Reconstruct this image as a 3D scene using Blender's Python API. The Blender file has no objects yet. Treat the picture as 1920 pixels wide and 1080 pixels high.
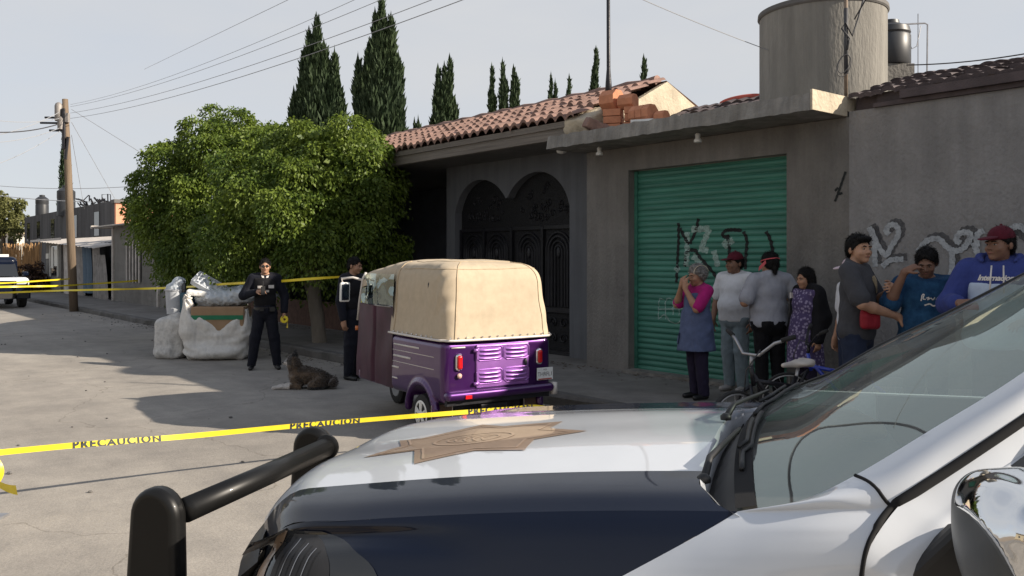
import bpy, bmesh, math, random
import numpy as np
from mathutils import Vector, Matrix, Euler, noise
from mathutils.bvhtree import BVHTree

SC = bpy.context.scene
C = bpy.context.collection
R = math.radians
rng = random.Random(7)

# ------------------------------------------------------------------ camera, sky, sun, exposure
CAM_H = 1.75
cam = bpy.data.cameras.new('camera')
cam.sensor_width = 36.0
cam.lens = 30.0
cam.shift_y = -55.0 / 1920.0
cam.clip_start = 0.05
cam.clip_end = 3000
cam_o = bpy.data.objects.new('camera', cam)
cam_o.location = (0, 0, CAM_H)
cam_o.rotation_euler = (R(90), 0, 0)
C.objects.link(cam_o)
SC.camera = cam_o

SUN_EL = R(27)
SUN_AZ = math.atan2(0.968, -0.245)          # clockwise from +Y
world = bpy.data.worlds.new('World')
SC.world = world
world.use_nodes = True
wn, wl = world.node_tree.nodes, world.node_tree.links
bg = wn['Background']
sky = wn.new('ShaderNodeTexSky')
sky.sky_type = 'NISHITA'
sky.sun_disc = False
sky.sun_elevation = SUN_EL
sky.sun_rotation = SUN_AZ
sky.altitude = 2200
sky.air_density = 1.0
sky.dust_density = 3.0
sky.ozone_density = 1.0
wtc = wn.new('ShaderNodeTexCoord')
wmap = wn.new('ShaderNodeMapping')
wmap.inputs['Scale'].default_value = (1.4, 1.4, 4.5)
wns = wn.new('ShaderNodeTexNoise')
wns.inputs['Scale'].default_value = 1.7
wns.inputs['Detail'].default_value = 5
wns.inputs['Roughness'].default_value = 0.55
wrmp = wn.new('ShaderNodeMapRange')
wrmp.inputs['From Min'].default_value = 0.35
wrmp.inputs['From Max'].default_value = 0.68
wrmp.inputs['To Min'].default_value = 0.84
wrmp.inputs['To Max'].default_value = 1.0
wmix = wn.new('ShaderNodeMix')
wmix.data_type = 'RGBA'
wmix.inputs['B'].default_value = (4.02, 4.12, 4.28, 1)     # thin high overcast
wl.new(wtc.outputs['Generated'], wmap.inputs['Vector'])
wl.new(wmap.outputs['Vector'], wns.inputs['Vector'])
wl.new(wns.outputs['Fac'], wrmp.inputs['Value'])
# the veil of high cloud thins out towards the zenith
wsep = wn.new('ShaderNodeSeparateXYZ')
wz = wn.new('ShaderNodeMapRange'); wz.interpolation_type = 'SMOOTHSTEP'
wz.inputs['From Min'].default_value = 0.42; wz.inputs['From Max'].default_value = 0.95
wz.inputs['To Min'].default_value = 1.0; wz.inputs['To Max'].default_value = 0.34
wmul = wn.new('ShaderNodeMath'); wmul.operation = 'MULTIPLY'
wl.new(wtc.outputs['Generated'], wsep.inputs['Vector']); wl.new(wsep.outputs['Z'], wz.inputs['Value'])
wl.new(wrmp.outputs['Result'], wmul.inputs[0]); wl.new(wz.outputs['Result'], wmul.inputs[1])
wl.new(wmul.outputs['Value'], wmix.inputs['Factor'])
wl.new(sky.outputs['Color'], wmix.inputs['A'])
wl.new(wmix.outputs['Result'], bg.inputs['Color'])
bg.inputs['Strength'].default_value = 0.10

sun = bpy.data.lights.new('sun', 'SUN')
sun.energy = 5.0
sun.angle = R(0.6)
sun.color = (1.0, 0.89, 0.75)
sun_o = bpy.data.objects.new('sun', sun)
sdir = Vector((math.sin(SUN_AZ) * math.cos(SUN_EL), math.cos(SUN_AZ) * math.cos(SUN_EL), math.sin(SUN_EL)))
sun_o.rotation_euler = sdir.to_track_quat('Z', 'Y').to_euler()
sun_o.location = (20, -8, 20)
C.objects.link(sun_o)
SC.view_settings.view_transform = 'Standard'
SC.view_settings.look = 'None'
SC.view_settings.exposure = 0.72
SC.view_settings.gamma = 1.0
SC.cycles.max_bounces = 8
SC.cycles.transparent_max_bounces = 12

# ------------------------------------------------------------------ frames
# street frame: v runs along the house fronts towards the right, n across the street towards the houses
STREET_ROT = math.atan2(-0.773, 0.634)
def S(v, n, z=0.0):
    return Vector((v * 0.634 + n * 0.773, -v * 0.773 + n * 0.634, z))
def PX(x, y, d):
    """design aid: the point at depth d (m) seen at photograph pixel x, y"""
    return Vector(((x - 960) / 1600 * d, d, CAM_H - (y - 485) / 1600 * d))

# ------------------------------------------------------------------ materials
def _nodes(name):
    m = bpy.data.materials.new(name)
    m.use_nodes = True
    nt = m.node_tree
    return m, nt, nt.nodes, nt.links, nt.nodes['Principled BSDF']

def mat(name, col, rough=0.7, var=0.18, scale=6.0, bump=0.0, bscale=60.0, metal=0.0, coat=0.0,
        spec=0.5, tint=None, stretch=(1, 1, 1), trans=0.0, sheen=0.0, dirt=0.0, ior=1.45, drip=0.0):
    m, nt, N, L, b = _nodes(name)
    b.inputs['Roughness'].default_value = rough
    b.inputs['Metallic'].default_value = metal
    b.inputs['Coat Weight'].default_value = coat
    b.inputs['Coat Roughness'].default_value = 0.04
    b.inputs['Specular IOR Level'].default_value = spec
    b.inputs['Transmission Weight'].default_value = trans
    b.inputs['Sheen Weight'].default_value = sheen
    b.inputs['IOR'].default_value = ior
    c = Vector(col)
    tc = N.new('ShaderNodeTexCoord')
    mp = N.new('ShaderNodeMapping')
    mp.inputs['Scale'].default_value = stretch
    L.new(tc.outputs['Object'], mp.inputs['Vector'])
    if var > 0:
        n1 = N.new('ShaderNodeTexNoise')
        n1.inputs['Scale'].default_value = scale
        n1.inputs['Detail'].default_value = 7
        n1.inputs['Roughness'].default_value = 0.62
        L.new(mp.outputs['Vector'], n1.inputs['Vector'])
        r = N.new('ShaderNodeValToRGB')
        lo = c * (1 - var)
        hi = c * (1 + var)
        if tint: hi = Vector(tint)
        r.color_ramp.elements[0].position = 0.3
        r.color_ramp.elements[0].color = (*lo, 1)
        r.color_ramp.elements[1].position = 0.7
        r.color_ramp.elements[1].color = (*hi, 1)
        L.new(n1.outputs['Fac'], r.inputs['Fac'])
        out = r.outputs['Color']
        if dirt > 0:
            n3 = N.new('ShaderNodeTexNoise')
            n3.inputs['Scale'].default_value = scale * 0.23
            n3.inputs['Detail'].default_value = 8
            n3.inputs['Roughness'].default_value = 0.7
            L.new(mp.outputs['Vector'], n3.inputs['Vector'])
            mr = N.new('ShaderNodeMapRange')
            mr.inputs['From Min'].default_value = 0.42
            mr.inputs['From Max'].default_value = 0.72
            mr.inputs['To Max'].default_value = dirt
            L.new(n3.outputs['Fac'], mr.inputs['Value'])
            mx = N.new('ShaderNodeMix'); mx.data_type = 'RGBA'
            mx.inputs['B'].default_value = (c.x * 0.35 + 0.01, c.y * 0.33 + 0.009, c.z * 0.3 + 0.008, 1)
            L.new(mr.outputs['Result'], mx.inputs['Factor'])
            L.new(out, mx.inputs['A'])
            out = mx.outputs['Result']
        if drip > 0:      # rain runs: tall narrow streaks
            md = N.new('ShaderNodeMapping'); md.inputs['Scale'].default_value = (2.6, 2.6, 0.16)
            nd = N.new('ShaderNodeTexNoise'); nd.inputs['Scale'].default_value = 2.4; nd.inputs['Detail'].default_value = 9; nd.inputs['Roughness'].default_value = 0.7
            L.new(tc.outputs['Object'], md.inputs['Vector']); L.new(md.outputs['Vector'], nd.inputs['Vector'])
            rd = N.new('ShaderNodeValToRGB'); rd.color_ramp.elements[0].position = 0.36; rd.color_ramp.elements[1].position = 0.62
            rd.color_ramp.elements[0].color = (1 - drip, 1 - drip, 1 - drip, 1); rd.color_ramp.elements[1].color = (1.06, 1.06, 1.05, 1)
            L.new(nd.outputs['Fac'], rd.inputs['Fac'])
            xd = N.new('ShaderNodeMix'); xd.data_type = 'RGBA'; xd.blend_type = 'MULTIPLY'; xd.inputs['Factor'].default_value = 1.0
            L.new(out, xd.inputs['A']); L.new(rd.outputs['Color'], xd.inputs['B']); out = xd.outputs['Result']
        L.new(out, b.inputs['Base Color'])
    else:
        b.inputs['Base Color'].default_value = (*c, 1)
    if bump > 0:
        n2 = N.new('ShaderNodeTexNoise')
        n2.inputs['Scale'].default_value = bscale
        n2.inputs['Detail'].default_value = 4
        L.new(mp.outputs['Vector'], n2.inputs['Vector'])
        bp = N.new('ShaderNodeBump')
        bp.inputs['Strength'].default_value = min(1.0, bump * 2)
        bp.inputs['Distance'].default_value = 0.02 * bump + 0.002
        L.new(n2.outputs['Fac'], bp.inputs['Height'])
        L.new(bp.outputs['Normal'], b.inputs['Normal'])
    return m

def speckled(m, lo=0.40, hi=0.56, scale=55):
    """sprayed paint: thin, patchy cover that lets the wall show through"""
    nt = m.node_tree; N, L = nt.nodes, nt.links
    tc = N.new('ShaderNodeTexCoord'); n = N.new('ShaderNodeTexNoise'); n.inputs['Scale'].default_value = scale; n.inputs['Detail'].default_value = 5; n.inputs['Roughness'].default_value = 0.75
    r = N.new('ShaderNodeMapRange'); r.inputs['From Min'].default_value = lo; r.inputs['From Max'].default_value = hi
    r.inputs['To Min'].default_value = 0.45; r.inputs['To Max'].default_value = 0.92
    L.new(tc.outputs['Object'], n.inputs['Vector']); L.new(n.outputs['Fac'], r.inputs['Value']); L.new(r.outputs['Result'], N['Principled BSDF'].inputs['Alpha'])
    return m

def cloth(name, col, rough=0.85, var=0.12, fold=0.35, fs=9.0, tint=None):
    """woven cloth: soft folds from stretched noise"""
    m = mat(name, col, rough, var, 14, 0, tint=tint, sheen=0.03, spec=0.25)
    nt = m.node_tree; N, L = nt.nodes, nt.links
    tc = N.new('ShaderNodeTexCoord'); mp = N.new('ShaderNodeMapping')
    mp.inputs['Scale'].default_value = (1.0, 1.0, 0.45)
    n = N.new('ShaderNodeTexNoise'); n.inputs['Scale'].default_value = fs; n.inputs['Detail'].default_value = 3
    n.inputs['Distortion'].default_value = 0.9
    bp = N.new('ShaderNodeBump'); bp.inputs['Strength'].default_value = fold; bp.inputs['Distance'].default_value = 0.05
    L.new(tc.outputs['Object'], mp.inputs['Vector']); L.new(mp.outputs['Vector'], n.inputs['Vector'])
    L.new(n.outputs['Fac'], bp.inputs['Height']); L.new(bp.outputs['Normal'], N['Principled BSDF'].inputs['Normal'])
    return m

# ------------------------------------------------------------------ objects
def tag(o, label=None, cat=None, group=None, kind=None):
    if label: o['label'] = label
    if cat: o['category'] = cat
    if group: o['group'] = group
    if kind: o['kind'] = kind
    return o

def thing(name, label, cat, loc=(0, 0, 0), rz=0.0, group=None):
    o = bpy.data.objects.new(name, None)
    o.empty_display_size = 0.2
    C.objects.link(o)
    o.location = loc
    o.rotation_euler = (0, 0, rz)
    return tag(o, label, cat, group)

def link(name, me, mats, parent=None, loc=None, rz=None, smooth=True, label=None):
    if not isinstance(mats, (list, tuple)): mats = [mats]
    for m in mats:
        if m: me.materials.append(m)
    if smooth is True:
        me.polygons.foreach_set('use_smooth', [True] * len(me.polygons))
    o = bpy.data.objects.new(name, me)
    C.objects.link(o)
    if parent: o.parent = parent
    if loc is not None: o.location = loc
    if rz is not None: o.rotation_euler = (0, 0, rz)
    if label: o['label'] = label
    return o

def copy_tree(o, parent=None):
    c = o.copy(); C.objects.link(c); c.parent = parent
    for ch in list(o.children): copy_tree(ch, c)
    return c

def bevel(o, w=0.01, seg=2, ang=35):
    m = o.modifiers.new('bevel', 'BEVEL')
    m.width = w; m.segments = seg; m.limit_method = 'ANGLE'; m.angle_limit = R(ang)
    return o

class MB:
    """collects shapes, then links them as ONE mesh object"""
    def __init__(s): s.v = []; s.f = []; s.m = []; s.mi = 0
    def add(s, vs, fs):
        k = len(s.v); s.v += [tuple(p) for p in vs]
        s.f += [tuple(i + k for i in f) for f in fs]; s.m += [s.mi] * len(fs)
        return s
    def box(s, c, d, rz=0.0, rx=0.0, ry=0.0):
        M = Matrix.Translation(c) @ Euler((rx, ry, rz)).to_matrix().to_4x4()
        vs = [M @ Vector((x * d[0] / 2, y * d[1] / 2, z * d[2] / 2)) for z in (-1, 1) for y in (-1, 1) for x in (-1, 1)]
        return s.add(vs, [(0, 2, 3, 1), (4, 5, 7, 6), (0, 1, 5, 4), (2, 6, 7, 3), (0, 4, 6, 2), (1, 3, 7, 5)])
    def span(s, a, b):
        return s.box([(a[i] + b[i]) / 2 for i in range(3)], [abs(b[i] - a[i]) for i in range(3)])
    def tube(s, pts, r, n=8, cap=True):
        pts = [Vector(p) for p in pts]
        rs = r if isinstance(r, (list, tuple)) else [r] * len(pts)
        vs = []; fs = []; up = None
        for i, p in enumerate(pts):
            t = (pts[min(i + 1, len(pts) - 1)] - pts[max(i - 1, 0)])
            if t.length < 1e-9: t = Vector((0, 0, 1))
            t.normalize()
            if up is None:
                up = Vector((0, 0, 1)) if abs(t.z) < 0.9 else Vector((1, 0, 0))
            a = up - t * up.dot(t)
            if a.length < 1e-6: a = t.orthogonal()
            a.normalize(); b = t.cross(a); up = a
            for k in range(n):
                q = 2 * math.pi * k / n
                vs.append(p + (a * math.cos(q) + b * math.sin(q)) * rs[i])
        for i in range(len(pts) - 1):
            for k in range(n):
                k2 = (k + 1) % n
                fs.append((i * n + k, i * n + k2, (i + 1) * n + k2, (i + 1) * n + k))
        if cap:
            fs.append(tuple(range(n - 1, -1, -1)))
            fs.append(tuple((len(pts) - 1) * n + k for k in range(n)))
        return s.add(vs, fs)
    def lathe(s, prof, c=(0, 0, 0), n=24, axis='z', cap=True):
        """prof: list of (radius, height)"""
        vs = []; fs = []
        for r, h in prof:
            for k in range(n):
                q = 2 * math.pi * k / n
                a, b = r * math.cos(q), r * math.sin(q)
                p = {'z': (a, b, h), 'y': (b, h, a), 'x': (h, a, b)}[axis]
                vs.append((p[0] + c[0], p[1] + c[1], p[2] + c[2]))
        for i in range(len(prof) - 1):
            for k in range(n):
                k2 = (k + 1) % n
                fs.append((i * n + k, i * n + k2, (i + 1) * n + k2, (i + 1) * n + k))
        if cap:
            fs.append(tuple(range(n - 1, -1, -1)))
            fs.append(tuple((len(prof) - 1) * n + k for k in range(n)))
        return s.add(vs, fs)
    def grid(s, P, flip=False, close=False):
        """P[i][j] rows of points"""
        ni, nj = len(P), len(P[0])
        vs = [p for row in P for p in row]; fs = []
        for i in range(ni - 1):
            for j in range(nj - (0 if close else 1)):
                j2 = (j + 1) % nj
                q = (i * nj + j, i * nj + j2, (i + 1) * nj + j2, (i + 1) * nj + j)
                fs.append(q[::-1] if flip else q)
        return s.add(vs, fs)
    def prism(s, poly, lo, hi, axis='z'):
        """poly of 2-D points extruded along axis"""
        def P(a, b, h): return {'z': (a, b, h), 'y': (a, h, b), 'x': (h, a, b)}[axis]
        n = len(poly)
        vs = [P(a, b, lo) for a, b in poly] + [P(a, b, hi) for a, b in poly]
        fs = [tuple(range(n - 1, -1, -1)), tuple(range(n, 2 * n))]
        fs += [(i, (i + 1) % n, n + (i + 1) % n, n + i) for i in range(n)]
        return s.add(vs, fs)
    def ball(s, c, r, n=12, m=8):
        if not isinstance(r, (list, tuple)): r = (r, r, r)
        P = [[(c[0] + r[0] * math.sin(a) * math.cos(b), c[1] + r[1] * math.sin(a) * math.sin(b), c[2] + r[2] * math.cos(a))
              for b in [2 * math.pi * k / n for k in range(n)]] for a in [math.pi * (0.02 + 0.96 * i / m) for i in range(m + 1)]]
        s.grid(P, flip=True, close=True)
        k = len(s.v) - n * (m + 1)
        s.f += [tuple(k + i for i in range(n)), tuple(k + n * m + n - 1 - i for i in range(n))]; s.m += [s.mi] * 2
        return s
    def mesh(s, name):
        me = bpy.data.meshes.new(name)
        me.from_pydata(s.v, [], s.f)
        me.polygons.foreach_set('material_index', s.m)
        bm = bmesh.new(); bm.from_mesh(me)
        bmesh.ops.recalc_face_normals(bm, faces=bm.faces)
        bm.to_mesh(me); bm.free()
        return me
    def build(s, name, mats, parent=None, loc=None, rz=None, smooth=False, label=None):
        o = link(name, s.mesh(name), mats, parent, loc, rz, smooth, label)
        if smooth == 'auto': auto_smooth(o)
        return o

def auto_smooth(o, ang=40):
    me = o.data
    me.polygons.foreach_set('use_smooth', [True] * len(me.polygons))
    bm = bmesh.new(); bm.from_mesh(me)
    for e in bm.edges:
        if len(e.link_faces) == 2 and e.calc_face_angle(0) > R(ang): e.smooth = False
    bm.to_mesh(me); bm.free()
    return o

def text_mesh(txt, size, align='CENTER', shear=0.0, spacing=1.0, offset=0.0):
    """letters as a flat mesh in local x, y"""
    cu = bpy.data.curves.new('letters', 'FONT')
    cu.body = txt; cu.size = size; cu.align_x = align; cu.align_y = 'CENTER'
    cu.shear = shear; cu.space_character = spacing; cu.offset = offset; cu.resolution_u = 3
    o = bpy.data.objects.new('letters', cu)
    C.objects.link(o)
    dg = bpy.context.evaluated_depsgraph_get()
    dg.update()
    me = bpy.data.meshes.new_from_object(o.evaluated_get(dg))
    bpy.data.objects.remove(o); bpy.data.curves.remove(cu)
    return me

def ribbon(pts, w, n_sub=6):
    """2-D stroke: list of quads' points along a smoothed polyline; returns (verts2d, faces)"""
    P = cat_curve([Vector((p[0], p[1], 0)) for p in pts], n_sub)
    vs = []; fs = []
    for i, p in enumerate(P):
        t = (P[min(i + 1, len(P) - 1)] - P[max(i - 1, 0)]).normalized()
        nn = Vector((-t.y, t.x, 0))
        ww = w * (0.5 + 0.08 * math.sin(i * 1.7))
        for k in (-1, -0.33, 0.33, 1): vs.append((p.x + nn.x * ww * k, p.y + nn.y * ww * k))
    for i in range(len(P) - 1):
        for k in range(3):
            a = i * 4 + k
            fs.append((a, a + 1, a + 5, a + 4))
    return vs, fs

def cat_curve(P, n=6):
    """Catmull-Rom through the points"""
    P = [Vector(p) for p in P]
    if len(P) < 3:
        return [P[0].lerp(P[-1], i / n) for i in range(n + 1)]
    out = []
    for i in range(len(P) - 1):
        p0 = P[i - 1] if i > 0 else P[0] * 2 - P[1]
        p1, p2 = P[i], P[i + 1]
        p3 = P[i + 2] if i + 2 < len(P) else P[-1] * 2 - P[-2]
        for k in range(n):
            t = k / n
            out.append(0.5 * ((2 * p1) + (p2 - p0) * t + (2 * p0 - 5 * p1 + 4 * p2 - p3) * t * t + (3 * p1 - p0 - 3 * p2 + p3) * t ** 3))
    out.append(P[-1])
    return out

def smooth_grid(P, ni, nj):
    """refine a control grid of points with Catmull-Rom both ways"""
    rows = [cat_curve(r, nj) for r in P]
    cols = [cat_curve([rows[i][j] for i in range(len(rows))], ni) for j in range(len(rows[0]))]
    return [[cols[j][i] for j in range(len(cols))] for i in range(len(cols[0]))]

# ------------------------------------------------------------------ bodies: smooth-blended volumes meshed as one continuous surface
def smin(a, b, k):
    if k <= 0: return np.minimum(a, b)
    h = np.clip(0.5 + 0.5 * (a - b) / k, 0, 1)
    return a * (1 - h) + b * h - k * h * (1 - h)

def normals_of(me):
    return [v.normal.copy() for v in me.vertices]

class SDF:
    def __init__(s, k=0.02): s.p = []; s.k = k
    def cap(s, a, b, ra, rb=None, k=None, flat=None):
        s.p.append(('cap', Vector(a), Vector(b), ra, ra if rb is None else rb, k, 1)); return s
    def chain(s, pts, rs, k=None):
        for i in range(len(pts) - 1): s.cap(pts[i], pts[i + 1], rs[i], rs[i + 1], k)
        return s
    def ell(s, c, r, rot=None, k=None, sign=1):
        s.p.append(('ell', Vector(c), Vector(r), rot, None, k, sign)); return s
    def box(s, c, half, rad=0.01, rot=None, k=None, sign=1):
        s.p.append(('box', Vector(c), Vector(half), rot, rad, k, sign)); return s
    def cut(s, p, nrm, k=0):
        """remove everything on the side the normal points to"""
        s.p.append(('cut', Vector(p), Vector(nrm).normalized(), None, None, k, 1)); return s
    def grown(s, d):
        o = SDF(s.k)
        for q in s.p:
            q = list(q)
            if q[0] == 'cap': q[3] += d; q[4] += d
            elif q[0] == 'ell': q[2] = q[2] + Vector((d, d, d))
            o.p.append(tuple(q))
        return o
    def bounds(s):
        lo = np.full(3, 9e9); hi = -lo
        for q in s.p:
            if q[0] == 'cut' or q[6] < 0: continue
            l, h = s._bb(q)
            lo = np.minimum(lo, l); hi = np.maximum(hi, h)
        return lo, hi
    def _bb(s, q):
        if q[0] == 'cap':
            a, b = np.array(q[1]), np.array(q[2]); r = max(q[3], q[4])
            return np.minimum(a, b) - r, np.maximum(a, b) + r
        r = q[2].length if q[3] is not None else None
        e = np.array([r] * 3) if r else np.array(q[2])
        return np.array(q[1]) - e, np.array(q[1]) + e
    def mesh(s, name, h=0.01, wob=0.0, wscale=6.0, seed=0):
        lo, hi = s.bounds()
        lo = lo - 3 * h; hi = hi + 3 * h
        n = np.ceil((hi - lo) / h).astype(int) + 1
        ax = [lo[i] + h * np.arange(n[i]) for i in range(3)]
        f = np.full(n, 1.0, np.float32)
        for q in s.p:
            k = s.k if q[5] is None else q[5]
            if q[0] == 'cut':
                X, Y, Z = np.ix_(*ax)
                d = (X - q[1].x) * q[2].x + (Y - q[1].y) * q[2].y + (Z - q[1].z) * q[2].z
                f = -smin(-f, -d, k or 0).astype(np.float32) if k else np.maximum(f, d).astype(np.float32)
                continue
            l, u = s._bb(q)
            m = k + 4 * h + 0.02
            i0 = np.clip(((l - m - lo) / h).astype(int), 0, n - 1); i1 = np.clip(((u + m - lo) / h).astype(int) + 2, 1, n)
            sl = tuple(slice(i0[i], i1[i]) for i in range(3))
            X, Y, Z = np.ix_(*[ax[i][sl[i]] for i in range(3)])
            if q[0] == 'cap':
                a, b = q[1], q[2]; ba = b - a; L2 = max(ba.length_squared, 1e-9)
                px, py, pz = X - a.x, Y - a.y, Z - a.z
                t = np.clip((px * ba.x + py * ba.y + pz * ba.z) / L2, 0, 1)
                d = np.sqrt((px - t * ba.x) ** 2 + (py - t * ba.y) ** 2 + (pz - t * ba.z) ** 2) - (q[3] + (q[4] - q[3]) * t)
            else:
                px, py, pz = X - q[1].x, Y - q[1].y, Z - q[1].z
                if q[3] is not None:
                    Mi = q[3].inverted()
                    px, py, pz = [Mi[i][0] * px + Mi[i][1] * py + Mi[i][2] * pz for i in range(3)]
                if q[0] == 'ell':
                    r = q[2]
                    k0 = np.sqrt((px / r.x) ** 2 + (py / r.y) ** 2 + (pz / r.z) ** 2)
                    k1 = np.sqrt((px / r.x ** 2) ** 2 + (py / r.y ** 2) ** 2 + (pz / r.z ** 2) ** 2)
                    d = k0 * (k0 - 1.0) / np.maximum(k1, 1e-6)
                else:
                    rr = q[4]
                    ex, ey, ez = np.abs(px) - (q[2].x - rr), np.abs(py) - (q[2].y - rr), np.abs(pz) - (q[2].z - rr)
                    d = np.sqrt(np.maximum(ex, 0) ** 2 + np.maximum(ey, 0) ** 2 + np.maximum(ez, 0) ** 2) + np.minimum(np.maximum(ex, np.maximum(ey, ez)), 0) - rr
            if q[6] > 0: f[sl] = smin(f[sl], d, k)
            else: f[sl] = -smin(-f[sl], d, k)
        me = nets(name, f, lo, h)
        if wob > 0:
            for v, nv in zip(me.vertices, normals_of(me)):
                p = v.co * wscale
                w = noise.noise(Vector((p.x, p.y, p.z * 0.5)) + Vector((seed, 0, 0))) + 0.5 * noise.noise(p * 2.3 + Vector((0, seed, 0)))
                v.co += nv * (w * wob)
        return me
    def build(s, name, m, parent=None, h=0.01, wob=0.0, wscale=6.0, seed=0, label=None):
        return link(name, s.mesh(name, h, wob, wscale, seed), m, parent, label=label)

def nets(name, f, lo, h):
    s = f < 0
    n = np.array(f.shape)
    c = tuple(n - 1)
    acc = np.zeros(c + (3,), np.float32); cnt = np.zeros(c, np.float32)
    for a in range(3):
        b, d = [i for i in range(3) if i != a]
        for ob in (0, 1):
            for od in (0, 1):
                i0 = [None] * 3
                i0[a] = slice(0, n[a] - 1); i0[b] = slice(ob, n[b] - 1 + ob); i0[d] = slice(od, n[d] - 1 + od)
                i1 = list(i0); i1[a] = slice(1, n[a])
                f0, f1 = f[tuple(i0)], f[tuple(i1)]
                m = (f0 < 0) != (f1 < 0)
                t = np.where(m, f0 / np.where(f0 == f1, 1, f0 - f1), 0)
                acc[..., a] += np.where(m, t, 0)
                acc[..., b] += np.where(m, ob, 0)
                acc[..., d] += np.where(m, od, 0)
                cnt += m
    cell = cnt > 0
    idx = np.full(c, -1, np.int64)
    w = np.argwhere(cell)
    idx[cell] = np.arange(len(w))
    V = (w + acc[cell] / cnt[cell][:, None]) * h + lo
    F = []
    for a in range(3):
        b, d = (a + 1) % 3, (a + 2) % 3
        i0 = [slice(1, n[i] - 1) for i in range(3)]; i0[a] = slice(0, n[a] - 1)
        i1 = list(i0); i1[a] = slice(1, n[a])
        s0, s1 = s[tuple(i0)], s[tuple(i1)]
        for flip, m in ((False, s0 & ~s1), (True, ~s0 & s1)):
            e = np.argwhere(m)
            if len(e) == 0: continue
            e[:, b] += 1; e[:, d] += 1
            def cellid(db, dd):
                q = e.copy(); q[:, b] += db; q[:, d] += dd
                return idx[q[:, 0], q[:, 1], q[:, 2]]
            quad = np.stack([cellid(-1, -1), cellid(0, -1), cellid(0, 0), cellid(-1, 0)], 1)
            F.append(quad[:, ::-1] if flip else quad)
    F = np.concatenate(F)
    F = F[(F >= 0).all(1)]
    me = bpy.data.meshes.new(name)
    me.vertices.add(len(V)); me.vertices.foreach_set('co', V.astype(np.float32).ravel())
    me.loops.add(len(F) * 4); me.loops.foreach_set('vertex_index', F.astype(np.int32).ravel())
    me.polygons.add(len(F))
    me.polygons.foreach_set('loop_start', np.arange(0, len(F) * 4, 4, dtype=np.int32))
    me.update(calc_edges=True)
    return me

def bvh_of(o):
    me = o.data
    return BVHTree.FromPolygons([v.co.copy() for v in me.vertices], [tuple(p.vertices) for p in me.polygons])

def project(verts, faces, bvh, direction, lift=0.004):
    """drop points on a surface along a direction"""
    d = Vector(direction).normalized(); out = []
    for p in verts:
        p = Vector(p)
        hit, nrm, _, _ = bvh.ray_cast(p - d * 1.0, d)
        out.append(hit - d * lift if hit else p)
    return out, faces

def dense_polygon(poly, step):
    """fill a 2-D polygon with a fine clipped grid so that it can follow a curved surface"""
    bm = bmesh.new()
    vs = [bm.verts.new((x, y, 0)) for x, y in poly]
    bm.faces.new(vs)
    lo = [min(p[i] for p in poly) for i in range(2)]; hi = [max(p[i] for p in poly) for i in range(2)]
    for i in range(2):
        q = lo[i] + step
        while q < hi[i]:
            co = [0, 0, 0]; co[i] = q; no = [0, 0, 0]; no[i] = 1
            bmesh.ops.bisect_plane(bm, geom=bm.verts[:] + bm.edges[:] + bm.faces[:], plane_co=co, plane_no=no)
            q += step
    bm.verts.index_update()
    V = [(v.co.x, v.co.y) for v in bm.verts]; F = [tuple(v.index for v in f.verts) for f in bm.faces]
    bm.free()
    return V, F
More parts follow.
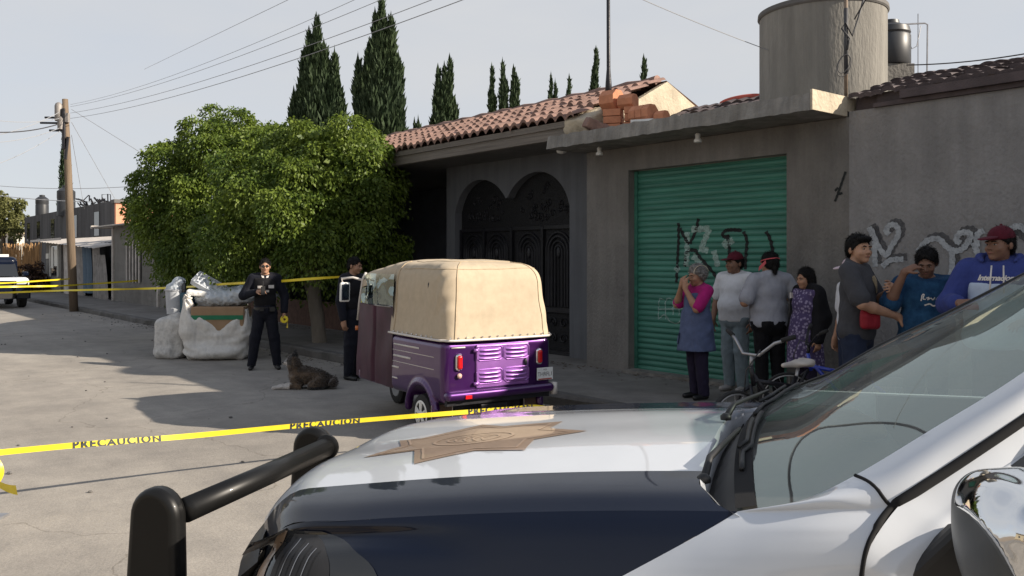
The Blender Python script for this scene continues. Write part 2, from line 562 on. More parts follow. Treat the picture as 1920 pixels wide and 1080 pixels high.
# ------------------------------------------------------------------ materials of the place
def road_material():
    m, nt, N, L, b = _nodes('worn_concrete_road')
    tc = N.new('ShaderNodeTexCoord')
    def noise_tex(scale, detail=6, rough=0.6, stretch=(1, 1, 1)):
        mp = N.new('ShaderNodeMapping'); mp.inputs['Scale'].default_value = stretch
        n = N.new('ShaderNodeTexNoise'); n.inputs['Scale'].default_value = scale
        n.inputs['Detail'].default_value = detail; n.inputs['Roughness'].default_value = rough
        L.new(tc.outputs['Object'], mp.inputs['Vector']); L.new(mp.outputs['Vector'], n.inputs['Vector'])
        return n.outputs['Fac']
    def ramp(src, p0, c0, p1, c1):
        r = N.new('ShaderNodeValToRGB')
        r.color_ramp.elements[0].position = p0; r.color_ramp.elements[0].color = (*c0, 1)
        r.color_ramp.elements[1].position = p1; r.color_ramp.elements[1].color = (*c1, 1)
        L.new(src, r.inputs['Fac']); return r.outputs['Color']
    def mix(a, bb, fac, mode='MULTIPLY'):
        x = N.new('ShaderNodeMix'); x.data_type = 'RGBA'; x.blend_type = mode
        x.inputs['Factor'].default_value = fac
        L.new(a, x.inputs['A']); L.new(bb, x.inputs['B']); return x.outputs['Result']
    big = ramp(noise_tex(0.35, 7, 0.62, (1, 0.6, 1)), 0.32, (0.282, 0.261, 0.235), 0.7, (0.395, 0.366, 0.327))
    mid = ramp(noise_tex(2.2, 8, 0.7), 0.34, (0.82, 0.82, 0.82), 0.66, (1.08, 1.07, 1.05))
    fine = ramp(noise_tex(85, 3, 0.7), 0.32, (0.78, 0.78, 0.78), 0.68, (1.12, 1.12, 1.12))
    c = mix(mix(big, mid, 1.0), fine, 0.8)
    # tyre-darkened streaks along the street
    st = ramp(noise_tex(0.9, 5, 0.6, (0.06, 1.0, 1)), 0.42, (0.84, 0.84, 0.85), 0.6, (1, 1, 1))
    c = mix(c, st, 0.7)
    # cracks
    v = N.new('ShaderNodeTexVoronoi'); v.feature = 'DISTANCE_TO_EDGE'; v.inputs['Scale'].default_value = 0.33
    dn = N.new('ShaderNodeTexNoise'); dn.inputs['Scale'].default_value = 1.6; dn.inputs['Detail'].default_value = 6
    va = N.new('ShaderNodeVectorMath'); va.operation = 'MULTIPLY_ADD'
    va.inputs[1].default_value = (0.9, 0.9, 0)
    L.new(tc.outputs['Object'], dn.inputs['Vector']); L.new(dn.outputs['Color'], va.inputs[0]); L.new(tc.outputs['Object'], va.inputs[2])
    L.new(va.outputs['Vector'], v.inputs['Vector'])
    ck = ramp(v.outputs['Distance'], 0.0, (0.62, 0.6, 0.58), 0.0035, (1, 1, 1))
    c = mix(c, ck, 0.8)
    # worn oil and tar stains
    sv = N.new('ShaderNodeTexNoise'); sv.inputs['Scale'].default_value = 0.75; sv.inputs['Detail'].default_value = 9; sv.inputs['Roughness'].default_value = 0.75; sv.inputs['Distortion'].default_value = 0.6
    L.new(tc.outputs['Object'], sv.inputs['Vector'])
    c = mix(c, ramp(sv.outputs['Fac'], 0.60, (1, 1, 1), 0.74, (0.62, 0.61, 0.61)), 0.8)
    L.new(c, b.inputs['Base Color'])
    b.inputs['Roughness'].default_value = 0.9
    b.inputs['Specular IOR Level'].default_value = 0.25
    bp = N.new('ShaderNodeBump'); bp.inputs['Strength'].default_value = 0.35; bp.inputs['Distance'].default_value = 0.012
    L.new(noise_tex(40, 5, 0.7), bp.inputs['Height']); L.new(bp.outputs['Normal'], b.inputs['Normal'])
    return m

M = {}
M['road'] = road_material()
M['earth'] = mat('dusty_earth', (0.24, 0.19, 0.14), 0.95, 0.25, 0.8, 0.3, 30)
M['sidewalk'] = mat('sidewalk_concrete', (0.20, 0.19, 0.178), 0.92, 0.22, 2.6, 0.3, 55, dirt=0.45)
M['kerb'] = mat('kerb_concrete', (0.125, 0.12, 0.115), 0.92, 0.3, 3.0, 0.5, 30, dirt=0.5)
M['stucco'] = mat('grey_stucco', (0.182, 0.173, 0.163), 0.95, 0.22, 2.2, 0.9, 34, dirt=0.4, stretch=(1, 1, 0.55), drip=0.12)
M['stucco_light'] = mat('light_grey_stucco', (0.235, 0.23, 0.23), 0.95, 0.24, 1.8, 1.0, 30, dirt=0.38, stretch=(1, 1, 0.6), drip=0.08)
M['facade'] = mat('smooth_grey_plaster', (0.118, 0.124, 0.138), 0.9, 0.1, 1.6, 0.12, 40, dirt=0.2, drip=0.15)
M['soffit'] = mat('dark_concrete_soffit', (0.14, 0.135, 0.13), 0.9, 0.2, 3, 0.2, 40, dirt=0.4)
M['slab'] = mat('raw_concrete_slab', (0.25, 0.24, 0.225), 0.92, 0.25, 3.5, 0.5, 25, dirt=0.6, drip=0.3)
M['cream'] = mat('cream_mortar', (0.52, 0.45, 0.34), 0.93, 0.2, 4, 0.6, 22, dirt=0.35)
M['fascia'] = mat('weathered_fascia', (0.17, 0.15, 0.13), 0.9, 0.3, 5, 0.5, 12, stretch=(0.15, 1, 9))
M['tile'] = mat('terracotta_tile', (0.255, 0.158, 0.128), 0.85, 0.35, 5, 0.3, 40, dirt=0.4)
M['tile_dark'] = mat('dark_roof_tile', (0.075, 0.058, 0.06), 0.8, 0.3, 5, 0.3, 40)
M['tile_lump'] = mat('orange_brick_clay', (0.50, 0.21, 0.115), 0.9, 0.18, 9, 0.3, 50)
M['iron'] = mat('black_iron', (0.016, 0.016, 0.02), 0.42, 0.3, 9, 0.25, 30, metal=0.2)
M['iron_worn'] = mat('worn_black_panel', (0.010, 0.010, 0.012), 0.5, 0.4, 26, 0.6, 45, spec=0.3)
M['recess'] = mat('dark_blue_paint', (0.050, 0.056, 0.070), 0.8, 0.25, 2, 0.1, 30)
M['tank'] = mat('cement_tank', (0.232, 0.222, 0.202), 0.93, 0.13, 3.0, 0.5, 28, dirt=0.28, stretch=(1, 1, 0.35), drip=0.22)
M['black_plastic'] = mat('black_plastic', (0.03, 0.032, 0.036), 0.45, 0.2, 4)
M['steel'] = mat('galvanised_steel', (0.35, 0.35, 0.36), 0.4, 0.15, 10, metal=0.7)
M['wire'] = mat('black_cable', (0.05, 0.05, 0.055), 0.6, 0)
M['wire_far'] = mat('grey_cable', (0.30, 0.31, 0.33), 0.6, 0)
M['wood'] = mat('weathered_pole_wood', (0.155, 0.115, 0.08), 0.9, 0.3, 6, 0.5, 30, stretch=(1, 1, 0.08), dirt=0.3)
M['block'] = mat('grey_block', (0.20, 0.19, 0.175), 0.95, 0.2, 2.2, 0.5, 30, dirt=0.4)
M['block_dark'] = mat('stained_dark_block', (0.085, 0.083, 0.085), 0.95, 0.45, 1.6, 0.5, 20, stretch=(1, 1, 0.12), dirt=0.6)
M['orange_wall'] = mat('orange_plaster', (0.62, 0.29, 0.18), 0.9, 0.08, 2)
M['white_wall'] = mat('white_plaster', (0.68, 0.66, 0.60), 0.9, 0.08, 2)
M['cream_wall'] = mat('cream_plaster', (0.62, 0.52, 0.34), 0.9, 0.1, 2, 0.2, 30)
M['tin'] = mat('old_sheet_metal', (0.27, 0.25, 0.235), 0.6, 0.35, 3, dirt=0.5, metal=0.2)
M['tin_pale'] = mat('pale_sheet_metal', (0.50, 0.46, 0.42), 0.6, 0.25, 3, dirt=0.3)
M['tarp_blue'] = cloth('faded_blue_tarp', (0.115, 0.16, 0.21))
M['straw'] = mat('dry_reed', (0.34, 0.20, 0.09), 0.95, 0.4, 7, 0.6, 24, stretch=(1, 1, 0.2))
M['glass_dark'] = mat('dark_glass', (0.02, 0.022, 0.025), 0.08, 0, spec=0.8)
M['white_paint'] = mat('white_paint', (0.72, 0.72, 0.70), 0.5, 0.06, 5)
M['spray_black'] = mat('black_spray_paint', (0.012, 0.014, 0.014), 0.8, 0.3, 20)
M['spray_white'] = speckled(mat('pale_spray_paint', (0.36, 0.38, 0.40), 0.85, 0.28, 16), 0.30, 0.5)
M['spray_pale'] = speckled(mat('thin_white_spray_paint', (0.30, 0.42, 0.38), 0.85, 0.3, 14), 0.34, 0.58)
M['green_shutter'] = mat('green_enamel_steel', (0.048, 0.185, 0.138), 0.45, 0.3, 2.6, dirt=0.3, stretch=(0.35, 1, 5), spec=0.45)

def site(name, label, cat, v, n, z=0.0, group=None):
    return thing(name, label, cat, S(v, n, z), STREET_ROT, group)

# ------------------------------------------------------------------ ground, road, sidewalk
g = MB(); g.add([(-1500, -1500, 0), (1500, -1500, 0), (1500, 1500, 0), (-1500, 1500, 0)], [(0, 1, 2, 3)])
tag(g.build('ground', M['earth']), kind='structure')
g = MB(); g.add([(-150, -3.2, .004), (60, -3.2, .004), (60, 6.82, .004), (-150, 6.82, .004)], [(0, 1, 2, 3)])
tag(g.build('road', M['road'], rz=STREET_ROT), kind='structure')
rg = random.Random(3)
P = []
for i in range(0, 221):
    v = -95 + i * 0.5
    P.append([(v, 6.83 + 0.02 * rg.uniform(-1, 1), -0.05), (v, 6.815 + 0.025 * rg.uniform(-1, 1), 0.118 + 0.012 * rg.uniform(-1, 1)),
              (v, 6.845 + 0.02 * rg.uniform(-1, 1), 0.15 + 0.006 * rg.uniform(-1, 1)), (v, 6.98, 0.15)])
g = MB(); g.grid(P); tag(g.build('kerb', M['kerb'], rz=STREET_ROT), kind='structure')
P = []
for i in range(0, 221):
    v = -95 + i * 0.5
    P.append([(v, 6.98 + k * 0.5, 0.15 + (0.007 * rg.uniform(-1, 1) if 0 < k < 10 else 0)) for k in range(12)])
g = MB(); g.grid(P); tag(g.build('sidewalk', M['sidewalk'], rz=STREET_ROT), kind='structure')
sr = random.Random(17); g = MB()
for i in range(420):
    v, n = sr.uniform(-30, 6), 6.8 - abs(sr.gauss(0, 0.28)) if i % 3 else sr.uniform(-2, 6.8)
    q = sr.uniform(0.006, 0.022); g.ball((v, n, q * 0.4 + 0.004), (q * sr.uniform(.8, 1.5), q, q * 0.6), 6, 4)
tag(g.build('gravel', M['kerb'], rz=STREET_ROT), kind='stuff')
lr = np.random.default_rng(6); nl = 1500
lv = lr.uniform(-24, 2, nl); ln_ = np.where(lr.uniform(0, 1, nl) < 0.6, 8.9 - np.abs(lr.normal(0, 0.22, nl)), 6.78 - np.abs(lr.normal(0, 0.25, nl)))
lz = np.where(ln_ > 6.82, 0.158, 0.008)
Pl = np.stack([lv, ln_, lz], 1); al = lr.uniform(0, 6.28, nl); Dl = np.stack([np.cos(al), np.sin(al), np.zeros(nl)], 1); Ul = np.stack([-np.sin(al), np.cos(al), lr.uniform(-.5, .5, nl)], 1)
Lq = np.stack([Pl, Pl + Dl * 0.025 + Ul * 0.010, Pl + Dl * 0.055 + np.array([0, 0, 0.006]), Pl + Dl * 0.025 - Ul * 0.010], 1)
lme = bpy.data.meshes.new('leaf_litter'); lme.from_pydata([tuple(p) for q in Lq for p in q], [], [(4 * i, 4 * i + 1, 4 * i + 2, 4 * i + 3) for i in range(nl)])
tag(link('leaf_litter', lme, mat('dry_leaf', (0.075, 0.052, 0.028), 0.9, 0.5, 5), rz=STREET_ROT), kind='stuff')
g = MB(); g.span((-95, -5.6, -.05), (40, -3.2, 0.15)); tag(g.build('opposite_sidewalk', M['sidewalk'], rz=STREET_ROT), kind='structure')

# ------------------------------------------------------------------ house with arched iron door and tiled roof
hA = site('tiled_house', 'grey plaster house with red tiled roof and twin arched black iron door', 'house', -9.15, 9.48)
TOP = 3.55
def arch_z(x):
    def a(x, xc, al, ar, zc, b):
        w = al if x < xc else ar
        t = (x - xc) / w
        return zc + b * math.sqrt(max(0, 1 - t * t))
    return max(a(x, -3.37, 0.78, 0.92, 2.40, 0.80), a(x, -1.75, 0.92, 0.84, 2.40, 0.82))
XL, XR = -4.12, -0.94
poly = [(-4.40, 0.1), (-4.40, TOP), (0.0, TOP), (0.0, 0.1), (XR, 0.1)]
poly += [(XR - (XR - XL) * i / 60, max(2.42, arch_z(XR - (XR - XL) * i / 60))) for i in range(61)] + [(XL, 0.1)]
w = MB(); w.prism([(p[0], p[1]) for p in poly], 0, 0.28, 'y')
w.span((-4.40, 0.281, 0.1), (-4.15, 3.4, TOP))                       # porch return wall
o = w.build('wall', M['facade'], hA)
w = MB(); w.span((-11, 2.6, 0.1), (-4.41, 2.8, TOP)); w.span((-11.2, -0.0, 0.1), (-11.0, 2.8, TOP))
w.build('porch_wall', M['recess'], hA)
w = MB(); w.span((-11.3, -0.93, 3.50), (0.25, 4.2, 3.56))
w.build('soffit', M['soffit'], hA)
w = MB(); w.span((-11.4, -0.99, 3.505), (0.18, -0.934, 3.66)); w.span((-11.4, -1.02, 3.662), (0.2, -0.934, 3.752))
w.build('fascia', M['fascia'], hA)
# barrel tiles: wave across, one step per course
def tile_field(v0, v1, n0, z0, n1, z1, pitch=0.21, course=0.36, amp=0.05, thick=0.0, seed=1):
    rr = random.Random(seed)
    nv = int((v1 - v0) / pitch) * 8
    L_ = math.hypot(n1 - n0, z1 - z0); nc = int(L_ / course)
    rows = []
    jit = {}
    for c in range(nc):
        for e in (0.0, 0.97):
            t = min(1, (c + e) / nc)
            row = []
            for i in range(nv + 1):
                v = v0 + (v1 - v0) * i / nv
                col = int((v - v0) / pitch)
                j = jit.setdefault((c, col), (rr.uniform(-.014, .014), rr.uniform(-.01, .01)))
                ph = ((v - v0) / pitch) % 1.0
                wv = abs(math.sin(ph * math.pi)) ** 0.75
                lift = 0.032 * (1 - e) + j[0]
                row.append((v, n0 + (n1 - n0) * t + (j[1] if e == 0 else 0) - (0.02 if e == 0 else 0), z0 + (z1 - z0) * t + amp * 2 * wv + lift))
            rows.append(row)
    m = MB(); m.grid(rows)
    m.grid([[(p[0], p[1] + 0.01, p[2] - 0.05) for p in rows[0]], rows[0]])
    return m
t = tile_field(-11.45, 0.28, -1.05, 3.745, 0.95, 4.53, seed=4)
t.build('roof', M['tile'], hA)
t = MB(); t.add([(-11.45, 0.95, 4.56), (0.28, 0.95, 4.56), (0.28, 3.1, 3.7), (-11.45, 3.1, 3.7)], [(0, 1, 2, 3)])
t.tube([(-11.45 + 0.33 * i, 0.95, 4.56 + (0.03 if i % 2 else 0)) for i in range(36)], 0.09, 10)
t.build('ridge', M['tile'], hA)
w = MB(); w.prism([(-0.9, 3.56), (0.95, 4.54), (3.1, 3.57)], 0.19, 0.30, 'x')
w.build('gable_end', M['cream'], hA)
b = SDF(0.05)
b.box((0.26, -0.68, 3.72), (0.24, 0.34, 0.17), 0.05, Euler((0.42, 0.05, 0.05)).to_matrix()).ell((0.12, -0.86, 3.64), (0.26, 0.16, 0.12)).ell((0.38, -0.35, 3.88), (0.16, 0.22, 0.16))
b.build('mortar_patch', M['cream'], hA, 0.03, 0.02, 7)
# iron door
d = MB(); d.prism([(XL, 0.1)] + [(XL + (XR - XL) * i / 60, max(2.42, arch_z(XL + (XR - XL) * i / 60)) - 0.002) for i in range(61)] + [(XR, 0.1)], 0.16, 0.20, 'y')
door = d.build('door', M['iron_worn'], hA)
d = MB()
def arch_tube(m, xc, wd, zb, zs, y, r):
    pts = [(xc - wd, y, zb), (xc - wd, y, zs)] + [(xc - wd * math.cos(a), y, zs + wd * 1.05 * math.sin(a)) for a in [math.pi * i / 14 for i in range(1, 14)]] + [(xc + wd, y, zs), (xc + wd, y, zb)]
    m.tube(pts, r, 6)
cols = [-3.72, -3.02, -2.12, -1.36]
for xc in cols:
    for wd, r in ((0.30, 0.022), (0.235, 0.03), (0.16, 0.022), (0.085, 0.02)):
        arch_tube(d, xc, wd, 0.95, 1.88, 0.145, r)
    d.ball((xc, 0.14, 1.85), (0.05, 0.03, 0.10), 8, 6)
    # scrolls of the lower panel
    for s in (-1, 1):
        for zc in (0.42, 0.68):
            d.tube([(xc + s * (0.12 + 0.09 * (1 - k / 16) * math.cos(k * 0.62)), 0.14, zc + 0.09 * (1 - k / 16) * math.sin(k * 0.62)) for k in range(16)], 0.011, 5)
    for k in range(5):
        d.tube([(xc - 0.2 + 0.1 * k, 0.148, 0.95), (xc - 0.2 + 0.1 * k, 0.148, 1.86)], 0.009, 5)
    d.tube([(xc - 0.33, 0.14, 0.86), (xc + 0.33, 0.14, 0.86)], 0.02, 6)
d.build('ironwork', M['iron'], door)
d = MB()
for x in (XL + 0.03, -3.37, -2.57, -1.74, XR - 0.03):
    d.box((x, 0.13, 1.2), (0.06, 0.05, 2.2 if x not in (-3.37, -1.74) else 2.2))
for zz in (0.18, 0.9, 2.28):
    for a, c in ((XL + .06, -3.40), (-3.34, -2.60), (-2.54, -1.77), (-1.71, XR - .06)):
        d.span((a + .001, 0.115, zz - 0.03), (c - .001, 0.153, zz + 0.03))
d.build('door_frame', M['iron'], door)
# scroll work filling the two arch heads
d = MB(); rr = random.Random(5)
for xc, wd in ((-3.37, 0.62), (-1.75, 0.68)):
    for k in range(22):
        a = rr.uniform(0.15, math.pi - 0.15); q = rr.uniform(0.1, 0.9)
        px, pz = xc + wd * q * math.cos(a), 2.42 + 0.62 * q * math.sin(a); r0 = rr.uniform(0.04, 0.09)
        d.tube([(px + r0 * (1 - i / 14) * math.cos(i * 0.7 + k), 0.145, pz + r0 * (1 - i / 14) * math.sin(i * 0.7 + k)) for i in range(14)], 0.008, 4)
d.build('arch_scrolls', M['iron'], door)
d = MB(); d.lathe([(0.02, 0), (0.07, 0.015), (0.085, 0.05), (0.05, 0.09), (0.02, 0.1)], (-0.75, -0.35, 3.40), 14, cap=True)
lampA = d.build('ceiling_lamp', M['white_paint'], hA, smooth=True)

# ------------------------------------------------------------------ shop with green shutter
shop = site('shop_building', 'grey stucco shop front with closed green roller shutter under a concrete slab', 'shop', -9.15, 8.95)
X0, X1, XE = 0.84, 3.38, 4.17
w = MB()
w.prism([(0, 0.1), (0, 3.33), (XE, 3.33), (XE, 0.1), (X1, 0.1), (X1, 3.0), (X0, 3.0), (X0, 0.1)], 0, 0.35, 'y')
w.span((0.001, 0.351, 0.1), (0.3, 4.0, 3.33))
w.build('wall', M['stucco'], shop)
# slab with chipped edge
P = []
rr = random.Random(11)
def slab_ring(v, a):
    j = lambda s: rr.uniform(-s, s)
    return [(v, -0.72 + j(.012), 3.335 + j(.008)), (v, -0.70 + j(.015), 3.52 + j(.014)), (v, 1.9, 3.53), (v, 1.9, 3.335)]
nS = 50
for i in range(nS + 1): P.append(slab_ring(-0.10 + (4.12 + 0.10) * i / nS, i))
w = MB(); w.grid(P, close=True); w.f.append(tuple(range(4))); w.m.append(0)
k = nS * 4; w.f.append((k + 3, k + 2, k + 1, k)); w.m.append(0)
w.build('roof_slab', M['slab'], shop)
w = MB(); w.span((4.125, -0.71, 3.34), (4.15, 0.0, 3.56)); w.span((4.125, 0.002, 3.40), (4.15, 1.9, 3.56))
w.build('slab_end', M['cream'], shop)
# corrugated roof and red edge seen behind the slab
t = tile_field(-0.3, 2.3, 1.0, 3.70, 2.05, 4.17, 0.2, 0.26, 0.02, seed=9); t.build('rear_roof', M['tile_dark'], shop)
t = SDF(0.03); t.ell((1.25, 2.10, 4.19), (0.42, 0.12, 0.075)); t.build('red_ridge_cap', mat('red_ridge', (0.45, 0.09, 0.06), 0.8), shop, 0.03)
def shutter_y(z): return 0.17 - 0.022 * abs(math.sin(math.pi * (z - 0.16) / 0.078)) ** 0.6
P = []
zz = 0.16
while zz < 3.0:
    P.append([(X0 + (X1 - X0) * i / 10, shutter_y(zz), zz) for i in range(11)]); zz += 0.0065
w = MB(); w.grid(P); sh = w.build('shutter', M['green_shutter'], shop, smooth=True)
w = MB(); w.span((X0 + .001, 0.12, 0.1), (X0 + 0.05, 0.2, 2.99)); w.span((X1 - 0.05, 0.12, 0.1), (X1 - .001, 0.2, 2.99)); w.span((X0 + .06, 0.125, 0.1), (X1 - .06, 0.2, 0.19))
w.build('shutter_rail', M['green_shutter'], sh)
w = MB(); w.span((X0, -0.12, 0.1), (X1, 0.118, 0.19)); w.build('threshold', M['slab'], shop)
# sprayed marks on the shutter, in shutter plane coordinates
def strokes_on_shutter(name, m, strokes, w, parent=sh):
    mb = MB()
    for st in strokes:
        vs, fs = ribbon(st, w, 10)
        mb.add([(x, shutter_y(z) - 0.004, z) for x, z in vs], fs)
    return mb.build(name, m, parent)
def SHP(x, y):
    """design aid: photograph pixel on the shutter plane -> shutter coordinates"""
    t = (x - 960) / 1600; d = 9.12 / (0.773 * t + 0.634)
    return (d * (0.634 * t - 0.773) + 9.15, CAM_H - (y - 485) / 1600 * d)
def SH(pts): return [SHP(*p) for p in pts]
strokes_on_shutter('black_graffiti', M['spray_black'], [
    SH([(1274, 418), (1274, 450), (1272, 490), (1270, 530)]), SH([(1277, 428), (1285, 445), (1294, 458)]),
    SH([(1311, 410), (1306, 434), (1295, 457)]), SH([(1285, 500), (1290, 472), (1306, 470), (1312, 480), (1338, 510), (1352, 532)]),
    SH([(1366, 446), (1357, 442), (1360, 434), (1372, 431), (1392, 432)]), SH([(1366, 440), (1369, 462), (1369, 478)]),
    SH([(1396, 434), (1402, 452), (1400, 480), (1399, 505)]), SH([(1438, 434), (1446, 450), (1452, 478)])], 0.046)
strokes_on_shutter('white_graffiti', M['spray_pale'], [
    SH([(1290, 435), (1290, 470), (1288, 500)]), SH([(1298, 430), (1332, 429)]), SH([(1332, 429), (1318, 462)]),
    SH([(1312, 465), (1330, 470)]), SH([(1340, 470), (1348, 500)]), SH([(1275, 500), (1268, 508)]),
    SH([(1300, 480), (1316, 492)]), SH([(1358, 452), (1366, 464)]), SH([(1369, 448), (1375, 458)])], 0.085)
strokes_on_shutter('thin_graffiti', M['spray_pale'], [
    SH([(1236, 596), (1238, 562), (1247, 562)]), SH([(1250, 598), (1250, 564), (1262, 562), (1264, 590)]), SH([(1268, 562), (1285, 562)]),
    SH([(1276, 564), (1275, 592)]), SH([(1236, 598), (1248, 590), (1258, 602), (1272, 606), (1284, 592)]), SH([(1237, 580), (1285, 578)])], 0.016)
for x in (0.62, 2.35):
    d = MB(); d.lathe([(0.05, 0), (0.05, 0.03), (0.03, 0.05), (0.035, 0.1), (0.01, 0.12)], (x, -0.36, 3.21), 12)
    d.build('lamp_socket', M['white_paint'], shop, smooth=True)

# ------------------------------------------------------------------ long stucco wall with dark tiled roof
wal = site('stucco_wall_house', 'long rough grey stucco wall with swirling pale graffiti and dark tiled roof', 'house', -4.98, 8.95)
w = MB(); w.span((0.002, 0, 0.1), (14, 0.3, 3.39)); w.span((0.002, .301, 0.1), (0.3, 3, 3.39)); w.build('wall', M['stucco_light'], wal)
rail = MB(); rail.span((0.62, -0.10, 3.44), (14, 0.02, 3.53)); rail.span((0.3, -0.04, 3.392), (14, 0.3, 3.438)); rail.span((0.02, 0.12, 3.392), (0.299, 0.5, 3.56)); rail.span((0.3, 0.05, 3.4385), (0.619, 0.5, 3.56)); rail.span((0.63, 0.021, 3.44), (14, 0.5, 3.53)); rail.build('eave_board', M['tile_dark'], wal)
t = tile_field(0.0, 14, 0.0, 3.545, 1.45, 3.97, 0.13, 0.22, 0.009, seed=12); t.build('roof', M['tile_dark'], wal)
t = MB(); t.add([(0.0, 1.45, 3.99), (14, 1.45, 3.99), (14, 3.1, 3.45), (0.0, 3.1, 3.45)], [(0, 1, 2, 3)]); t.build('rear_slope', M['tile_dark'], wal)
def WLP(x, y):
    t = (x - 960) / 1600; d = 8.95 / (0.773 * t + 0.634)
    return (d * (0.634 * t - 0.773) + 4.98, CAM_H - (y - 485) / 1600 * d)
def WL(pts): return [WLP(*p) for p in pts]
def strokes_on_wall(name, m, strokes, w, y):
    mb = MB()
    for st in strokes:
        vs, fs = ribbon(st, w, 8)
        mb.add([(x, y, z) for x, z in vs], fs)
        y -= 0.0006
    return mb.build(name, m, wal)
swirl = [WL([(1630, 426), (1640, 450), (1641, 480), (1642, 500)]), WL([(1634, 430), (1648, 462), (1662, 478), (1672, 462), (1685, 440), (1682, 424), (1670, 422), (1662, 432), (1668, 440)]),
         WL([(1722, 472), (1738, 452), (1760, 448), (1775, 462), (1790, 470), (1806, 466), (1820, 446), (1816, 436), (1800, 438), (1794, 450), (1802, 456)]),
         WL([(1786, 470), (1786, 500), (1782, 530)]), WL([(1655, 500), (1670, 488), (1695, 486)]), WL([(1826, 455), (1832, 470), (1838, 490)]),
         WL([(1832, 462), (1834, 440), (1846, 432)]), WL([(1895, 430), (1912, 424), (1935, 440)])]
strokes_on_wall('graffiti_smudge', speckled(mat('smudged_spray_paint', (0.075, 0.075, 0.08), 0.9, 0.4, 9), 0.4, 0.65, 30), [[(x + 0.035, z + 0.028) for x, z in s] for s in swirl[:5]] + [WL([(1890, 440), (1908, 434), (1930, 452)])], 0.075, -0.004)  # dark smudged spray paint, offset from the pale strokes
strokes_on_wall('graffiti', M['spray_white'], swirl, 0.058, -0.0095)
strokes_on_wall('dark_mark', M['spray_black'], [WL([(1586, 322), (1578, 345), (1572, 362), (1566, 378)]), WL([(1572, 352), (1566, 358)]), WL([(1570, 365), (1580, 362)])], 0.028, -0.006)

# ------------------------------------------------------------------ on the roofs
tk = thing('round_cement_tank', 'tall round cement water tank standing on the shop roof slab', 'water tank', S(-6.08, 10.25, 3.53))
d = MB(); d.lathe([(0.79, -0.1), (0.79, 1.38)], n=64, cap=False); d.build('tank_body', M['tank'], tk, smooth='auto')
d = MB(); d.lathe([(0.80, 1.38), (0.815, 1.40), (0.81, 1.45), (0.76, 1.47), (0.01, 1.48)], n=64); d.build('tank_rim', M['soffit'], tk, smooth='auto')
bt = thing('black_water_tank', 'small black plastic water tank beside the round cement tank', 'water tank', PX(1668, 140, 12.6) * 1.0)
d = MB(); d.lathe([(0.27, 0.12), (0.29, 0.15), (0.29, 0.55), (0.275, 0.57), (0.29, 0.6), (0.27, 0.68), (0.14, 0.74), (0.13, 0.79), (0.01, 0.8)], n=32); d.build('tank_body', M['black_plastic'], bt, smooth='auto')
d = MB(); d.box((0, 0, -0.25), (0.5, 0.5, 0.72)); d.build('tank_stand', M['slab'], bt)
d = MB(); d.tube([(0.1, 0, 0.74), (0.52, 0, 0.76), (0.56, 0, 0.74), (0.55, 0, -0.3)], 0.012, 6); d.tube([(0.42, 0, 0.9), (0.42, 0, 0.0)], 0.007, 5)
d.tube([(0.30, 0, 0.46), (0.33, 0, 0.38), (0.4, 0, 0.42), (0.44, 0, 0.6), (0.46, 0, 0.72)], 0.006, 5); d.build('water_pipe', M['steel'], bt)
pl = thing('service_pole', 'thin steel service pole with coiled cable on slab corner', 'pole', S(-5.10, 9.1, 3.5))
d = MB(); d.tube([(0, 0, 0), (0, 0, 1.35)], 0.022, 8); d.build('pole_tube', mat('rusty_tube', (0.2, 0.15, 0.11), 0.7, 0.3, 12), pl, smooth=True)
d = MB(); d.tube([(0, 0, 0.35), (0, 0, 1.1)], 0.024, 8)
for r0, zc in ((0.085, 0.44), (0.07, 0.46)):
    d.tube([(0.03 * math.cos(k * .42) - 0.035 + r0 * math.sin(k * .42) * 0.9, -0.03, zc + r0 * 1.5 * math.cos(k * .42)) for k in range(18)], 0.005, 5)
d.tube([(0, -0.03, 0.62), (0.03, -0.03, 0.75), (-0.06, -0.03, 0.86), (-0.02, -0.03, 0.93), (0.06, -0.03, 0.78), (0.13, -0.02, 0.98), (0.2, 0, 1.2)], 0.012, 6)
d.build('cable_coil', M['wire'], pl, smooth=True)
an = thing('antenna_mast', 'tall black antenna mast rising from the tiled roof ridge', 'antenna', PX(1141, 170, 13.9))
d = MB(); d.tube([(0, 0, -0.15), (0, 0, 0.12), (0, 0, 0.35), (-0.01, 0, 3.0)], [0.06, 0.05, 0.032, 0.026], 10); d.build('mast', M['iron'], an, smooth=True)
d = MB(); d.box((0, 0, -0.16), (0.16, 0.16, 0.03)); d.build('mast_foot', M['steel'], an)

# octagonal clay pieces and brick stacks on the slab edge
def octo(name, label, p, r, ln, n=8, tilt=0.0, rz=0.0, layers=1, upright=False, grp='clay pieces on the roof edge'):
    t = thing(name, label, 'clay block', p, rz, grp)
    m = MB()
    for k in range(layers):
        a = ln / layers
        prof = [(r * 0.97, k * a + 0.003), (r, k * a + 0.008), (r, (k + 1) * a - 0.008), (r * 0.97, (k + 1) * a - 0.003)]
        m.lathe(prof, n=n, axis='z' if upright else 'y', cap=True)
    m.build('clay_body', M['tile_lump'], t).rotation_euler = (tilt, math.pi / 8, 0) if not upright else (0, 0, tilt)
    return t
def slab_p(x, z, n=8.72):
    t = (x - 960) / 1600; d = n / (0.773 * t + 0.634)
    return Vector((t * d, d, z))
def roof_p(x, y, n):
    t = (x - 960) / 1600; d = n / (0.773 * t + 0.634)
    return Vector((t * d, d, CAM_H - (y - 485) / 1600 * d))
octo('clay_octagon', 'largest octagonal clay block, lying on top of the left brick stack', roof_p(1149, 188, 8.80) + Vector((0.08, -0.07, 0)), 0.150, 0.26, rz=0.80)
octo('clay_octagon', 'octagonal clay block lying on top of the right brick stack', roof_p(1184, 191, 8.84) + Vector((0.05, -0.05, 0)), 0.112, 0.24, rz=0.95)
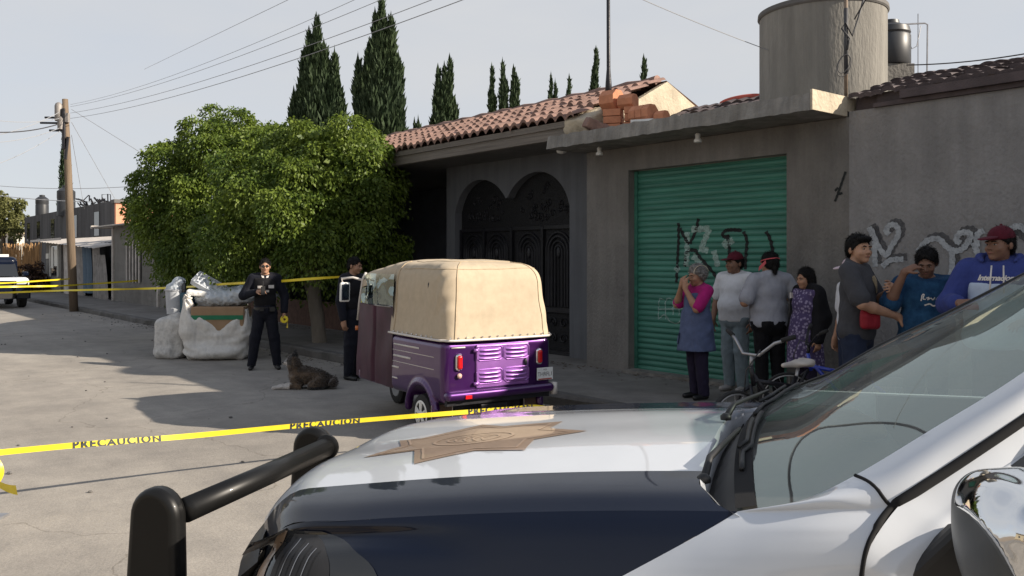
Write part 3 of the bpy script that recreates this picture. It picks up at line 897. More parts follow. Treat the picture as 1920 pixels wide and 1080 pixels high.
octo('clay_octagon', 'octagonal clay block on its side, in line right of the stacks', roof_p(1224, 212, 8.66) + Vector((0.0, -0.02, 0)), 0.128, 0.34, rz=0.72, layers=3)
octo('clay_octagon', 'smallest octagonal clay block at the right end of the row', roof_p(1250, 218, 8.66), 0.085, 0.16, rz=0.75)
for lab, x, n, wd in (('left square stack of clay bricks beside the mortar patch', 1150, 8.72, 0.25), ('right square stack of clay bricks under octagonal block', 1185, 8.76, 0.19)):
    t = thing('brick_stack', lab, 'bricks', slab_p(x, 3.53, n), STREET_ROT + 0.55, 'stacked clay bricks on the roof edge')
    for k in range(3):
        m = MB(); m.box((0.006 * (k % 2), 0, 0.055 + k * 0.104), (wd, wd * 0.95, 0.096)); bevel(m.build('brick_layer', M['tile_lump'], t), 0.006)
m = MB(); m.box((0, 0, 0.03), (0.3, 0.16, 0.05), rz=-0.4); tag(m.build('white_block', M['white_paint'], loc=slab_p(1206, 3.53, 8.5)), 'small white painted block lying flat on slab edge', 'block')
b = SDF(0.02); b.box((0, 0, 0.07), (0.17, 0.1, 0.075), 0.02, Euler((0.2, 0.4, 0.3)).to_matrix()); b.ell((0.09, 0, 0.05), (0.12, 0.09, 0.07))
tag(b.build('broken_brick', M['tile'], None, 0.014, 0.01, 14), 'dull broken brick chunk on slab left of the stacks', 'brick').location = slab_p(1118, 3.53, 8.5)
# ------------------------------------------------------------------ houses further down the street
def block_courses(name, m, parent, v0, v1, n0, n1, z0, z1):
    """wall whose street face shows block courses as real joints"""
    w = MB(); w.span((v0, n0 + 0.012, z0), (v1, n1, z1))
    z = z0
    r_ = random.Random(int(v0 * 10))
    while z < z1 - 0.05:
        h = min(0.2, z1 - z)
        w.span((v0 + 0.002, n0 + r_.uniform(0, .006), z + 0.008), (v1 - 0.002, n0 + 0.0118, z + h - 0.006)); z += 0.2
    return w.build(name, m, parent)
bh = site('block_house', 'low house of bare grey blocks with tin roof, beyond the tree', 'house', -35.0, 8.9)
block_courses('wall', M['block'], bh, 0, 12.5, 0, 0.25, 0.1, 2.95)
block_courses('end_wall', M['block'], bh, 0, 0.24, 0.26, 5, 0.1, 2.95)
w = MB(); w.span((-1.3, -0.45, 2.96), (12.6, 5, 3.0)); w.span((-1.34, -0.47, 2.93), (-1.2, 5, 3.04)); w.build('roof', M['tin_pale'], bh)
for v in (2.05,):
    w = MB(); w.span((v, -0.03, 0.95), (v + 1.7, 0.0, 2.35)); win = w.build('window', M['glass_dark'], bh)
    w = MB()
    for k in range(5): w.span((v + 0.38 * k + 0.02, -0.07, 0.9), (v + 0.38 * k + 0.12, -0.032, 2.4))
    w.build('window_bars', M['tin_pale'], win)
for v in (0.1, 5.6, 9.0):
    w = MB(); w.span((v, -0.06, 0.1), (v + 0.14, 0.012, 1.1 if v > 1 else 2.9)); w.build('post', M['tin_pale'], bh)

sk = site('scrap_shack', 'row of shacks patched from sheet metal and cloth beside the street', 'shack', -47.0, 8.9)
block_courses('wall', M['block'], sk, 0, 3.2, 0, 0.25, 0.1, 2.5)
w = MB(); w.span((3.2, 0.5, 0.1), (11.8, 0.6, 2.45)); w.build('back_panel', M['recess'], sk)
w = MB()
P = [[(-0.6 + 0.3 * i, -0.55 + 0.0 * i, 2.62 + (0.03 if i % 2 else 0) - 0.012 * i), (-0.6 + 0.3 * i, 4, 2.95 + (0.03 if i % 2 else 0))] for i in range(42)]
w.grid(P); w.span((-0.6, -0.58, 2.56), (6, -0.553, 2.66)); w.build('roof', M['tin_pale'], sk)
w = MB(); w.span((1.15, -0.02, 0.95), (2.7, -0.001, 2.35)); pw = w.build('window', M['glass_dark'], sk)
w = MB(); w.span((1.05, -0.06, 0.9), (1.15, 0, 2.4)); w.span((2.7, -0.06, 0.9), (2.8, 0, 2.4)); w.span((1.3, -0.04, 1.3), (1.8, -0.022, 2.3)); w.span((2.0, -0.04, 1.4), (2.6, -0.022, 2.2)); w.build('window_frame', M['white_wall'], pw)
w = MB(); w.span((0.15, -0.04, 1.75), (0.75, -0.001, 2.0)); w.build('notice_board', M['white_wall'], sk)
def sheet(name, m, v0, v1, n, z0, z1, amp, per, lean=0.0):
    P = []
    k = int((v1 - v0) / per * 6)
    for i in range(k + 1):
        v = v0 + (v1 - v0) * i / k; y = n + amp * math.sin(2 * math.pi * (v - v0) / per)
        P.append([(v, y, z0), (v + lean * 0.5, y * 0.9 + 0.02, (z0 + z1) / 2), (v + lean, y * 0.8, z1)])
    w = MB(); w.grid(P); return w.build(name, m, sk, smooth=True)
sheet('metal_sheet', M['tin_pale'], 3.3, 4.5, 0.1, 0.12, 2.4, 0.03, 0.25)
sheet('metal_sheet', M['tin'], 4.7, 7.0, 0.2, 0.12, 2.35, 0.03, 0.3)
sheet('cloth_sheet', M['tarp_blue'], 7.0, 8.3, 0.1, 0.3, 2.4, 0.08, 0.6, -0.2)
sheet('metal_sheet', M['tin'], 8.4, 9.6, 0.15, 0.12, 2.3, 0.03, 0.3)
sheet('metal_sheet', M['tin'], 9.7, 11.3, 0.0, 0.12, 1.9, 0.04, 0.3, -0.5)

dh = site('dark_block_house', 'long two storey house of stained dark blocks with an orange end wall', 'house', -46.8, 12.0)
w = MB(); w.span((-24, 0, 0), (-0.002, 0.3, 4.75)); w.span((-24, 0.301, 0), (-23.7, 7, 4.75)); w.build('wall', M['block_dark'], dh)
for v in (-23, -19.5, -15, -9, -4):
    w = MB(); w.span((v, -0.02, 3.0), (v + 1.0, 0.001, 4.3)); w.build('window', M['glass_dark'], dh)
w = MB(); w.span((0, 0, 0), (0.25, 7, 4.6)); w.build('end_wall', M['orange_wall'], dh)
w = MB(); w.span((-24, 0.31, 4.4), (0.0, 7, 4.55)); w.span((-0.3, -0.1, 4.602), (0.35, 7, 4.78)); w.build('roof_edge', M['soffit'], dh)
for lab, x, y, dd, r, h in (('black roof tank at the far left end of dark block house', 79, 398, 60, 0.42, 1.1), ('larger black roof tank behind the wooden pole', 124, 396, 53, 0.52, 1.45)):
    t = thing('roof_tank', lab, 'water tank', PX(x, y, dd), 0, 'black tanks on the dark house roof')
    m = MB(); m.lathe([(r, -0.3), (r, h * 0.45), (r * 0.96, h * 0.5), (r, h * 0.55), (r, h * 0.85), (r * 0.5, h), (0.01, h * 1.02)], n=24); m.build('tank_body', M['black_plastic'], t, smooth='auto')
    m = MB(); m.lathe([(r * 0.42, h), (r * 0.42, h * 1.1), (0.01, h * 1.12)], n=16); m.build('lid', M['black_plastic'], t, smooth='auto')
jk = thing('roof_scrap', 'tangle of scrap frames and rods on the dark house roof', 'scrap', PX(172, 392, 50))
m = MB(); rr = random.Random(8)
for k in range(46):
    a = Vector((rr.uniform(-0.6, 0.9), rr.uniform(-.4, .4), rr.uniform(0, 0.5))); m.tube([a, a + Vector((rr.uniform(-.5, .5), rr.uniform(-.3, .3), rr.uniform(-0.1, 0.4)))], rr.uniform(0.02, 0.06), 5)
m.tube([(0.6, 0, 0), (0.6, 0, 0.85), (1.1, 0, 0.85), (1.1, 0, 0)], 0.03, 6)
m.build('rods', M['iron'], jk)

wh = thing('white_house', 'small white house with lit wall at the far left end', 'house', PX(20, 540, 78), 0.5)
m = MB(); m.box((0, 0, 1.7), (5, 5, 6.4)); m.build('wall', M['white_wall'], wh)
m = MB(); m.box((0, 0, 4.98), (5.5, 5.5, 0.16)); m.build('roof', M['cream_wall'], wh)
for x in (-1.2, 0.2, 1.6):
    m = MB(); m.box((x, -2.51, 3.9), (0.7, 0.06, 1.1)); m.build('window', M['glass_dark'], wh)
m = MB(); m.box((0, -2.6, 2.9), (4.8, 0.12, 0.12)); m.build('balcony_rail', M['white_paint'], wh)
sf = thing('reed_fence', 'dry brown reed fence beside the parked police vehicle', 'fence', PX(45, 548, 46), -0.25)
m = MB(); rr = random.Random(21)
for i in range(170):
    x = -1.3 + 2.35 * i / 170; h = 2.5 + rr.uniform(-0.35, 0.2)
    m.tube([(x, rr.uniform(-.1, .1), -0.1), (x + rr.uniform(-.08, .08), rr.uniform(-.12, .12), h)], 0.028, 4)
m.build('reeds', M['straw'], sf)
m = MB()
for zz in (0.8, 1.7): m.box((-0.15, 0.02, zz), (2.4, 0.08, 0.08))
m.build('rail', M['wood'], sf)

M['house_ochre'] = mat('dusty_ochre_plaster', (0.36, 0.31, 0.22), 0.9, 0.12, 2, 0.2, 30)
# house across the street, behind the photographer: its lit front shows in the paintwork and the mirror
oh = site('opposite_house', 'cream house across the street with flat roof and two windows', 'house', -4, -8.5)
m = MB(); m.span((-9, -6, 0.1), (14, 0, 3.4)); m.build('wall', M['house_ochre'], oh)
m = MB(); m.span((-9.1, -6, 3.402), (14.1, 0.35, 3.62)); m.build('roof_slab', M['slab'], oh)
for v in (-6, 1.5, 8):
    m = MB(); m.span((v, 0.001, 1.1), (v + 1.5, 0.04, 2.4)); wn_ = m.build('window', M['glass_dark'], oh)
    m = MB(); m.span((v - .08, 0.001, 1.02), (v + 1.58, 0.08, 1.098)); m.build('sill', M['white_paint'], wn_)
m = MB(); m.span((-2.2, 0.001, 0.1), (-1.2, 0.05, 2.3)); m.build('door', M['tin'], oh)

# ------------------------------------------------------------------ wooden pole and cables
pole = thing('utility_pole', 'leaning wooden utility pole with transformer at the kerb', 'pole', PX(139, 576, 28.2))
def pole_at(y): return 28.2 / 1600 * (576 - y)
m = MB(); m.tube([(0, 0, -0.3), (-0.12, 0, 2.5), (-0.2, 0, 4.6), (-0.30, 0, pole_at(186))], [0.135, 0.125, 0.11, 0.09], 14); m.build('pole_shaft', M['wood'], pole, smooth=True)
m = MB(); m.lathe([(0.10, 0), (0.12, 0.03), (0.12, 0.5), (0.09, 0.58), (0.03, 0.62)], (-0.46, -0.1, pole_at(228)), 14); m.lathe([(0.1, 0), (0.11, 0.35), (0.05, 0.42)], (-0.36, -0.15, pole_at(244)), 12)
m.box((-0.16, -0.12, pole_at(222)), (0.1, 0.14, 0.3)); m.build('transformer', M['tin'], pole, smooth='auto')
m = MB()
for yy, l in ((222, 0.6), (232, 0.75), (246, 0.45)): m.tube([(-0.3, -0.12, pole_at(yy)), (-0.3 - l, -0.12, pole_at(yy) + 0.01)], 0.035, 6)
m.tube([(-0.28, -0.14, pole_at(205)), (-0.25, -0.16, pole_at(280))], 0.06, 7)
m.tube([(-0.12, -0.16, pole_at(258)), (-0.2, -0.17, pole_at(300))], 0.05, 7)
m.build('brackets', M['iron'], pole)
m = MB(); m.lathe([(0.17, 0), (0.17, 0.05)], (0.0, 0, pole_at(545)), 14, cap=False); m.build('band', M['tin_pale'], pole)
CAB = 'overhead cables'
def cable(lab, pts, r, m='wire_far', sag=0.0):
    P = []
    a, b_ = pts[0], pts[-1]
    Q = cat_curve(pts, 12) if len(pts) > 2 else [a.lerp(b_, i / 24) for i in range(25)]
    n = len(Q) - 1
    P = [p - Vector((0, 0, sag * 4 * (i / n) * (1 - i / n))) for i, p in enumerate(Q)]
    mb = MB(); mb.tube(P, r, 5)
    return tag(mb.build('power_cable', M[m]), lab, 'cable', CAB)
top = PX(125, 215, 28.2)
for i, (y0, x1, y1) in enumerate(((196, 560, 35), (200, 610, 32), (212, 640, 52), (222, 640, 70))):
    d1 = 9.5
    t_ = 0.60
    a = PX(132, y0, 28); xx = 132 + (x1 - 132) * 1.95; yy = y0 + (y1 - y0) * 2.1
    cable(['topmost thin cable from wooden pole up over the cypresses', 'second thin cable from wooden pole up over the cypresses', 'third thin cable from wooden pole up over the cypresses',
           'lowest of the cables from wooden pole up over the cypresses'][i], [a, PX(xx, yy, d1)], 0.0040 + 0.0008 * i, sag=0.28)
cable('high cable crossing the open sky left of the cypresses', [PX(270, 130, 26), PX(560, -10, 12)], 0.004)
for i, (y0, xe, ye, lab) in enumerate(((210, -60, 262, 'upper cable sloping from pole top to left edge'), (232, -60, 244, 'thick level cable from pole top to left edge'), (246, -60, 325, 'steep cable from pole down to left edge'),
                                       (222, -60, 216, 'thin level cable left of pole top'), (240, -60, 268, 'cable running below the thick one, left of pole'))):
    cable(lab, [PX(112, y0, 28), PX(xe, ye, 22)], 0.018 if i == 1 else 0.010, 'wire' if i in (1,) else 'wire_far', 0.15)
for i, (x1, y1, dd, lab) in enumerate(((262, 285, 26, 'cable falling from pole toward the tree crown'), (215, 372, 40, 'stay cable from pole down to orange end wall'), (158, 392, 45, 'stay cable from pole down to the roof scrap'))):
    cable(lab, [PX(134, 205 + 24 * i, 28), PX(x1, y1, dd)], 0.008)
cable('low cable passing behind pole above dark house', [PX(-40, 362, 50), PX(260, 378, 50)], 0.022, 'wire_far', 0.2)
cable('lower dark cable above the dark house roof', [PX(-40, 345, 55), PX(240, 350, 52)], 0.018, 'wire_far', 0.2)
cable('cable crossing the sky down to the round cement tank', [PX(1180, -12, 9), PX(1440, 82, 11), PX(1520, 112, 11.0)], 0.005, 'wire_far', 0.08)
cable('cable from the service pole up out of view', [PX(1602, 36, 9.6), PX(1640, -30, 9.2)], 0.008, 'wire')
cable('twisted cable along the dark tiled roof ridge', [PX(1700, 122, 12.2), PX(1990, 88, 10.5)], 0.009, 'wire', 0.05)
# ------------------------------------------------------------------ trees
def leaf_mat(name, lo, hi, trans=0.35, rough=0.5, scale=1.4):
    m, nt, N, L, b = _nodes(name)
    tc = N.new('ShaderNodeTexCoord')
    n1 = N.new('ShaderNodeTexNoise'); n1.inputs['Scale'].default_value = scale; n1.inputs['Detail'].default_value = 3
    n2 = N.new('ShaderNodeTexNoise'); n2.inputs['Scale'].default_value = 23; n2.inputs['Detail'].default_value = 1
    L.new(tc.outputs['Object'], n1.inputs['Vector']); L.new(tc.outputs['Object'], n2.inputs['Vector'])
    ad = N.new('ShaderNodeMath'); ad.operation = 'ADD'; L.new(n1.outputs['Fac'], ad.inputs[0]); L.new(n2.outputs['Fac'], ad.inputs[1])
    r = N.new('ShaderNodeValToRGB')
    r.color_ramp.elements[0].position = 0.74; r.color_ramp.elements[0].color = (*lo, 1)
    r.color_ramp.elements[1].position = 1.22; r.color_ramp.elements[1].color = (*hi, 1)
    L.new(ad.outputs['Value'], r.inputs['Fac'])
    # ramp positions beyond 1 are clamped, so halve the sum first
    ad.operation = 'AVERAGE' if False else 'ADD'
    hv = N.new('ShaderNodeMath'); hv.operation = 'MULTIPLY'; hv.inputs[1].default_value = 0.5
    L.new(ad.outputs['Value'], hv.inputs[0]); L.new(hv.outputs['Value'], r.inputs['Fac'])
    r.color_ramp.elements[0].position = 0.36; r.color_ramp.elements[1].position = 0.64
    L.new(r.outputs['Color'], b.inputs['Base Color'])
    b.inputs['Roughness'].default_value = rough; b.inputs['Specular IOR Level'].default_value = 0.3
    tr = N.new('ShaderNodeBsdfTranslucent')
    L.new(r.outputs['Color'], tr.inputs['Color'])
    mx = N.new('ShaderNodeMixShader'); mx.inputs['Fac'].default_value = trans
    L.new(b.outputs['BSDF'], mx.inputs[1]); L.new(tr.outputs['BSDF'], mx.inputs[2])
    L.new(mx.outputs['Shader'], N['Material Output'].inputs['Surface'])
    return m

M['fig_leaf'] = leaf_mat('broad_green_leaf', (0.045, 0.088, 0.016), (0.185, 0.245, 0.036), 0.34, 0.5)
M['cypress_leaf'] = leaf_mat('cypress_foliage', (0.018, 0.036, 0.017), (0.05, 0.078, 0.032), 0.15, 0.7, 0.9)
M['far_leaf'] = leaf_mat('pale_far_foliage', (0.09, 0.10, 0.03), (0.17, 0.17, 0.06), 0.3, 0.6)
M['bark'] = mat('pale_grey_bark', (0.20, 0.175, 0.145), 0.92, 0.25, 7, 0.6, 22, stretch=(1, 1, 0.25), dirt=0.3)
M['bark_dark'] = mat('brown_bark', (0.11, 0.085, 0.06), 0.92, 0.25, 7, 0.6, 22, stretch=(1, 1, 0.2))

def quads_mesh(name, V):
    """V: (n,4,3) array"""
    n = len(V)
    me = bpy.data.meshes.new(name)
    me.vertices.add(n * 4); me.vertices.foreach_set('co', V.astype(np.float32).ravel())
    me.loops.add(n * 4); me.loops.foreach_set('vertex_index', np.arange(n * 4, dtype=np.int32))
    me.polygons.add(n); me.polygons.foreach_set('loop_start', np.arange(0, n * 4, 4, dtype=np.int32))
    me.update(calc_edges=True)
    return me

def leaves_at(P, D, U, ln, wd, bend):
    """leaf rhombs: P base points, D direction, U side vector"""
    D = D / np.linalg.norm(D, axis=1)[:, None]
    U = U - D * (U * D).sum(1)[:, None]; U = U / np.maximum(np.linalg.norm(U, axis=1)[:, None], 1e-6)
    Nn = np.cross(D, U)
    mid = P + D * (ln * 0.45)[:, None] + Nn * (bend * ln)[:, None]
    return np.stack([P, mid + U * wd[:, None], P + D * ln[:, None], mid - U * wd[:, None]], 1)

def weeping_crown(name, lobes, n_clump, per, seed, material, parent, leaf=(0.078, 0.022), clump=0.50, core=9000):
    """crown of drooping tassels: lobes carry domed clumps, clumps carry hanging leaves"""
    g = np.random.default_rng(seed)
    lobes = [(np.array(c), np.array(r)) for c, r in lobes]
    area = np.array([(r[0] * r[1] + r[1] * r[2] + r[0] * r[2]) for _, r in lobes]); area /= area.sum()
    cl = []; tries = 0
    while len(cl) < n_clump and tries < 5000:
        tries += 1
        i = g.choice(len(lobes), p=area)
        c, r = lobes[i]
        d = g.normal(size=3); d /= np.linalg.norm(d)
        p = c + r * d * g.uniform(0.72, 1.16)
        if any((((p - c2) / (r2 * 0.90)) ** 2).sum() < 1 for j, (c2, r2) in enumerate(lobes) if j != i): continue
        if any(((p - q) ** 2).sum() < (clump * 0.98) ** 2 for q, _ in cl): continue
        cl.append((p, d / r))
    A = []
    for p, d in cl:
        d = d / np.linalg.norm(d)
        cs = clump * g.uniform(0.55, 1.3)
        k = int(per * g.uniform(0.8, 1.25) * (cs / clump) ** 2)
        # domed tassel: leaves lie on the upper, outer side of a small dome and trail down below it
        q = g.normal(size=(k, 3)); q += d * 0.9 + np.array([0, 0, 0.35]); q /= np.linalg.norm(q, axis=1)[:, None]
        sh = cs * g.uniform(0.62, 1.08, size=(k, 1))
        P = p + q * sh * np.array([0.90, 0.90, 0.58])
        tail = g.uniform(0, 1, k) ** 2.6 * cs * 1.15 * (1 - np.clip(q[:, 2], 0, 1) * 0.8)
        P[:, 2] -= tail
        P[:, 0] += np.sin(tail * 9 + p[0] * 7) * 0.03; P[:, 1] += np.cos(tail * 8 + p[1] * 5) * 0.03
        D = q * 0.6 + np.array([0, 0, -0.8]) + g.normal(size=(k, 3)) * 0.32
        A.append(leaves_at(P, D, g.normal(size=(k, 3)), leaf[0] * g.uniform(0.8, 1.2) * g.uniform(0.65, 1.35, k), leaf[1] * g.uniform(0.7, 1.25, k), g.uniform(-0.12, 0.2, k)))
    w = g.choice(len(lobes), size=core, p=area)
    C0 = np.array([lobes[i][0] for i in w]); R0 = np.array([lobes[i][1] for i in w])
    d = g.normal(size=(core, 3)); d /= np.linalg.norm(d, axis=1)[:, None]
    P = C0 + R0 * d * (g.uniform(0.4, 0.86, size=(core, 1)))
    A.append(leaves_at(P, g.normal(size=(core, 3)) + np.array([0, 0, -0.5]), g.normal(size=(core, 3)), np.full(core, leaf[0] * 2.0), np.full(core, leaf[1] * 2.4), np.zeros(core)))
    return link(name, quads_mesh(name, np.concatenate(A)), material, parent, smooth=False)

def trunk(parent, pts, rs, limbs, m, name='trunk'):
    mb = SDF(0.05)
    mb.chain(pts, rs)
    for lp, lr in limbs: mb.chain(lp, lr)
    return mb.build(name, m, parent, 0.028, 0.012, 8)

f1 = thing('ficus_tree', 'leafy green tree nearer the rickshaw, lit yellow green on its right side', 'tree', PX(592, 640, 16.3) * 1.0)
f1.location.z = 0.15
trunk(f1, [(0.08, 0, -0.1), (0.03, 0, 0.5), (-0.05, 0, 1.05), (-0.1, 0, 1.5)], [0.15, 0.125, 0.14, 0.13],
      [([(-0.05, 0, 0.95), (0.25, 0.1, 1.7), (0.7, 0.2, 2.6)], [0.1, 0.08, 0.05]), ([(-0.1, 0, 1.1), (-0.55, 0.1, 1.9), (-0.9, 0.1, 2.7)], [0.1, 0.08, 0.05]),
       ([(-0.1, 0, 1.4), (-0.1, 0.3, 2.4), (0.0, 0.4, 3.1)], [0.1, 0.08, 0.05])], M['bark'])
weeping_crown('crown', [((-0.10, 0.0, 2.60), (1.1, 1.25, 1.05)), ((0.55, -0.1, 3.35), (0.75, 0.85, 0.7)), ((-0.75, -0.05, 3.15), (0.7, 0.9, 0.7)),
                        ((0.9, 0.1, 2.15), (0.46, 0.8, 0.6)), ((-1.0, -0.1, 2.2), (0.75, 0.9, 0.65)), ((0.1, -0.5, 2.15), (0.95, 0.8, 0.55)),
                        ((0.05, -0.2, 3.75), (0.42, 0.6, 0.42)), ((0.9, 0.0, 2.95), (0.38, 0.6, 0.5))], 110, 800, 1, M['fig_leaf'], f1, core=6000)
f2 = thing('ficus_tree', 'broader leafy green tree standing behind the white sacks', 'tree', PX(385, 600, 19.3))
f2.location.z = 0.15
trunk(f2, [(0, 0, -0.1), (0.03, 0, 0.6), (0, 0, 1.4)], [0.17, 0.14, 0.15],
      [([(0, 0, 1.1), (0.5, 0.1, 1.9), (1.0, 0.2, 2.8)], [0.11, 0.09, 0.05]), ([(0, 0, 1.2), (-0.6, 0.1, 2.0), (-1.1, 0.1, 2.9)], [0.11, 0.09, 0.05]),
       ([(0, 0, 1.4), (0.1, 0.3, 2.4), (0.2, 0.4, 3.4)], [0.11, 0.09, 0.05])], M['bark'])
weeping_crown('crown', [((0.25, 0, 2.85), (1.2, 1.3, 1.35)), ((0.35, 0, 4.15), (0.72, 0.8, 0.72)), ((-0.42, 0, 3.55), (0.58, 0.8, 0.6)), ((1.2, 0, 3.85), (0.62, 0.8, 0.55)),
                        ((-0.66, -0.1, 2.6), (0.55, 0.9, 0.8)), ((-0.35, -0.1, 1.95), (0.52, 0.8, 0.65)), ((0.9, -0.2, 2.1), (0.85, 0.9, 0.7)), ((0.1, -0.5, 2.0), (0.9, 0.8, 0.7)), ((1.75, 0.1, 3.05), (0.55, 0.8, 0.75)), ((0.05, -0.3, 1.25), (0.5, 0.6, 0.4)),
                        ((-0.95, 0, 3.1), (0.3, 0.5, 0.35))],
              150, 800, 2, M['fig_leaf'], f2, core=7500)

def cypress(label, base, spires, seed, dens=520):
    """spires: list of (x offset m, foot z, tip z, radius)"""
    t = thing('cypress_tree', label, 'tree', base, 0, 'cypresses behind the tiled roof')
    g = np.random.default_rng(seed)
    A = []
    for sx, z0, z1, r in spires:
        n = int(dens * (z1 - z0) * (0.5 + r)); hgt = z1 - z0
        u = g.uniform(0, 1, n) ** 1.15
        prof = r * np.clip(np.minimum(1.0, (u * 5 + 0.55)) * (1 - u) ** 0.62, 0.035, None)
        an = g.uniform(0, 2 * np.pi, n)
        lump = 1 + 0.22 * np.sin(an * 3 + u * 17) + 0.18 * np.sin(an * 5 - u * 29)
        rad = prof * lump * g.uniform(0.72, 1.08, n)
        lean = sx * 0.12
        P = np.stack([sx + lean * u * 0 + rad * np.cos(an) + 0.04 * np.sin(u * 9 + sx), rad * np.sin(an), z0 + u * hgt], 1)
        D = np.stack([np.cos(an) * 0.28, np.sin(an) * 0.28, np.ones(n)], 1) + g.normal(size=(n, 3)) * 0.16
        ln = g.uniform(0.18, 0.5, n) * (0.7 + 0.5 * r)
        A.append(leaves_at(P, D, g.normal(size=(n, 3)), ln, g.uniform(0.03, 0.07, n), np.zeros(n)))
        k = 60
        P = np.stack([np.full(k, sx) + g.normal(size=k) * 0.03, g.normal(size=k) * 0.03, z1 - 0.25 + g.uniform(0, 0.35, k)], 1)
        A.append(leaves_at(P, np.stack([g.normal(size=k) * .12, g.normal(size=k) * .12, np.ones(k)], 1), g.normal(size=(k, 3)), g.uniform(0.1, 0.25, k), np.full(k, 0.018), np.zeros(k)))
        # closed dark heart of upright sprays
        n2 = int(n * 0.5)
        u = g.uniform(0, 1, n2); an = g.uniform(0, 2 * np.pi, n2); rad = r * np.clip((1 - u) ** 0.62, 0.03, None) * g.uniform(0.1, 0.7, n2)
        P = np.stack([sx + rad * np.cos(an), rad * np.sin(an), z0 + u * hgt * 0.95], 1)
        A.append(leaves_at(P, np.stack([np.zeros(n2), np.zeros(n2), np.ones(n2)], 1), g.normal(size=(n2, 3)), g.uniform(0.4, 0.8, n2), g.uniform(0.08, 0.16, n2) * (0.4 + r), np.zeros(n2)))
    link('crown', quads_mesh('crown', np.concatenate(A)), M['cypress_leaf'], t, smooth=False)
    mb = MB(); mb.tube([(0, 0, -0.2), (0, 0, 2.5), (0.0, 0, 5.0)], [0.2, 0.16, 0.1], 8); mb.build('trunk', M['bark_dark'], t, smooth=True)
    return t
def cyp(label, x, d, spires, seed, dens=420):
    """spires given in photograph pixels: (x, tip y, foot y, half width px)"""
    k = d / 1600
    base = PX(x, 485, d); base.z = 0
    return cypress(label, base, [((sx - x) * k, CAM_H - (fy - 485) * k - 0.6, CAM_H - (ty - 485) * k, hw * k) for sx, ty, fy, hw in spires], seed, dens)
cyp('large cypress with many spires above the left tree crown', 600, 34, [(593, 42, 235, 13), (579, 70, 245, 15), (607, 96, 245, 18), (570, 108, 250, 14), (620, 145, 250, 20), (588, 120, 260, 24), (600, 130, 262, 26), (565, 190, 260, 16), (551, 188, 250, 9), (636, 168, 250, 10), (642, 192, 245, 7), (627, 110, 250, 9)], 31)
cyp('tallest cypress, right beside the gap over the tiled roof', 712, 32, [(714, 12, 250, 13), (703, 36, 255, 14), (724, 50, 255, 13), (733, 42, 255, 12), (712, 70, 260, 24), (692, 92, 260, 14), (671, 122, 250, 9), (683, 140, 262, 17), (747, 120, 258, 12), (738, 105, 262, 20), (722, 130, 265, 30), (700, 140, 265, 24)], 32)
cyp('three tipped cypress over the left part of the tiled roof', 832, 44, [(843, 118, 250, 9), (833, 132, 255, 11), (821, 136, 255, 9), (828, 180, 262, 15), (842, 175, 262, 13), (815, 200, 262, 9), (853, 200, 260, 8)], 33, 300)
cyp('slim cypress, left of the trio over the roof middle', 922, 50, [(922, 130, 240, 6), (926, 185, 240, 7)], 34, 260)
cyp('tall middle cypress of the trio over the roof', 942, 50, [(942, 122, 240, 6), (948, 155, 240, 6), (944, 180, 240, 11)], 35, 260)
cyp('right cypress of the trio with two close tips', 964, 50, [(963, 135, 235, 7), (969, 150, 235, 6), (960, 185, 235, 6)], 36, 260)
cyp('small double tipped cypress over the roof ridge', 1036, 58, [(1033, 148, 215, 5), (1041, 162, 215, 4.5)], 37, 220)
cyp('smallest cypress tip just above the roof ridge', 1067, 60, [(1067, 150, 210, 4.5)], 38, 220)
cyp('dark slim cypress standing left of the antenna mast', 1117, 46, [(1117, 100, 200, 6.5), (1112, 140, 200, 5)], 39, 260)
cyp('slim cypress on the right, above the gable end', 1207, 50, [(1207, 115, 215, 7.5), (1205, 160, 215, 8)], 40, 260)
cyp('low cypress tips at the left end of the tiled roof', 780, 56, [(777, 236, 275, 5), (784, 232, 275, 5)], 41, 220)
cyp('narrow dark cypress hidden behind the wooden pole', 122, 74, [(122, 262, 400, 11), (118, 250, 400, 6), (126, 300, 400, 10)], 42, 160)

ft = thing('far_tree', 'pale green tree at the far left edge beyond white house', 'tree', PX(5, 520, 64))
ft.location.z = 0
weeping_crown('crown', [((0, 0, 5.3), (1.3, 1.2, 1.2)), ((-1.2, 0, 4.6), (1.2, 1.2, 1.3)), ((0.9, 0, 4.4), (0.7, 0.8, 0.7))], 60, 90, 3, M['far_leaf'], ft, (0.2, 0.08), 0.45, 500)
trunk(ft, [(0, 0, -0.1), (0, 0, 2), (0.1, 0, 4.4)], [0.25, 0.2, 0.1], [([(0, 0, 2.5), (-0.8, 0, 3.6), (-1.1, 0, 4.4)], [0.15, 0.1, 0.06])], M['bark_dark'])
bs = thing('dark_bush', 'dark brown bush heaped against the reed fence', 'bush', PX(61, 552, 41))
weeping_crown('foliage', [((0, 0, 0.75), (0.5, 0.5, 0.7)), ((0.25, 0, 0.5), (0.4, 0.5, 0.5))], 30, 90, 5, leaf_mat('dry_dark_leaf', (0.03, 0.018, 0.013), (0.09, 0.05, 0.035), 0.1, 0.8), bs, (0.13, 0.04), 0.25, 300)
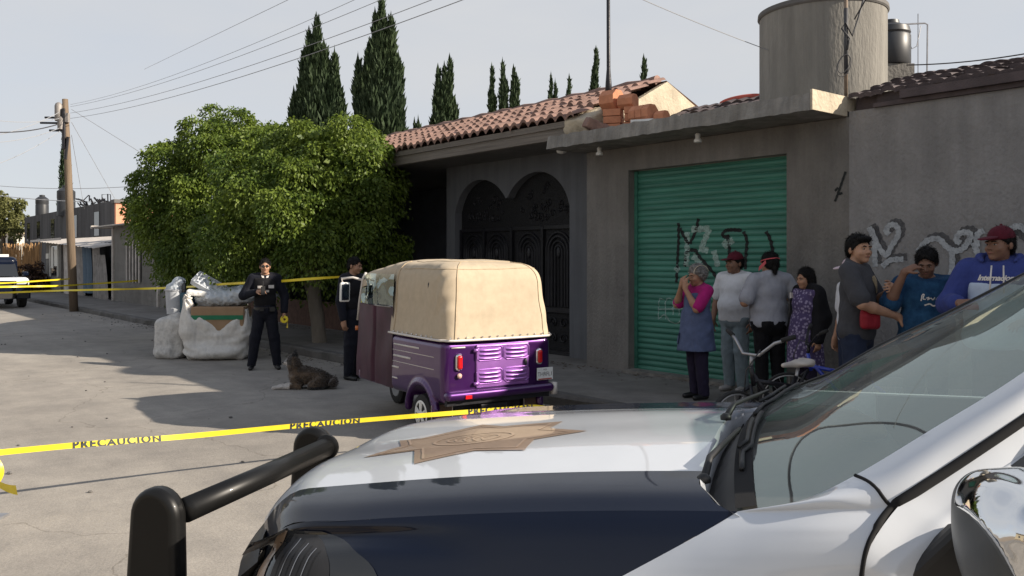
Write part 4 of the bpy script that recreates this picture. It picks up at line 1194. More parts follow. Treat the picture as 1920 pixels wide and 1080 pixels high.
# ------------------------------------------------------------------ police pickup in the foreground
TA = R(15.5)
TH = Vector((-math.cos(TA), math.sin(TA), 0)); TR = Vector((math.sin(TA), math.cos(TA), 0))
truck = thing('police_pickup', 'white and black police pickup with star badge on the hood and black push bar', 'pickup truck', TR * 2.8, math.atan2(TH.y, TH.x))
TR0 = 2.8
def TP(x, y, Y):
    """design aid: photograph pixel -> truck coordinates on the plane at side distance Y"""
    t = (x - 960) / 1600; r = TR0 - Y; ca, sa = math.cos(TA), math.sin(TA)
    X = (sa * r - t * ca * r) / (ca + t * sa)
    d = sa * X + ca * r
    return Vector((X, Y, CAM_H - (y - 485) / 1600 * d))
def paint(name, col, rough=0.22, coat=1.0, metal=0.0, var=0.03, flake=0.0):
    m = mat(name, col, rough, var, 2.5, metal=metal, coat=coat, spec=0.45)
    nt = m.node_tree; N, L = nt.nodes, nt.links
    n = N.new('ShaderNodeTexNoise'); n.inputs['Scale'].default_value = 3.5; n.inputs['Detail'].default_value = 2
    tc = N.new('ShaderNodeTexCoord'); bp = N.new('ShaderNodeBump'); bp.inputs['Strength'].default_value = 0.05; bp.inputs['Distance'].default_value = 0.05
    L.new(tc.outputs['Object'], n.inputs['Vector']); L.new(n.outputs['Fac'], bp.inputs['Height'])
    L.new(bp.outputs['Normal'], N['Principled BSDF'].inputs['Normal'])
    # road dust: duller patches
    n2 = N.new('ShaderNodeTexNoise'); n2.inputs['Scale'].default_value = 5; n2.inputs['Detail'].default_value = 8
    mr = N.new('ShaderNodeMapRange'); mr.inputs['To Min'].default_value = rough * 0.7; mr.inputs['To Max'].default_value = rough * 1.6
    L.new(tc.outputs['Object'], n2.inputs['Vector']); L.new(n2.outputs['Fac'], mr.inputs['Value']); L.new(mr.outputs['Result'], N['Principled BSDF'].inputs['Roughness'])
    return m
M['car_white'] = paint('white_car_paint', (0.63, 0.66, 0.70), 0.35)
M['car_black'] = paint('black_car_paint', (0.004, 0.007, 0.018), 0.3, 0.62)
M['car_black'].node_tree.nodes['Principled BSDF'].inputs['Specular IOR Level'].default_value = 0.08
M['gap'] = mat('shadow_gap_rubber', (0.006, 0.006, 0.007), 0.9, 0)
M['trim'] = mat('black_trim_plastic', (0.018, 0.018, 0.019), 0.5, 0.2, 12)
M['bar'] = mat('black_powder_coat', (0.007, 0.007, 0.007), 0.40, 0.2, 6, coat=0.08, spec=0.3)
M['rubber'] = mat('tyre_rubber', (0.02, 0.02, 0.02), 0.85, 0.2, 20)
M['chrome'] = mat('chrome', (0.78, 0.79, 0.80), 0.06, 0, metal=1.0)
M['rim'] = mat('wheel_alloy', (0.6, 0.6, 0.6), 0.35, 0.05, metal=0.6)
M['badge'] = mat('brown_badge_film', (0.29, 0.205, 0.145), 0.45, 0.12, 9, coat=0.4)
M['badge_pale'] = mat('pale_badge_lines', (0.40, 0.29, 0.21), 0.45, 0.1, 9, coat=0.4)
M['red_lens'] = mat('red_lens', (0.55, 0.012, 0.015), 0.15, 0.1, 30, coat=0.6)
M['amber'] = mat('amber_lens', (0.65, 0.17, 0.02), 0.2, 0.1, 20, coat=0.5)
def glass_material(name, tint=(0.80, 0.90, 0.86), dust_haze=0.0):
    m, nt, N, L, b = _nodes(name)
    g_ = N.new('ShaderNodeBsdfGlass'); g_.inputs['IOR'].default_value = 1.5; g_.inputs['Color'].default_value = (*tint, 1)
    tr = N.new('ShaderNodeBsdfTransparent'); tr.inputs['Color'].default_value = (*tint, 1)
    gl = N.new('ShaderNodeBsdfGlossy'); gl.inputs['Roughness'].default_value = 0.015; gl.inputs['Color'].default_value = (0.86, 1.0, 0.96, 1)
    fr = N.new('ShaderNodeFresnel'); fr.inputs['IOR'].default_value = 2.8
    mx = N.new('ShaderNodeMixShader')
    L.new(fr.outputs['Fac'], mx.inputs['Fac']); L.new(tr.outputs['BSDF'], mx.inputs[1]); L.new(gl.outputs['BSDF'], mx.inputs[2])
    if dust_haze > 0:      # pale patchy film: road dust, with hazy sky sheen put into the colour
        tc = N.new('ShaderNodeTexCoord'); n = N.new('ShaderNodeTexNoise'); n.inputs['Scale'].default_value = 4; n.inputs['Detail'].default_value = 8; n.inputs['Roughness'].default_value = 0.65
        r = N.new('ShaderNodeMapRange'); r.inputs['From Min'].default_value = 0.3; r.inputs['From Max'].default_value = 0.75; r.inputs['To Min'].default_value = dust_haze * 0.4; r.inputs['To Max'].default_value = dust_haze * 1.5
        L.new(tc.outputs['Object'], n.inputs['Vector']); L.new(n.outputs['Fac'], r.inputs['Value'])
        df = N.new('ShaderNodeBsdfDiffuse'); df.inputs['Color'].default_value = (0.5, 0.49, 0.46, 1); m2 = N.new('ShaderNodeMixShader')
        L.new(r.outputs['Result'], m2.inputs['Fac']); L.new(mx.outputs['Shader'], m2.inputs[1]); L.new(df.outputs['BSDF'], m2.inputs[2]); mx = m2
    L.new(mx.outputs['Shader'], N['Material Output'].inputs['Surface'])
    return m
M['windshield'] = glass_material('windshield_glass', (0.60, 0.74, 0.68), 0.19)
M['clear'] = glass_material('clear_plastic', (0.92, 0.94, 0.95))
M['seat'] = cloth('grey_seat_cloth', (0.10, 0.10, 0.105))
M['dash'] = mat('dark_dash_plastic', (0.035, 0.035, 0.037), 0.65, 0.15, 8)

# --- hood: cross sections from the near crease over the crown to the far crease, front to back
# each section: X, half-width of white area, z at near crease, z at white edge, z at centre
def hood_section(X):
    u = X / 1.3                                   # 1 front, 0 cowl
    zc = 1.243 - 0.075 * u - 0.075 * u * u        # centre
    ze = 1.226 - 0.062 * u - 0.085 * u * u        # near white edge
    zf = 1.172 - 0.050 * u - 0.050 * u * u        # far white edge
    zk = 1.190 - 0.075 * u - 0.078 * u * u        # near crease
    return zc, ze, zf, zk
def hood_point(X, q):
    """q: -1 far crease .. 1 near crease"""
    zc, ze, zf, zk = hood_section(X)
    w_e, w_k = 0.62, 0.84
    ys = [-0.90, -0.62, -0.3, 0.0, 0.33, w_e, w_k - 0.08, w_k]
    zs = [zf - 0.022, zf, (zf + zc) / 2 + 0.012, zc - 0.004, (zc + ze) / 2 + 0.012, ze, ze - 0.014, zk]
    return ys, zs
def hood_z(X, Y):
    ys, zs = hood_point(X, 0)
    for i in range(len(ys) - 1):
        if Y <= ys[i + 1] or i == len(ys) - 2:
            a = [Vector((y, z, 0)) for y, z in zip(ys, zs)]
            p0 = a[i - 1] if i else a[0] * 2 - a[1]; p1, p2 = a[i], a[i + 1]; p3 = a[i + 2] if i + 2 < len(a) else a[-1] * 2 - a[-2]
            t = (Y - p1.x) / (p2.x - p1.x)
            m1 = (p2.y - p0.y) / (p2.x - p0.x) * (p2.x - p1.x); m2 = (p3.y - p1.y) / (p3.x - p1.x) * (p2.x - p1.x)
            t2, t3 = t * t, t * t * t
            return (2 * t3 - 3 * t2 + 1) * p1.y + (t3 - 2 * t2 + t) * m1 + (-2 * t3 + 3 * t2) * p2.y + (t3 - t2) * m2
# plan of the hood's front edge and of its rear edge at the cowl
def front_X(Y): return 1.47 - 0.20 * (abs(Y) / 0.84) ** 2.2
REAR = [(0.86, 0.02), (0.80, 0.08), (0.71, 0.115), (0.51, 0.106), (0.2, 0.088), (-0.1, 0.064), (-0.4, 0.03), (-0.62, -0.01), (-0.75, -0.06), (-0.9, -0.09)]
def rear_X(Y):
    for (a, xa), (b_, xb) in zip(REAR[:-1], REAR[1:]):
        if a >= Y >= b_:
            t = (a - Y) / (a - b_); t = t * t * (3 - 2 * t) * 0.4 + t * 0.6
            return xa + (xb - xa) * t
    return REAR[0][1] if Y > 0 else REAR[-1][1]
def hood_strip(y0, y1, n, m=40):
    rows = []
    for i in range(n + 1):
        Y = y0 + (y1 - y0) * i / n
        xa, xb = front_X(Y), rear_X(Y)
        row = []
        for j in range(m + 1):
            t = j / m
            X = xa + (xb - xa) * t
            z = hood_z(X, Y)
            # rolled front lip
            e = xa - X
            if e < 0.16: z -= 0.09 * (1 - e / 0.16) ** 2.2
            ns = max(0, (X - 0.95) / 0.32) ** 2 * 0.10 * max(0, (abs(Y) - 0.5) / 0.34) ** 1.5
            row.append((X, Y - math.copysign(ns, Y), z))
        rows.append(row)
    return rows
h = MB(); h.grid(hood_strip(-0.62, 0.62, 40))
hood = h.build('hood', M['car_white'], truck, smooth=True)
hs = SDF
h = MB(); h.grid(hood_strip(0.62, 0.84, 14)); near_blk = h
h.build('hood_side', M['car_black'], hood, smooth=True)
h = MB(); h.grid(hood_strip(-0.90, -0.62, 8))
# rear edge of the hood folds down into the cowl
def lip(y0, y1, n):
    rows = []
    for i in range(n + 1):
        Y = y0 + (y1 - y0) * i / n; X = rear_X(Y); z = hood_z(X, Y)
        rows.append([(X, Y, z), (X - 0.012, Y, z - 0.010), (X - 0.012, Y, z - 0.07)])
    return rows
h.build('hood_side', M['car_black'], hood, smooth=True)
h = MB(); h.grid(lip(-0.9, 0.86, 40)); h.build('hood_rear_lip', M['car_white'], hood, smooth=True)
# --- near and far fender below the crease
def fender(sgn):
    rows = []
    st = [1.262, 1.2, 1.1, 0.95, 0.8, 0.6, 0.4, 0.2, 0.1, 0.02, -0.08]
    for X in st:
        u = X / 1.3
        zk = hood_section(X)[3] if sgn > 0 else hood_section(X)[2] - 0.07
        yk = 0.84 if sgn > 0 else 0.90
        nose = max(0, (X - 0.95) / 0.32) ** 2 * 0.10
        am = min(1, max(0, (X - 0.55) / 0.4)); am = am * am * (3 - 2 * am)
        e = front_X(0.84) - X
        if e < 0.16: zk -= 0.09 * (1 - max(0, e) / 0.16) ** 2.2
        pa = [(yk, 0.0), (yk + 0.010, -0.012), (yk + 0.013, -0.034), (yk + 0.034, -0.046), (yk + 0.062, -0.060), (yk + 0.085, -0.088), (0.945, -0.125), (0.972, -0.22), (0.985, -0.36), (0.99, -0.55)]
        pb = [(yk, 0.0), (yk + 0.022, -0.020), (yk + 0.040, -0.042), (yk + 0.056, -0.068), (yk + 0.070, -0.094), (yk + 0.084, -0.122), (0.940, -0.155), (0.968, -0.24), (0.985, -0.36), (0.99, -0.55)]
        prof = [(p[0] * am + q[0] * (1 - am), p[1] * am + q[1] * (1 - am)) for p, q in zip(pa, pb)]
        rows.append([(X, sgn * (y - nose), zk + dz) for y, dz in prof])
    return smooth_grid([[Vector(p) for p in r] for r in rows], 5, 4)
G = fender(1)
# the black paint ends along a diagonal that falls forward from the cowl corner
pA, pB = TP(1424, 944, 0.86), TP(1190, 1080, 0.965)
def is_black(p):
    t = (p.z - pA.z) / (pB.z - pA.z)
    return p.x > pA.x + (pB.x - pA.x) * t
hb = MB(); edge = [None] * len(G[0])
def side(v): return v.x - (pA.x + (pB.x - pA.x) * ((v.z - pA.z) / (pB.z - pA.z)))
for j in range(len(G[0])):
    for i in range(len(G) - 1):
        a_, b_ = side(G[i][j]), side(G[i + 1][j])
        if a_ > 0 >= b_: edge[j] = G[i][j].lerp(G[i + 1][j], a_ / (a_ - b_))
    if edge[j] is None: edge[j] = (G[-1][j] if side(G[-1][j]) > 0 else G[0][j]).copy()
rows = []
for j in range(len(G[0])):
    keep = [G[i][j] for i in range(len(G)) if side(G[i][j]) > 0]
    q = keep + [edge[j]]
    if len(q) < 2: q = q + [q[0] + Vector((-0.001, 0, 0))]
    # same number of points on every line from the front to the paint edge
    xs = [p.x for p in q]; out = []
    for k in range(61):
        x = xs[0] + (xs[-1] - xs[0]) * k / 60; i = 0
        while i < len(xs) - 2 and xs[i + 1] > x: i += 1
        t = 0 if xs[i + 1] == xs[i] else (x - xs[i]) / (xs[i + 1] - xs[i])
        out.append(q[i].lerp(q[i + 1], min(1, max(0, t))))
    rows.append(out)
hb.grid(rows)
def merge(o, d=0.0004):
    bm = bmesh.new(); bm.from_mesh(o.data); bmesh.ops.remove_doubles(bm, verts=bm.verts, dist=d); bmesh.ops.recalc_face_normals(bm, faces=bm.faces); bm.to_mesh(o.data); bm.free(); return o
fen = hb.build('front_fender', M['car_black'], truck, smooth=True)
bv_f = bvh_of(fen)
h = MB(); h.grid(fender(-1)); h.build('front_fender', M['car_black'], truck, smooth=True)
# --- white side: fender tail, A pillar, door skin, one smooth surface behind the paint edge
A0 = edge[0]
GE = [A0, TP(1500, 938, 0.845), TP(1600, 893, 0.815), TP(1750, 803, 0.765), TP(1920, 697, 0.71)]
e = GE[-1] - GE[-2]; GE += [GE[-1] + e.normalized() * 0.35 + Vector((0, -0.01, 0.03)), GE[-1] + Vector((-0.62, -0.02, 0.30))]
DG = [A0 + Vector((0, 0.002, -0.001)), TP(1548, 955, 0.895), TP(1673, 950, 0.905), TP(1780, 880, 0.86), TP(1920, 786, 0.80)]
e = DG[-1] - DG[-2]; DG += [DG[-1] + e.normalized() * 0.32 + Vector((0, -0.02, 0.02)), DG[-1] + Vector((-0.62, -0.06, 0.27))]
rows = []
for a, b_ in zip(GE, DG):
    r = []
    for k in range(6):
        t = k / 5
        p = a.lerp(b_, t); bow = math.sin(math.pi * t) * 0.022 * min(1, (b_ - a).length / 0.08)
        r.append(p + Vector((0, bow, bow * 0.75)))
    rows.append(r)
UP = smooth_grid(rows, 8, 4)
hw_ = MB(); hw_.grid(UP)
T = [UP[i][-1] for i in range(17)]
nj = len(edge)
gBc = cat_curve([DG[2], TP(1645, 992, 0.945), TP(1622, 1040, 0.972), TP(1612, 1110, 0.985), TP(1610, 1230, 0.99), TP(1612, 1400, 0.995)], 12)
gB = [gBc[min(len(gBc) - 1, int(round(j * (len(gBc) - 1) / (nj - 1))))] for j in range(nj)]
tail = []
for s_ in range(17):
    t = s_ / 16; col = []
    for j in range(nj):
        f = j / (nj - 1); base = edge[j].lerp(gB[j], t); b0 = edge[0].lerp(gB[0], t)
        w_ = max(0, 1 - f * 1.6) ** 2
        bul = math.sin(math.pi * t) * min(1, f * 6) * (1 - f) * 0.012
        col.append(base + (T[s_] - b0) * w_ + Vector((0, bul, 0)))
    tail.append(col)
hw_.grid(tail)
pil = merge(hw_.build('pillar', M['car_white'], truck, smooth=True), 0.0015)
# seam between fender and pillar, and the wide door gap
def on_pillar(pts, bv, lift=0.0025):
    return [bv.find_nearest(p)[0] + bv.find_nearest(p)[1] * lift for p in pts]
bvp = bvh_of(pil)
sm = [TP(1604, 892, 0.815), TP(1625, 913, 0.84), TP(1648, 932, 0.87), TP(1671, 949, 0.905)]
h = MB(); h.tube(on_pillar(cat_curve(sm, 6), bvp, 0.0), 0.0042, 6)
gp = [TP(1612, 1110, 0.99), TP(1622, 1040, 0.975), TP(1640, 995, 0.95), TP(1673, 950, 0.905), TP(1720, 918, 0.885), TP(1780, 880, 0.86), TP(1850, 833, 0.83), TP(1920, 786, 0.80)]
gp.append(gp[-1] + (gp[-1] - gp[-2]) * 4)
gpc = []
for p in cat_curve(gp, 6):
    hit = bvp.ray_cast(Vector((p.x, 3, p.z)), Vector((0, -1, 0)))[0]
    gpc.append(Vector((p.x, max(p.y, hit.y) + 0.001 if hit else p.y + 0.001, p.z)))
h.tube(gpc, [0.005] * 13 + [0.0075] * 6 + [0.011] * (len(gpc) - 19), 8)
h.build('door_gap', M['gap'], truck, smooth=True)
# door: frame beside the gap, skin, window
d0 = [p + Vector((-0.005, 0.004, -0.012)) for p in gp[3:]]
DF = [(-0.64, 0.77, 1.405), ]
dl = [TP(1622, 1046, 0.98), TP(1682, 952, 0.915), TP(1730, 920, 0.888), TP(1790, 882, 0.862), TP(1860, 835, 0.832), TP(1930, 788, 0.80)]
dm = [TP(1655, 1065, 0.985), TP(1720, 985, 0.93), TP(1770, 950, 0.90), TP(1825, 910, 0.872), TP(1880, 878, 0.845), TP(1945, 838, 0.81)]
dk = [TP(1680, 1080, 0.99), TP(1760, 1010, 0.945), TP(1800, 975, 0.915), TP(1850, 920, 0.885), TP(1890, 893, 0.855), TP(1960, 850, 0.82)]
dl.insert(0, TP(1616, 1150, 0.988)); dm.insert(0, TP(1655, 1150, 0.99)); dk.insert(0, TP(1692, 1150, 0.992))
for L_ in (dl, dm, dk):
    L_.append(L_[-1] + (L_[-1] - L_[-2]) * 3.2); L_.append(L_[-1] + Vector((-0.45, -0.02, 0.08)))
dn = [Vector((p.x, 0.992, min(1.09, p.z - 0.03))) for p in dk]
h = MB(); h.grid(smooth_grid([dl, dm, dk, dn], 6, 5)); door_t = h.build('front_door', M['car_white'], truck, smooth=True)
lo = [Vector((p.x, p.y + 0.02, p.z - 0.02)) for p in dk]
BR = [Vector((-0.19, 1.0, 1.05)), Vector((-0.45, 1.0, 1.20)), Vector((-0.8, 1.0, 1.24)), Vector((-1.2, 1.0, 1.25))]
h = MB()
P = []
for k in range(9):
    X = -0.235 - 1.06 * k / 8
    P.append([(X, 0.990, 1.09), (X, 0.998, 1.0), (X, 1.0, 0.75), (X, 0.97, 0.5)])
h.grid(P); sk_ = h.build('door_skin', M['car_white'], door_t, smooth=True)
h = MB(); h.box((-0.72, 1.025, 1.08), (0.2, 0.03, 0.035)); bevel(h.build('handle', M['trim'], door_t), 0.01)
h = MB(); h.add([(-0.42, 0.87, 1.25), (-1.25, 0.90, 1.25), (-1.25, 0.70, 1.72), (-1.0, 0.70, 1.70)], [(0, 1, 2, 3)]); h.build('side_window', M['glass_dark'], door_t)
h = MB(); h.prism([(-0.285, 1.04), (-0.295, 1.13), (-0.38, 1.225), (-0.62, 1.30), (-0.62, 1.08), (-0.4, 1.03)], 0.925, 0.985, 'y'); bevel(h.build('mirror_base', M['trim'], door_t), 0.02, 3)
# --- mirror
mir = thing('mirror_holder', None, None); bpy.data.objects.remove(mir)
b = SDF(0.03)
mc = TP(1938, 1038, 1.20)
b.box((mc.x, mc.y, mc.z), (0.085, 0.155, 0.118), 0.06, Euler((0.0, 0.10, 0.12)).to_matrix())
b.ell((mc.x + 0.055, mc.y, mc.z + 0.01), (0.06, 0.13, 0.105))
b.cap((mc.x, mc.y - 0.1, mc.z - 0.07), (-0.5, 0.97, 1.14), 0.035, 0.045)
mr_ = b.build('mirror', mat('grey_trim_plastic', (0.07, 0.075, 0.08), 0.4, 0.1, 10), truck, 0.006)
b = SDF(0.02)
b.box((mc.x + 0.006, mc.y + 0.030, mc.z + 0.008), (0.083, 0.152, 0.118), 0.06, Euler((0.0, 0.10, 0.12)).to_matrix())
b.ell((mc.x + 0.060, mc.y + 0.03, mc.z + 0.012), (0.060, 0.130, 0.107))
b.cut((mc.x + 0.082, mc.y, mc.z), (1, 0.1, -0.40)).cut((0, mc.y - 0.085, mc.z), (0.1, -1, -0.1))
b.build('mirror_cap', M['chrome'], mr_, 0.005)
# --- cowl, wipers, windshield
wsN = GE
far = [TP(1500, 722, -0.70), TP(1560, 700, -0.69), TP(1650, 648, -0.66), TP(1780, 586, -0.62), TP(1920, 515, -0.57)]
e = far[-1] - far[-2]; far += [far[-1] + e.normalized() * 0.2, far[-1] + Vector((-0.45, 0.0, 0.15))]
P = []
for a, f in zip(GE, far):
    r = []
    for k in range(17):
        t = k / 16
        p = a.lerp(f, t); bow = math.sin(math.pi * t)
        r.append(Vector((p.x + 0.085 * bow * (1.0 if a is not GE[-1] else 0.6), p.y, p.z + 0.02 * bow)))
    P.append(r)
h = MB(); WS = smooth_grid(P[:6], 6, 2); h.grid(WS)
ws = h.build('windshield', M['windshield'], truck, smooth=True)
h = MB(); h.grid([[p + Vector((0.004, 0, 0.006)) for p in r] for r in WS[:3]]); h.build('windshield_band', M['gap'], ws, smooth=True)
# cowl tray under the hood's rear edge
P = []
for i in range(31):
    t = i / 30; Y = 0.84 - 1.70 * t
    k = WS[0][int(t * 32)]
    xr = rear_X(Y) + 0.02
    zr = hood_z(rear_X(Y), Y) - 0.06
    P.append([(xr, Y, zr), ((xr + k.x) / 2 + 0.01, Y, zr - 0.035 + 0.01 * (i % 2)), (k.x + 0.02, k.y, k.z - 0.02), (k.x - 0.03, k.y, k.z - 0.012)])
h = MB(); h.grid(P); h.build('cowl', M['trim'], truck, smooth=True)
h = MB()
def WSp(u, v, lift=0.02):
    """point near the glass: u 0..1 up, v 0..1 near to far"""
    i = min(len(WS) - 1, int(u * (len(WS) - 1))); j = min(len(WS[0]) - 1, int(v * (len(WS[0]) - 1)))
    return WS[i][j] + Vector((lift * 0.6, 0, lift))
for (ya, pv, u0, v0, u1, v1) in ((0.55, 0.14, 0.06, 0.16, 0.09, 0.56), (-0.1, 0.55, 0.06, 0.56, 0.09, 0.92)):
    a = Vector((WS[0][int(pv * 32)].x + 0.075, WS[0][int(pv * 32)].y + 0.02, WS[0][int(pv * 32)].z + 0.005))
    mid_ = WSp(0.045, (v0 + v1) / 2, 0.035)
    h.lathe([(0.017, 0), (0.017, 0.012), (0.008, 0.02)], a - Vector((0, 0, 0.005)), 12)
    h.tube([a, a.lerp(mid_, 0.25) + Vector((0.01, 0, 0.02)), mid_], [0.011, 0.009, 0.006], 6)
    bl = [WSp(u0 + (u1 - u0) * t / 8 * 0.6, v0 + (v1 - v0) * t / 8, 0.012) for t in range(9)]
    h.tube(bl, 0.0075, 5); h.tube([p + Vector((0.01, 0, 0.012)) for p in bl[2:7]], 0.006, 5)
h.build('wiper', M['trim'], truck, smooth=True)
h = MB()
for k in range(7):
    Y = 0.62 - 0.19 * k; h.box((WS[0][int((0.84 - Y) / 1.7 * 32)].x + 0.10, Y, hood_z(rear_X(Y), Y) - 0.068), (0.05, 0.10, 0.02), rz=0.2 - 0.06 * k)
h.build('cowl_vent', M['gap'], truck)
# --- cabin
h = MB()
P = [[(x, y, z) for y in (0.80, 0.4, 0.0, -0.4, -0.78)] for x, z in ((-0.02, 1.14), (-0.16, 1.175), (-0.40, 1.17), (-0.52, 1.08), (-0.55, 0.8))]
h.grid(P); h.build('dashboard', M['dash'], truck, smooth=True)
h = MB(); h.tube([(-0.66 + 0.09 * math.cos(a), 0.40 + 0.17 * math.sin(a), 1.00 + 0.14 * math.cos(a)) for a in [2 * math.pi * k / 24 for k in range(25)]], 0.017, 8); h.tube([(-0.5, 0.4, 0.97), (-0.66, 0.4, 1.0)], 0.03, 8); h.build('steering_wheel', M['trim'], truck, smooth=True)
for y in (0.4, -0.4):
    b = SDF(0.05); b.box((-0.95, y, 0.85), (0.26, 0.24, 0.1), 0.06).box((-1.2, y, 1.2), (0.08, 0.24, 0.34), 0.06, Euler((0, -0.22, 0)).to_matrix()).box((-1.29, y, 1.62), (0.05, 0.12, 0.09), 0.04)
    b.build('seat', M['seat'], truck, 0.025)
h = MB(); h.span((-0.5, -0.9, 0.45), (-1.75, 0.9, 0.5)); h.span((-0.5, -0.95, 0.5), (-1.75, -0.9, 1.2)); h.span((-1.70, -0.9, 0.5), (-1.78, 0.9, 1.25)); h.build('cabin_floor', M['dash'], truck)
h = SDF(0.08); h.box((-1.78, 0.0, 1.79), (0.70, 0.66, 0.05), 0.045); h.build('roof', M['car_white'], truck, 0.03)
P = [[(-0.97, -0.57, 1.745), (-1.3, -0.60, 1.80), (-2.0, -0.62, 1.80)], [(-0.2, -0.86, 1.2), (-1.3, -0.9, 1.22), (-2.0, -0.9, 1.22)]]
h = MB(); h.tube([p + Vector((0, -0.012, 0)) for p in far[:6]], [0.006] * 6, 8); h.build('far_pillar_trim', M['trim'], truck, smooth=True)
h = MB(); h.tube([(-2.0, 0.62, 1.79), (-2.02, 0.9, 1.22)], 0.06, 8); h.tube([(-2.0, -0.62, 1.82), (-2.02, -0.9, 1.22)], 0.06, 8); h.tube([(-1.35, -0.62, 1.82), (-1.35, -0.9, 1.22)], 0.04, 8)
h.tube([(-1.1, -0.6, 1.77), (-2.0, -0.62, 1.78)], 0.04, 8); h.tube([GE[5], (-1.15, 0.66, 1.76), (-2.0, 0.62, 1.78)], 0.04, 8)
h.build('roof_pillars', M['car_white'], truck, smooth=True)
h = MB(); h.span((-1.78, -0.98, 0.45), (-1.3, -0.96, 1.22)); h.span((-0.2, -0.98, 0.45), (-1.29, -0.95, 1.2)); h.span((-1.29, 0.962, 0.45), (-2.05, 0.99, 1.22)); h.span((-2.06, -0.7, 1.2), (-2.02, 0.7, 1.25))
h.build('cab_side', M['car_white'], truck)
for s in (1, -1):
    h = MB(); h.add([(-1.36, s * 0.93, 1.235), (-1.98, s * 0.93, 1.235), (-1.96, s * 0.66, 1.74), (-1.38, s * 0.69, 1.74)], [(0, 1, 2, 3)]); h.build('rear_side_window', M['glass_dark'], truck)
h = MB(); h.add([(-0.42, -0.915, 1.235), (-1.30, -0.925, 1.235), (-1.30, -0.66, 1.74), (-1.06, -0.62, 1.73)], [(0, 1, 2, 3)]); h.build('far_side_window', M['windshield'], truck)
h = MB(); h.add([(-2.035, 0.84, 1.25), (-2.035, -0.84, 1.25), (-2.0, -0.6, 1.73), (-2.0, 0.6, 1.73)], [(0, 1, 2, 3)]); h.build('rear_window', M['glass_dark'], truck)
h = MB(); h.tube([(-1.33, 0.94, 1.22), (-1.34, 0.70, 1.74)], 0.035, 8); h.build('door_pillar', M['car_white'], truck, smooth=True)
h = MB(); h.span((-2.1, 0.90, 0.55), (-3.9, 0.98, 1.2)); h.span((-2.1, -0.98, 0.55), (-3.9, -0.90, 1.2)); h.span((-2.1, -0.9, 0.6), (-3.9, 0.9, 0.66)); h.span((-3.85, -0.898, 0.662), (-3.9, 0.898, 1.18)); h.span((-2.1, -0.898, 0.662), (-2.15, 0.898, 1.18))
bevel(h.build('bed', M['car_black'], truck), 0.01)
for X in (0.62, -2.9):
    for s in (-1, 1):
        c = (X, s * 0.83, 0.38)
        h = MB(); h.lathe([(0.24, -0.11), (0.36, -0.12), (0.385, -0.08), (0.385, 0.08), (0.36, 0.12), (0.24, 0.11)], c, 32, 'y'); wl_ = h.build('wheel', M['rubber'], truck, smooth='auto')
        h = MB(); h.lathe([(0.23, -0.10), (0.24, -0.05), (0.1, -0.04), (0.09, 0.06), (0.24, 0.07), (0.23, 0.10)], c, 24, 'y'); h.build('rim', M['rim'], wl_, smooth='auto')
h = MB(); h.span((1.2, -0.85, 0.35), (-3.7, 0.85, 0.42)); h.build('chassis', M['trim'], truck)
# --- front: headlights, grille, bumper
def lens_patch(name, m, parent, front, rear, lift, n=14):
    """patch on the fender side between two edge curves given as photograph pixels"""
    mb = MB(); P = []
    fa, ra = cat_curve([TP(*p, 0.96) for p in front], 5), cat_curve([TP(*p, 0.96) for p in rear], 5)
    k_ = min(len(fa), len(ra))
    for i in range(k_):
        row = []
        for j in range(n + 1):
            p = fa[int(i * (len(fa) - 1) / (k_ - 1))].lerp(ra[int(i * (len(ra) - 1) / (k_ - 1))], j / n)
            hit = bv_f.ray_cast(Vector((p.x, 2, p.z)), Vector((0, -1, 0)))[0]
            row.append(Vector((p.x, (hit.y if hit else p.y - 0.05) + lift, p.z)))
        P.append(row)
    mb.grid(P); return mb.build(name, m, parent, smooth=True)
hl = lens_patch('headlight', M['glass_dark'], truck, [(452, 1027), (430, 1060), (418, 1100), (420, 1180)], [(560, 1024), (640, 1045), (700, 1085), (730, 1180)], 0.006)
lens_patch('indicator', M['amber_dull'] if 'amber_dull' in M else M['badge'], hl, [(462, 1031), (446, 1060), (436, 1100), (436, 1170)], [(482, 1029), (470, 1060), (462, 1100), (462, 1170)], 0.009, 4)
lens_patch('reflector', M['dash'], hl, [(500, 1032), (486, 1060), (480, 1100), (480, 1170)], [(548, 1030), (590, 1050), (610, 1085), (620, 1170)], 0.008, 10)
for k in range(7):
    x0 = 505 + 12 * k
    lens_patch('reflector_rib', M['steel'] if k % 2 else M['trim'], hl, [(x0, 1036 + 2 * k), (x0 - 8, 1062), (x0 - 14, 1100), (x0 - 16, 1160)], [(x0 + 2, 1036 + 2 * k), (x0 - 6, 1062), (x0 - 12, 1100), (x0 - 13, 1160)], 0.0105, 1)
b = SDF(0.02); b.box((1.12, -0.82, 0.86), (0.13, 0.09, 0.08), 0.05, Euler((0, 0.25, 0.45)).to_matrix()); b.build('headlight', M['glass_dark'], truck, 0.012)
h = MB(); P = []
for i in range(25):
    Y = -0.84 + 1.68 * i / 24; X = front_X(Y) + 0.01
    zt = hood_z(front_X(Y), Y) - 0.08
    P.append([(X - 0.05, Y, zt), (X + 0.01, Y, zt - 0.05), (X + 0.03, Y, zt - 0.25), (X, Y, 0.6)])
h.grid(P); h.build('grille', M['trim'], truck, smooth=True)
h = MB()
for k in range(4):
    h.tube([(front_X(-0.6 + 1.2 * i / 12) + 0.03, -0.6 + 1.2 * i / 12, 0.70 + 0.055 * k) for i in range(13)], 0.012, 6)
h.build('grille_bar', M['chrome'], truck, smooth=True)
b = SDF(0.03); b.chain([(1.15, 0.9, 0.55), (1.45, 0.6, 0.53), (1.55, 0, 0.53), (1.45, -0.6, 0.53), (1.15, -0.9, 0.55)], [0.1, 0.12, 0.12, 0.12, 0.1]); b.build('bumper', M['trim'], truck, 0.02)
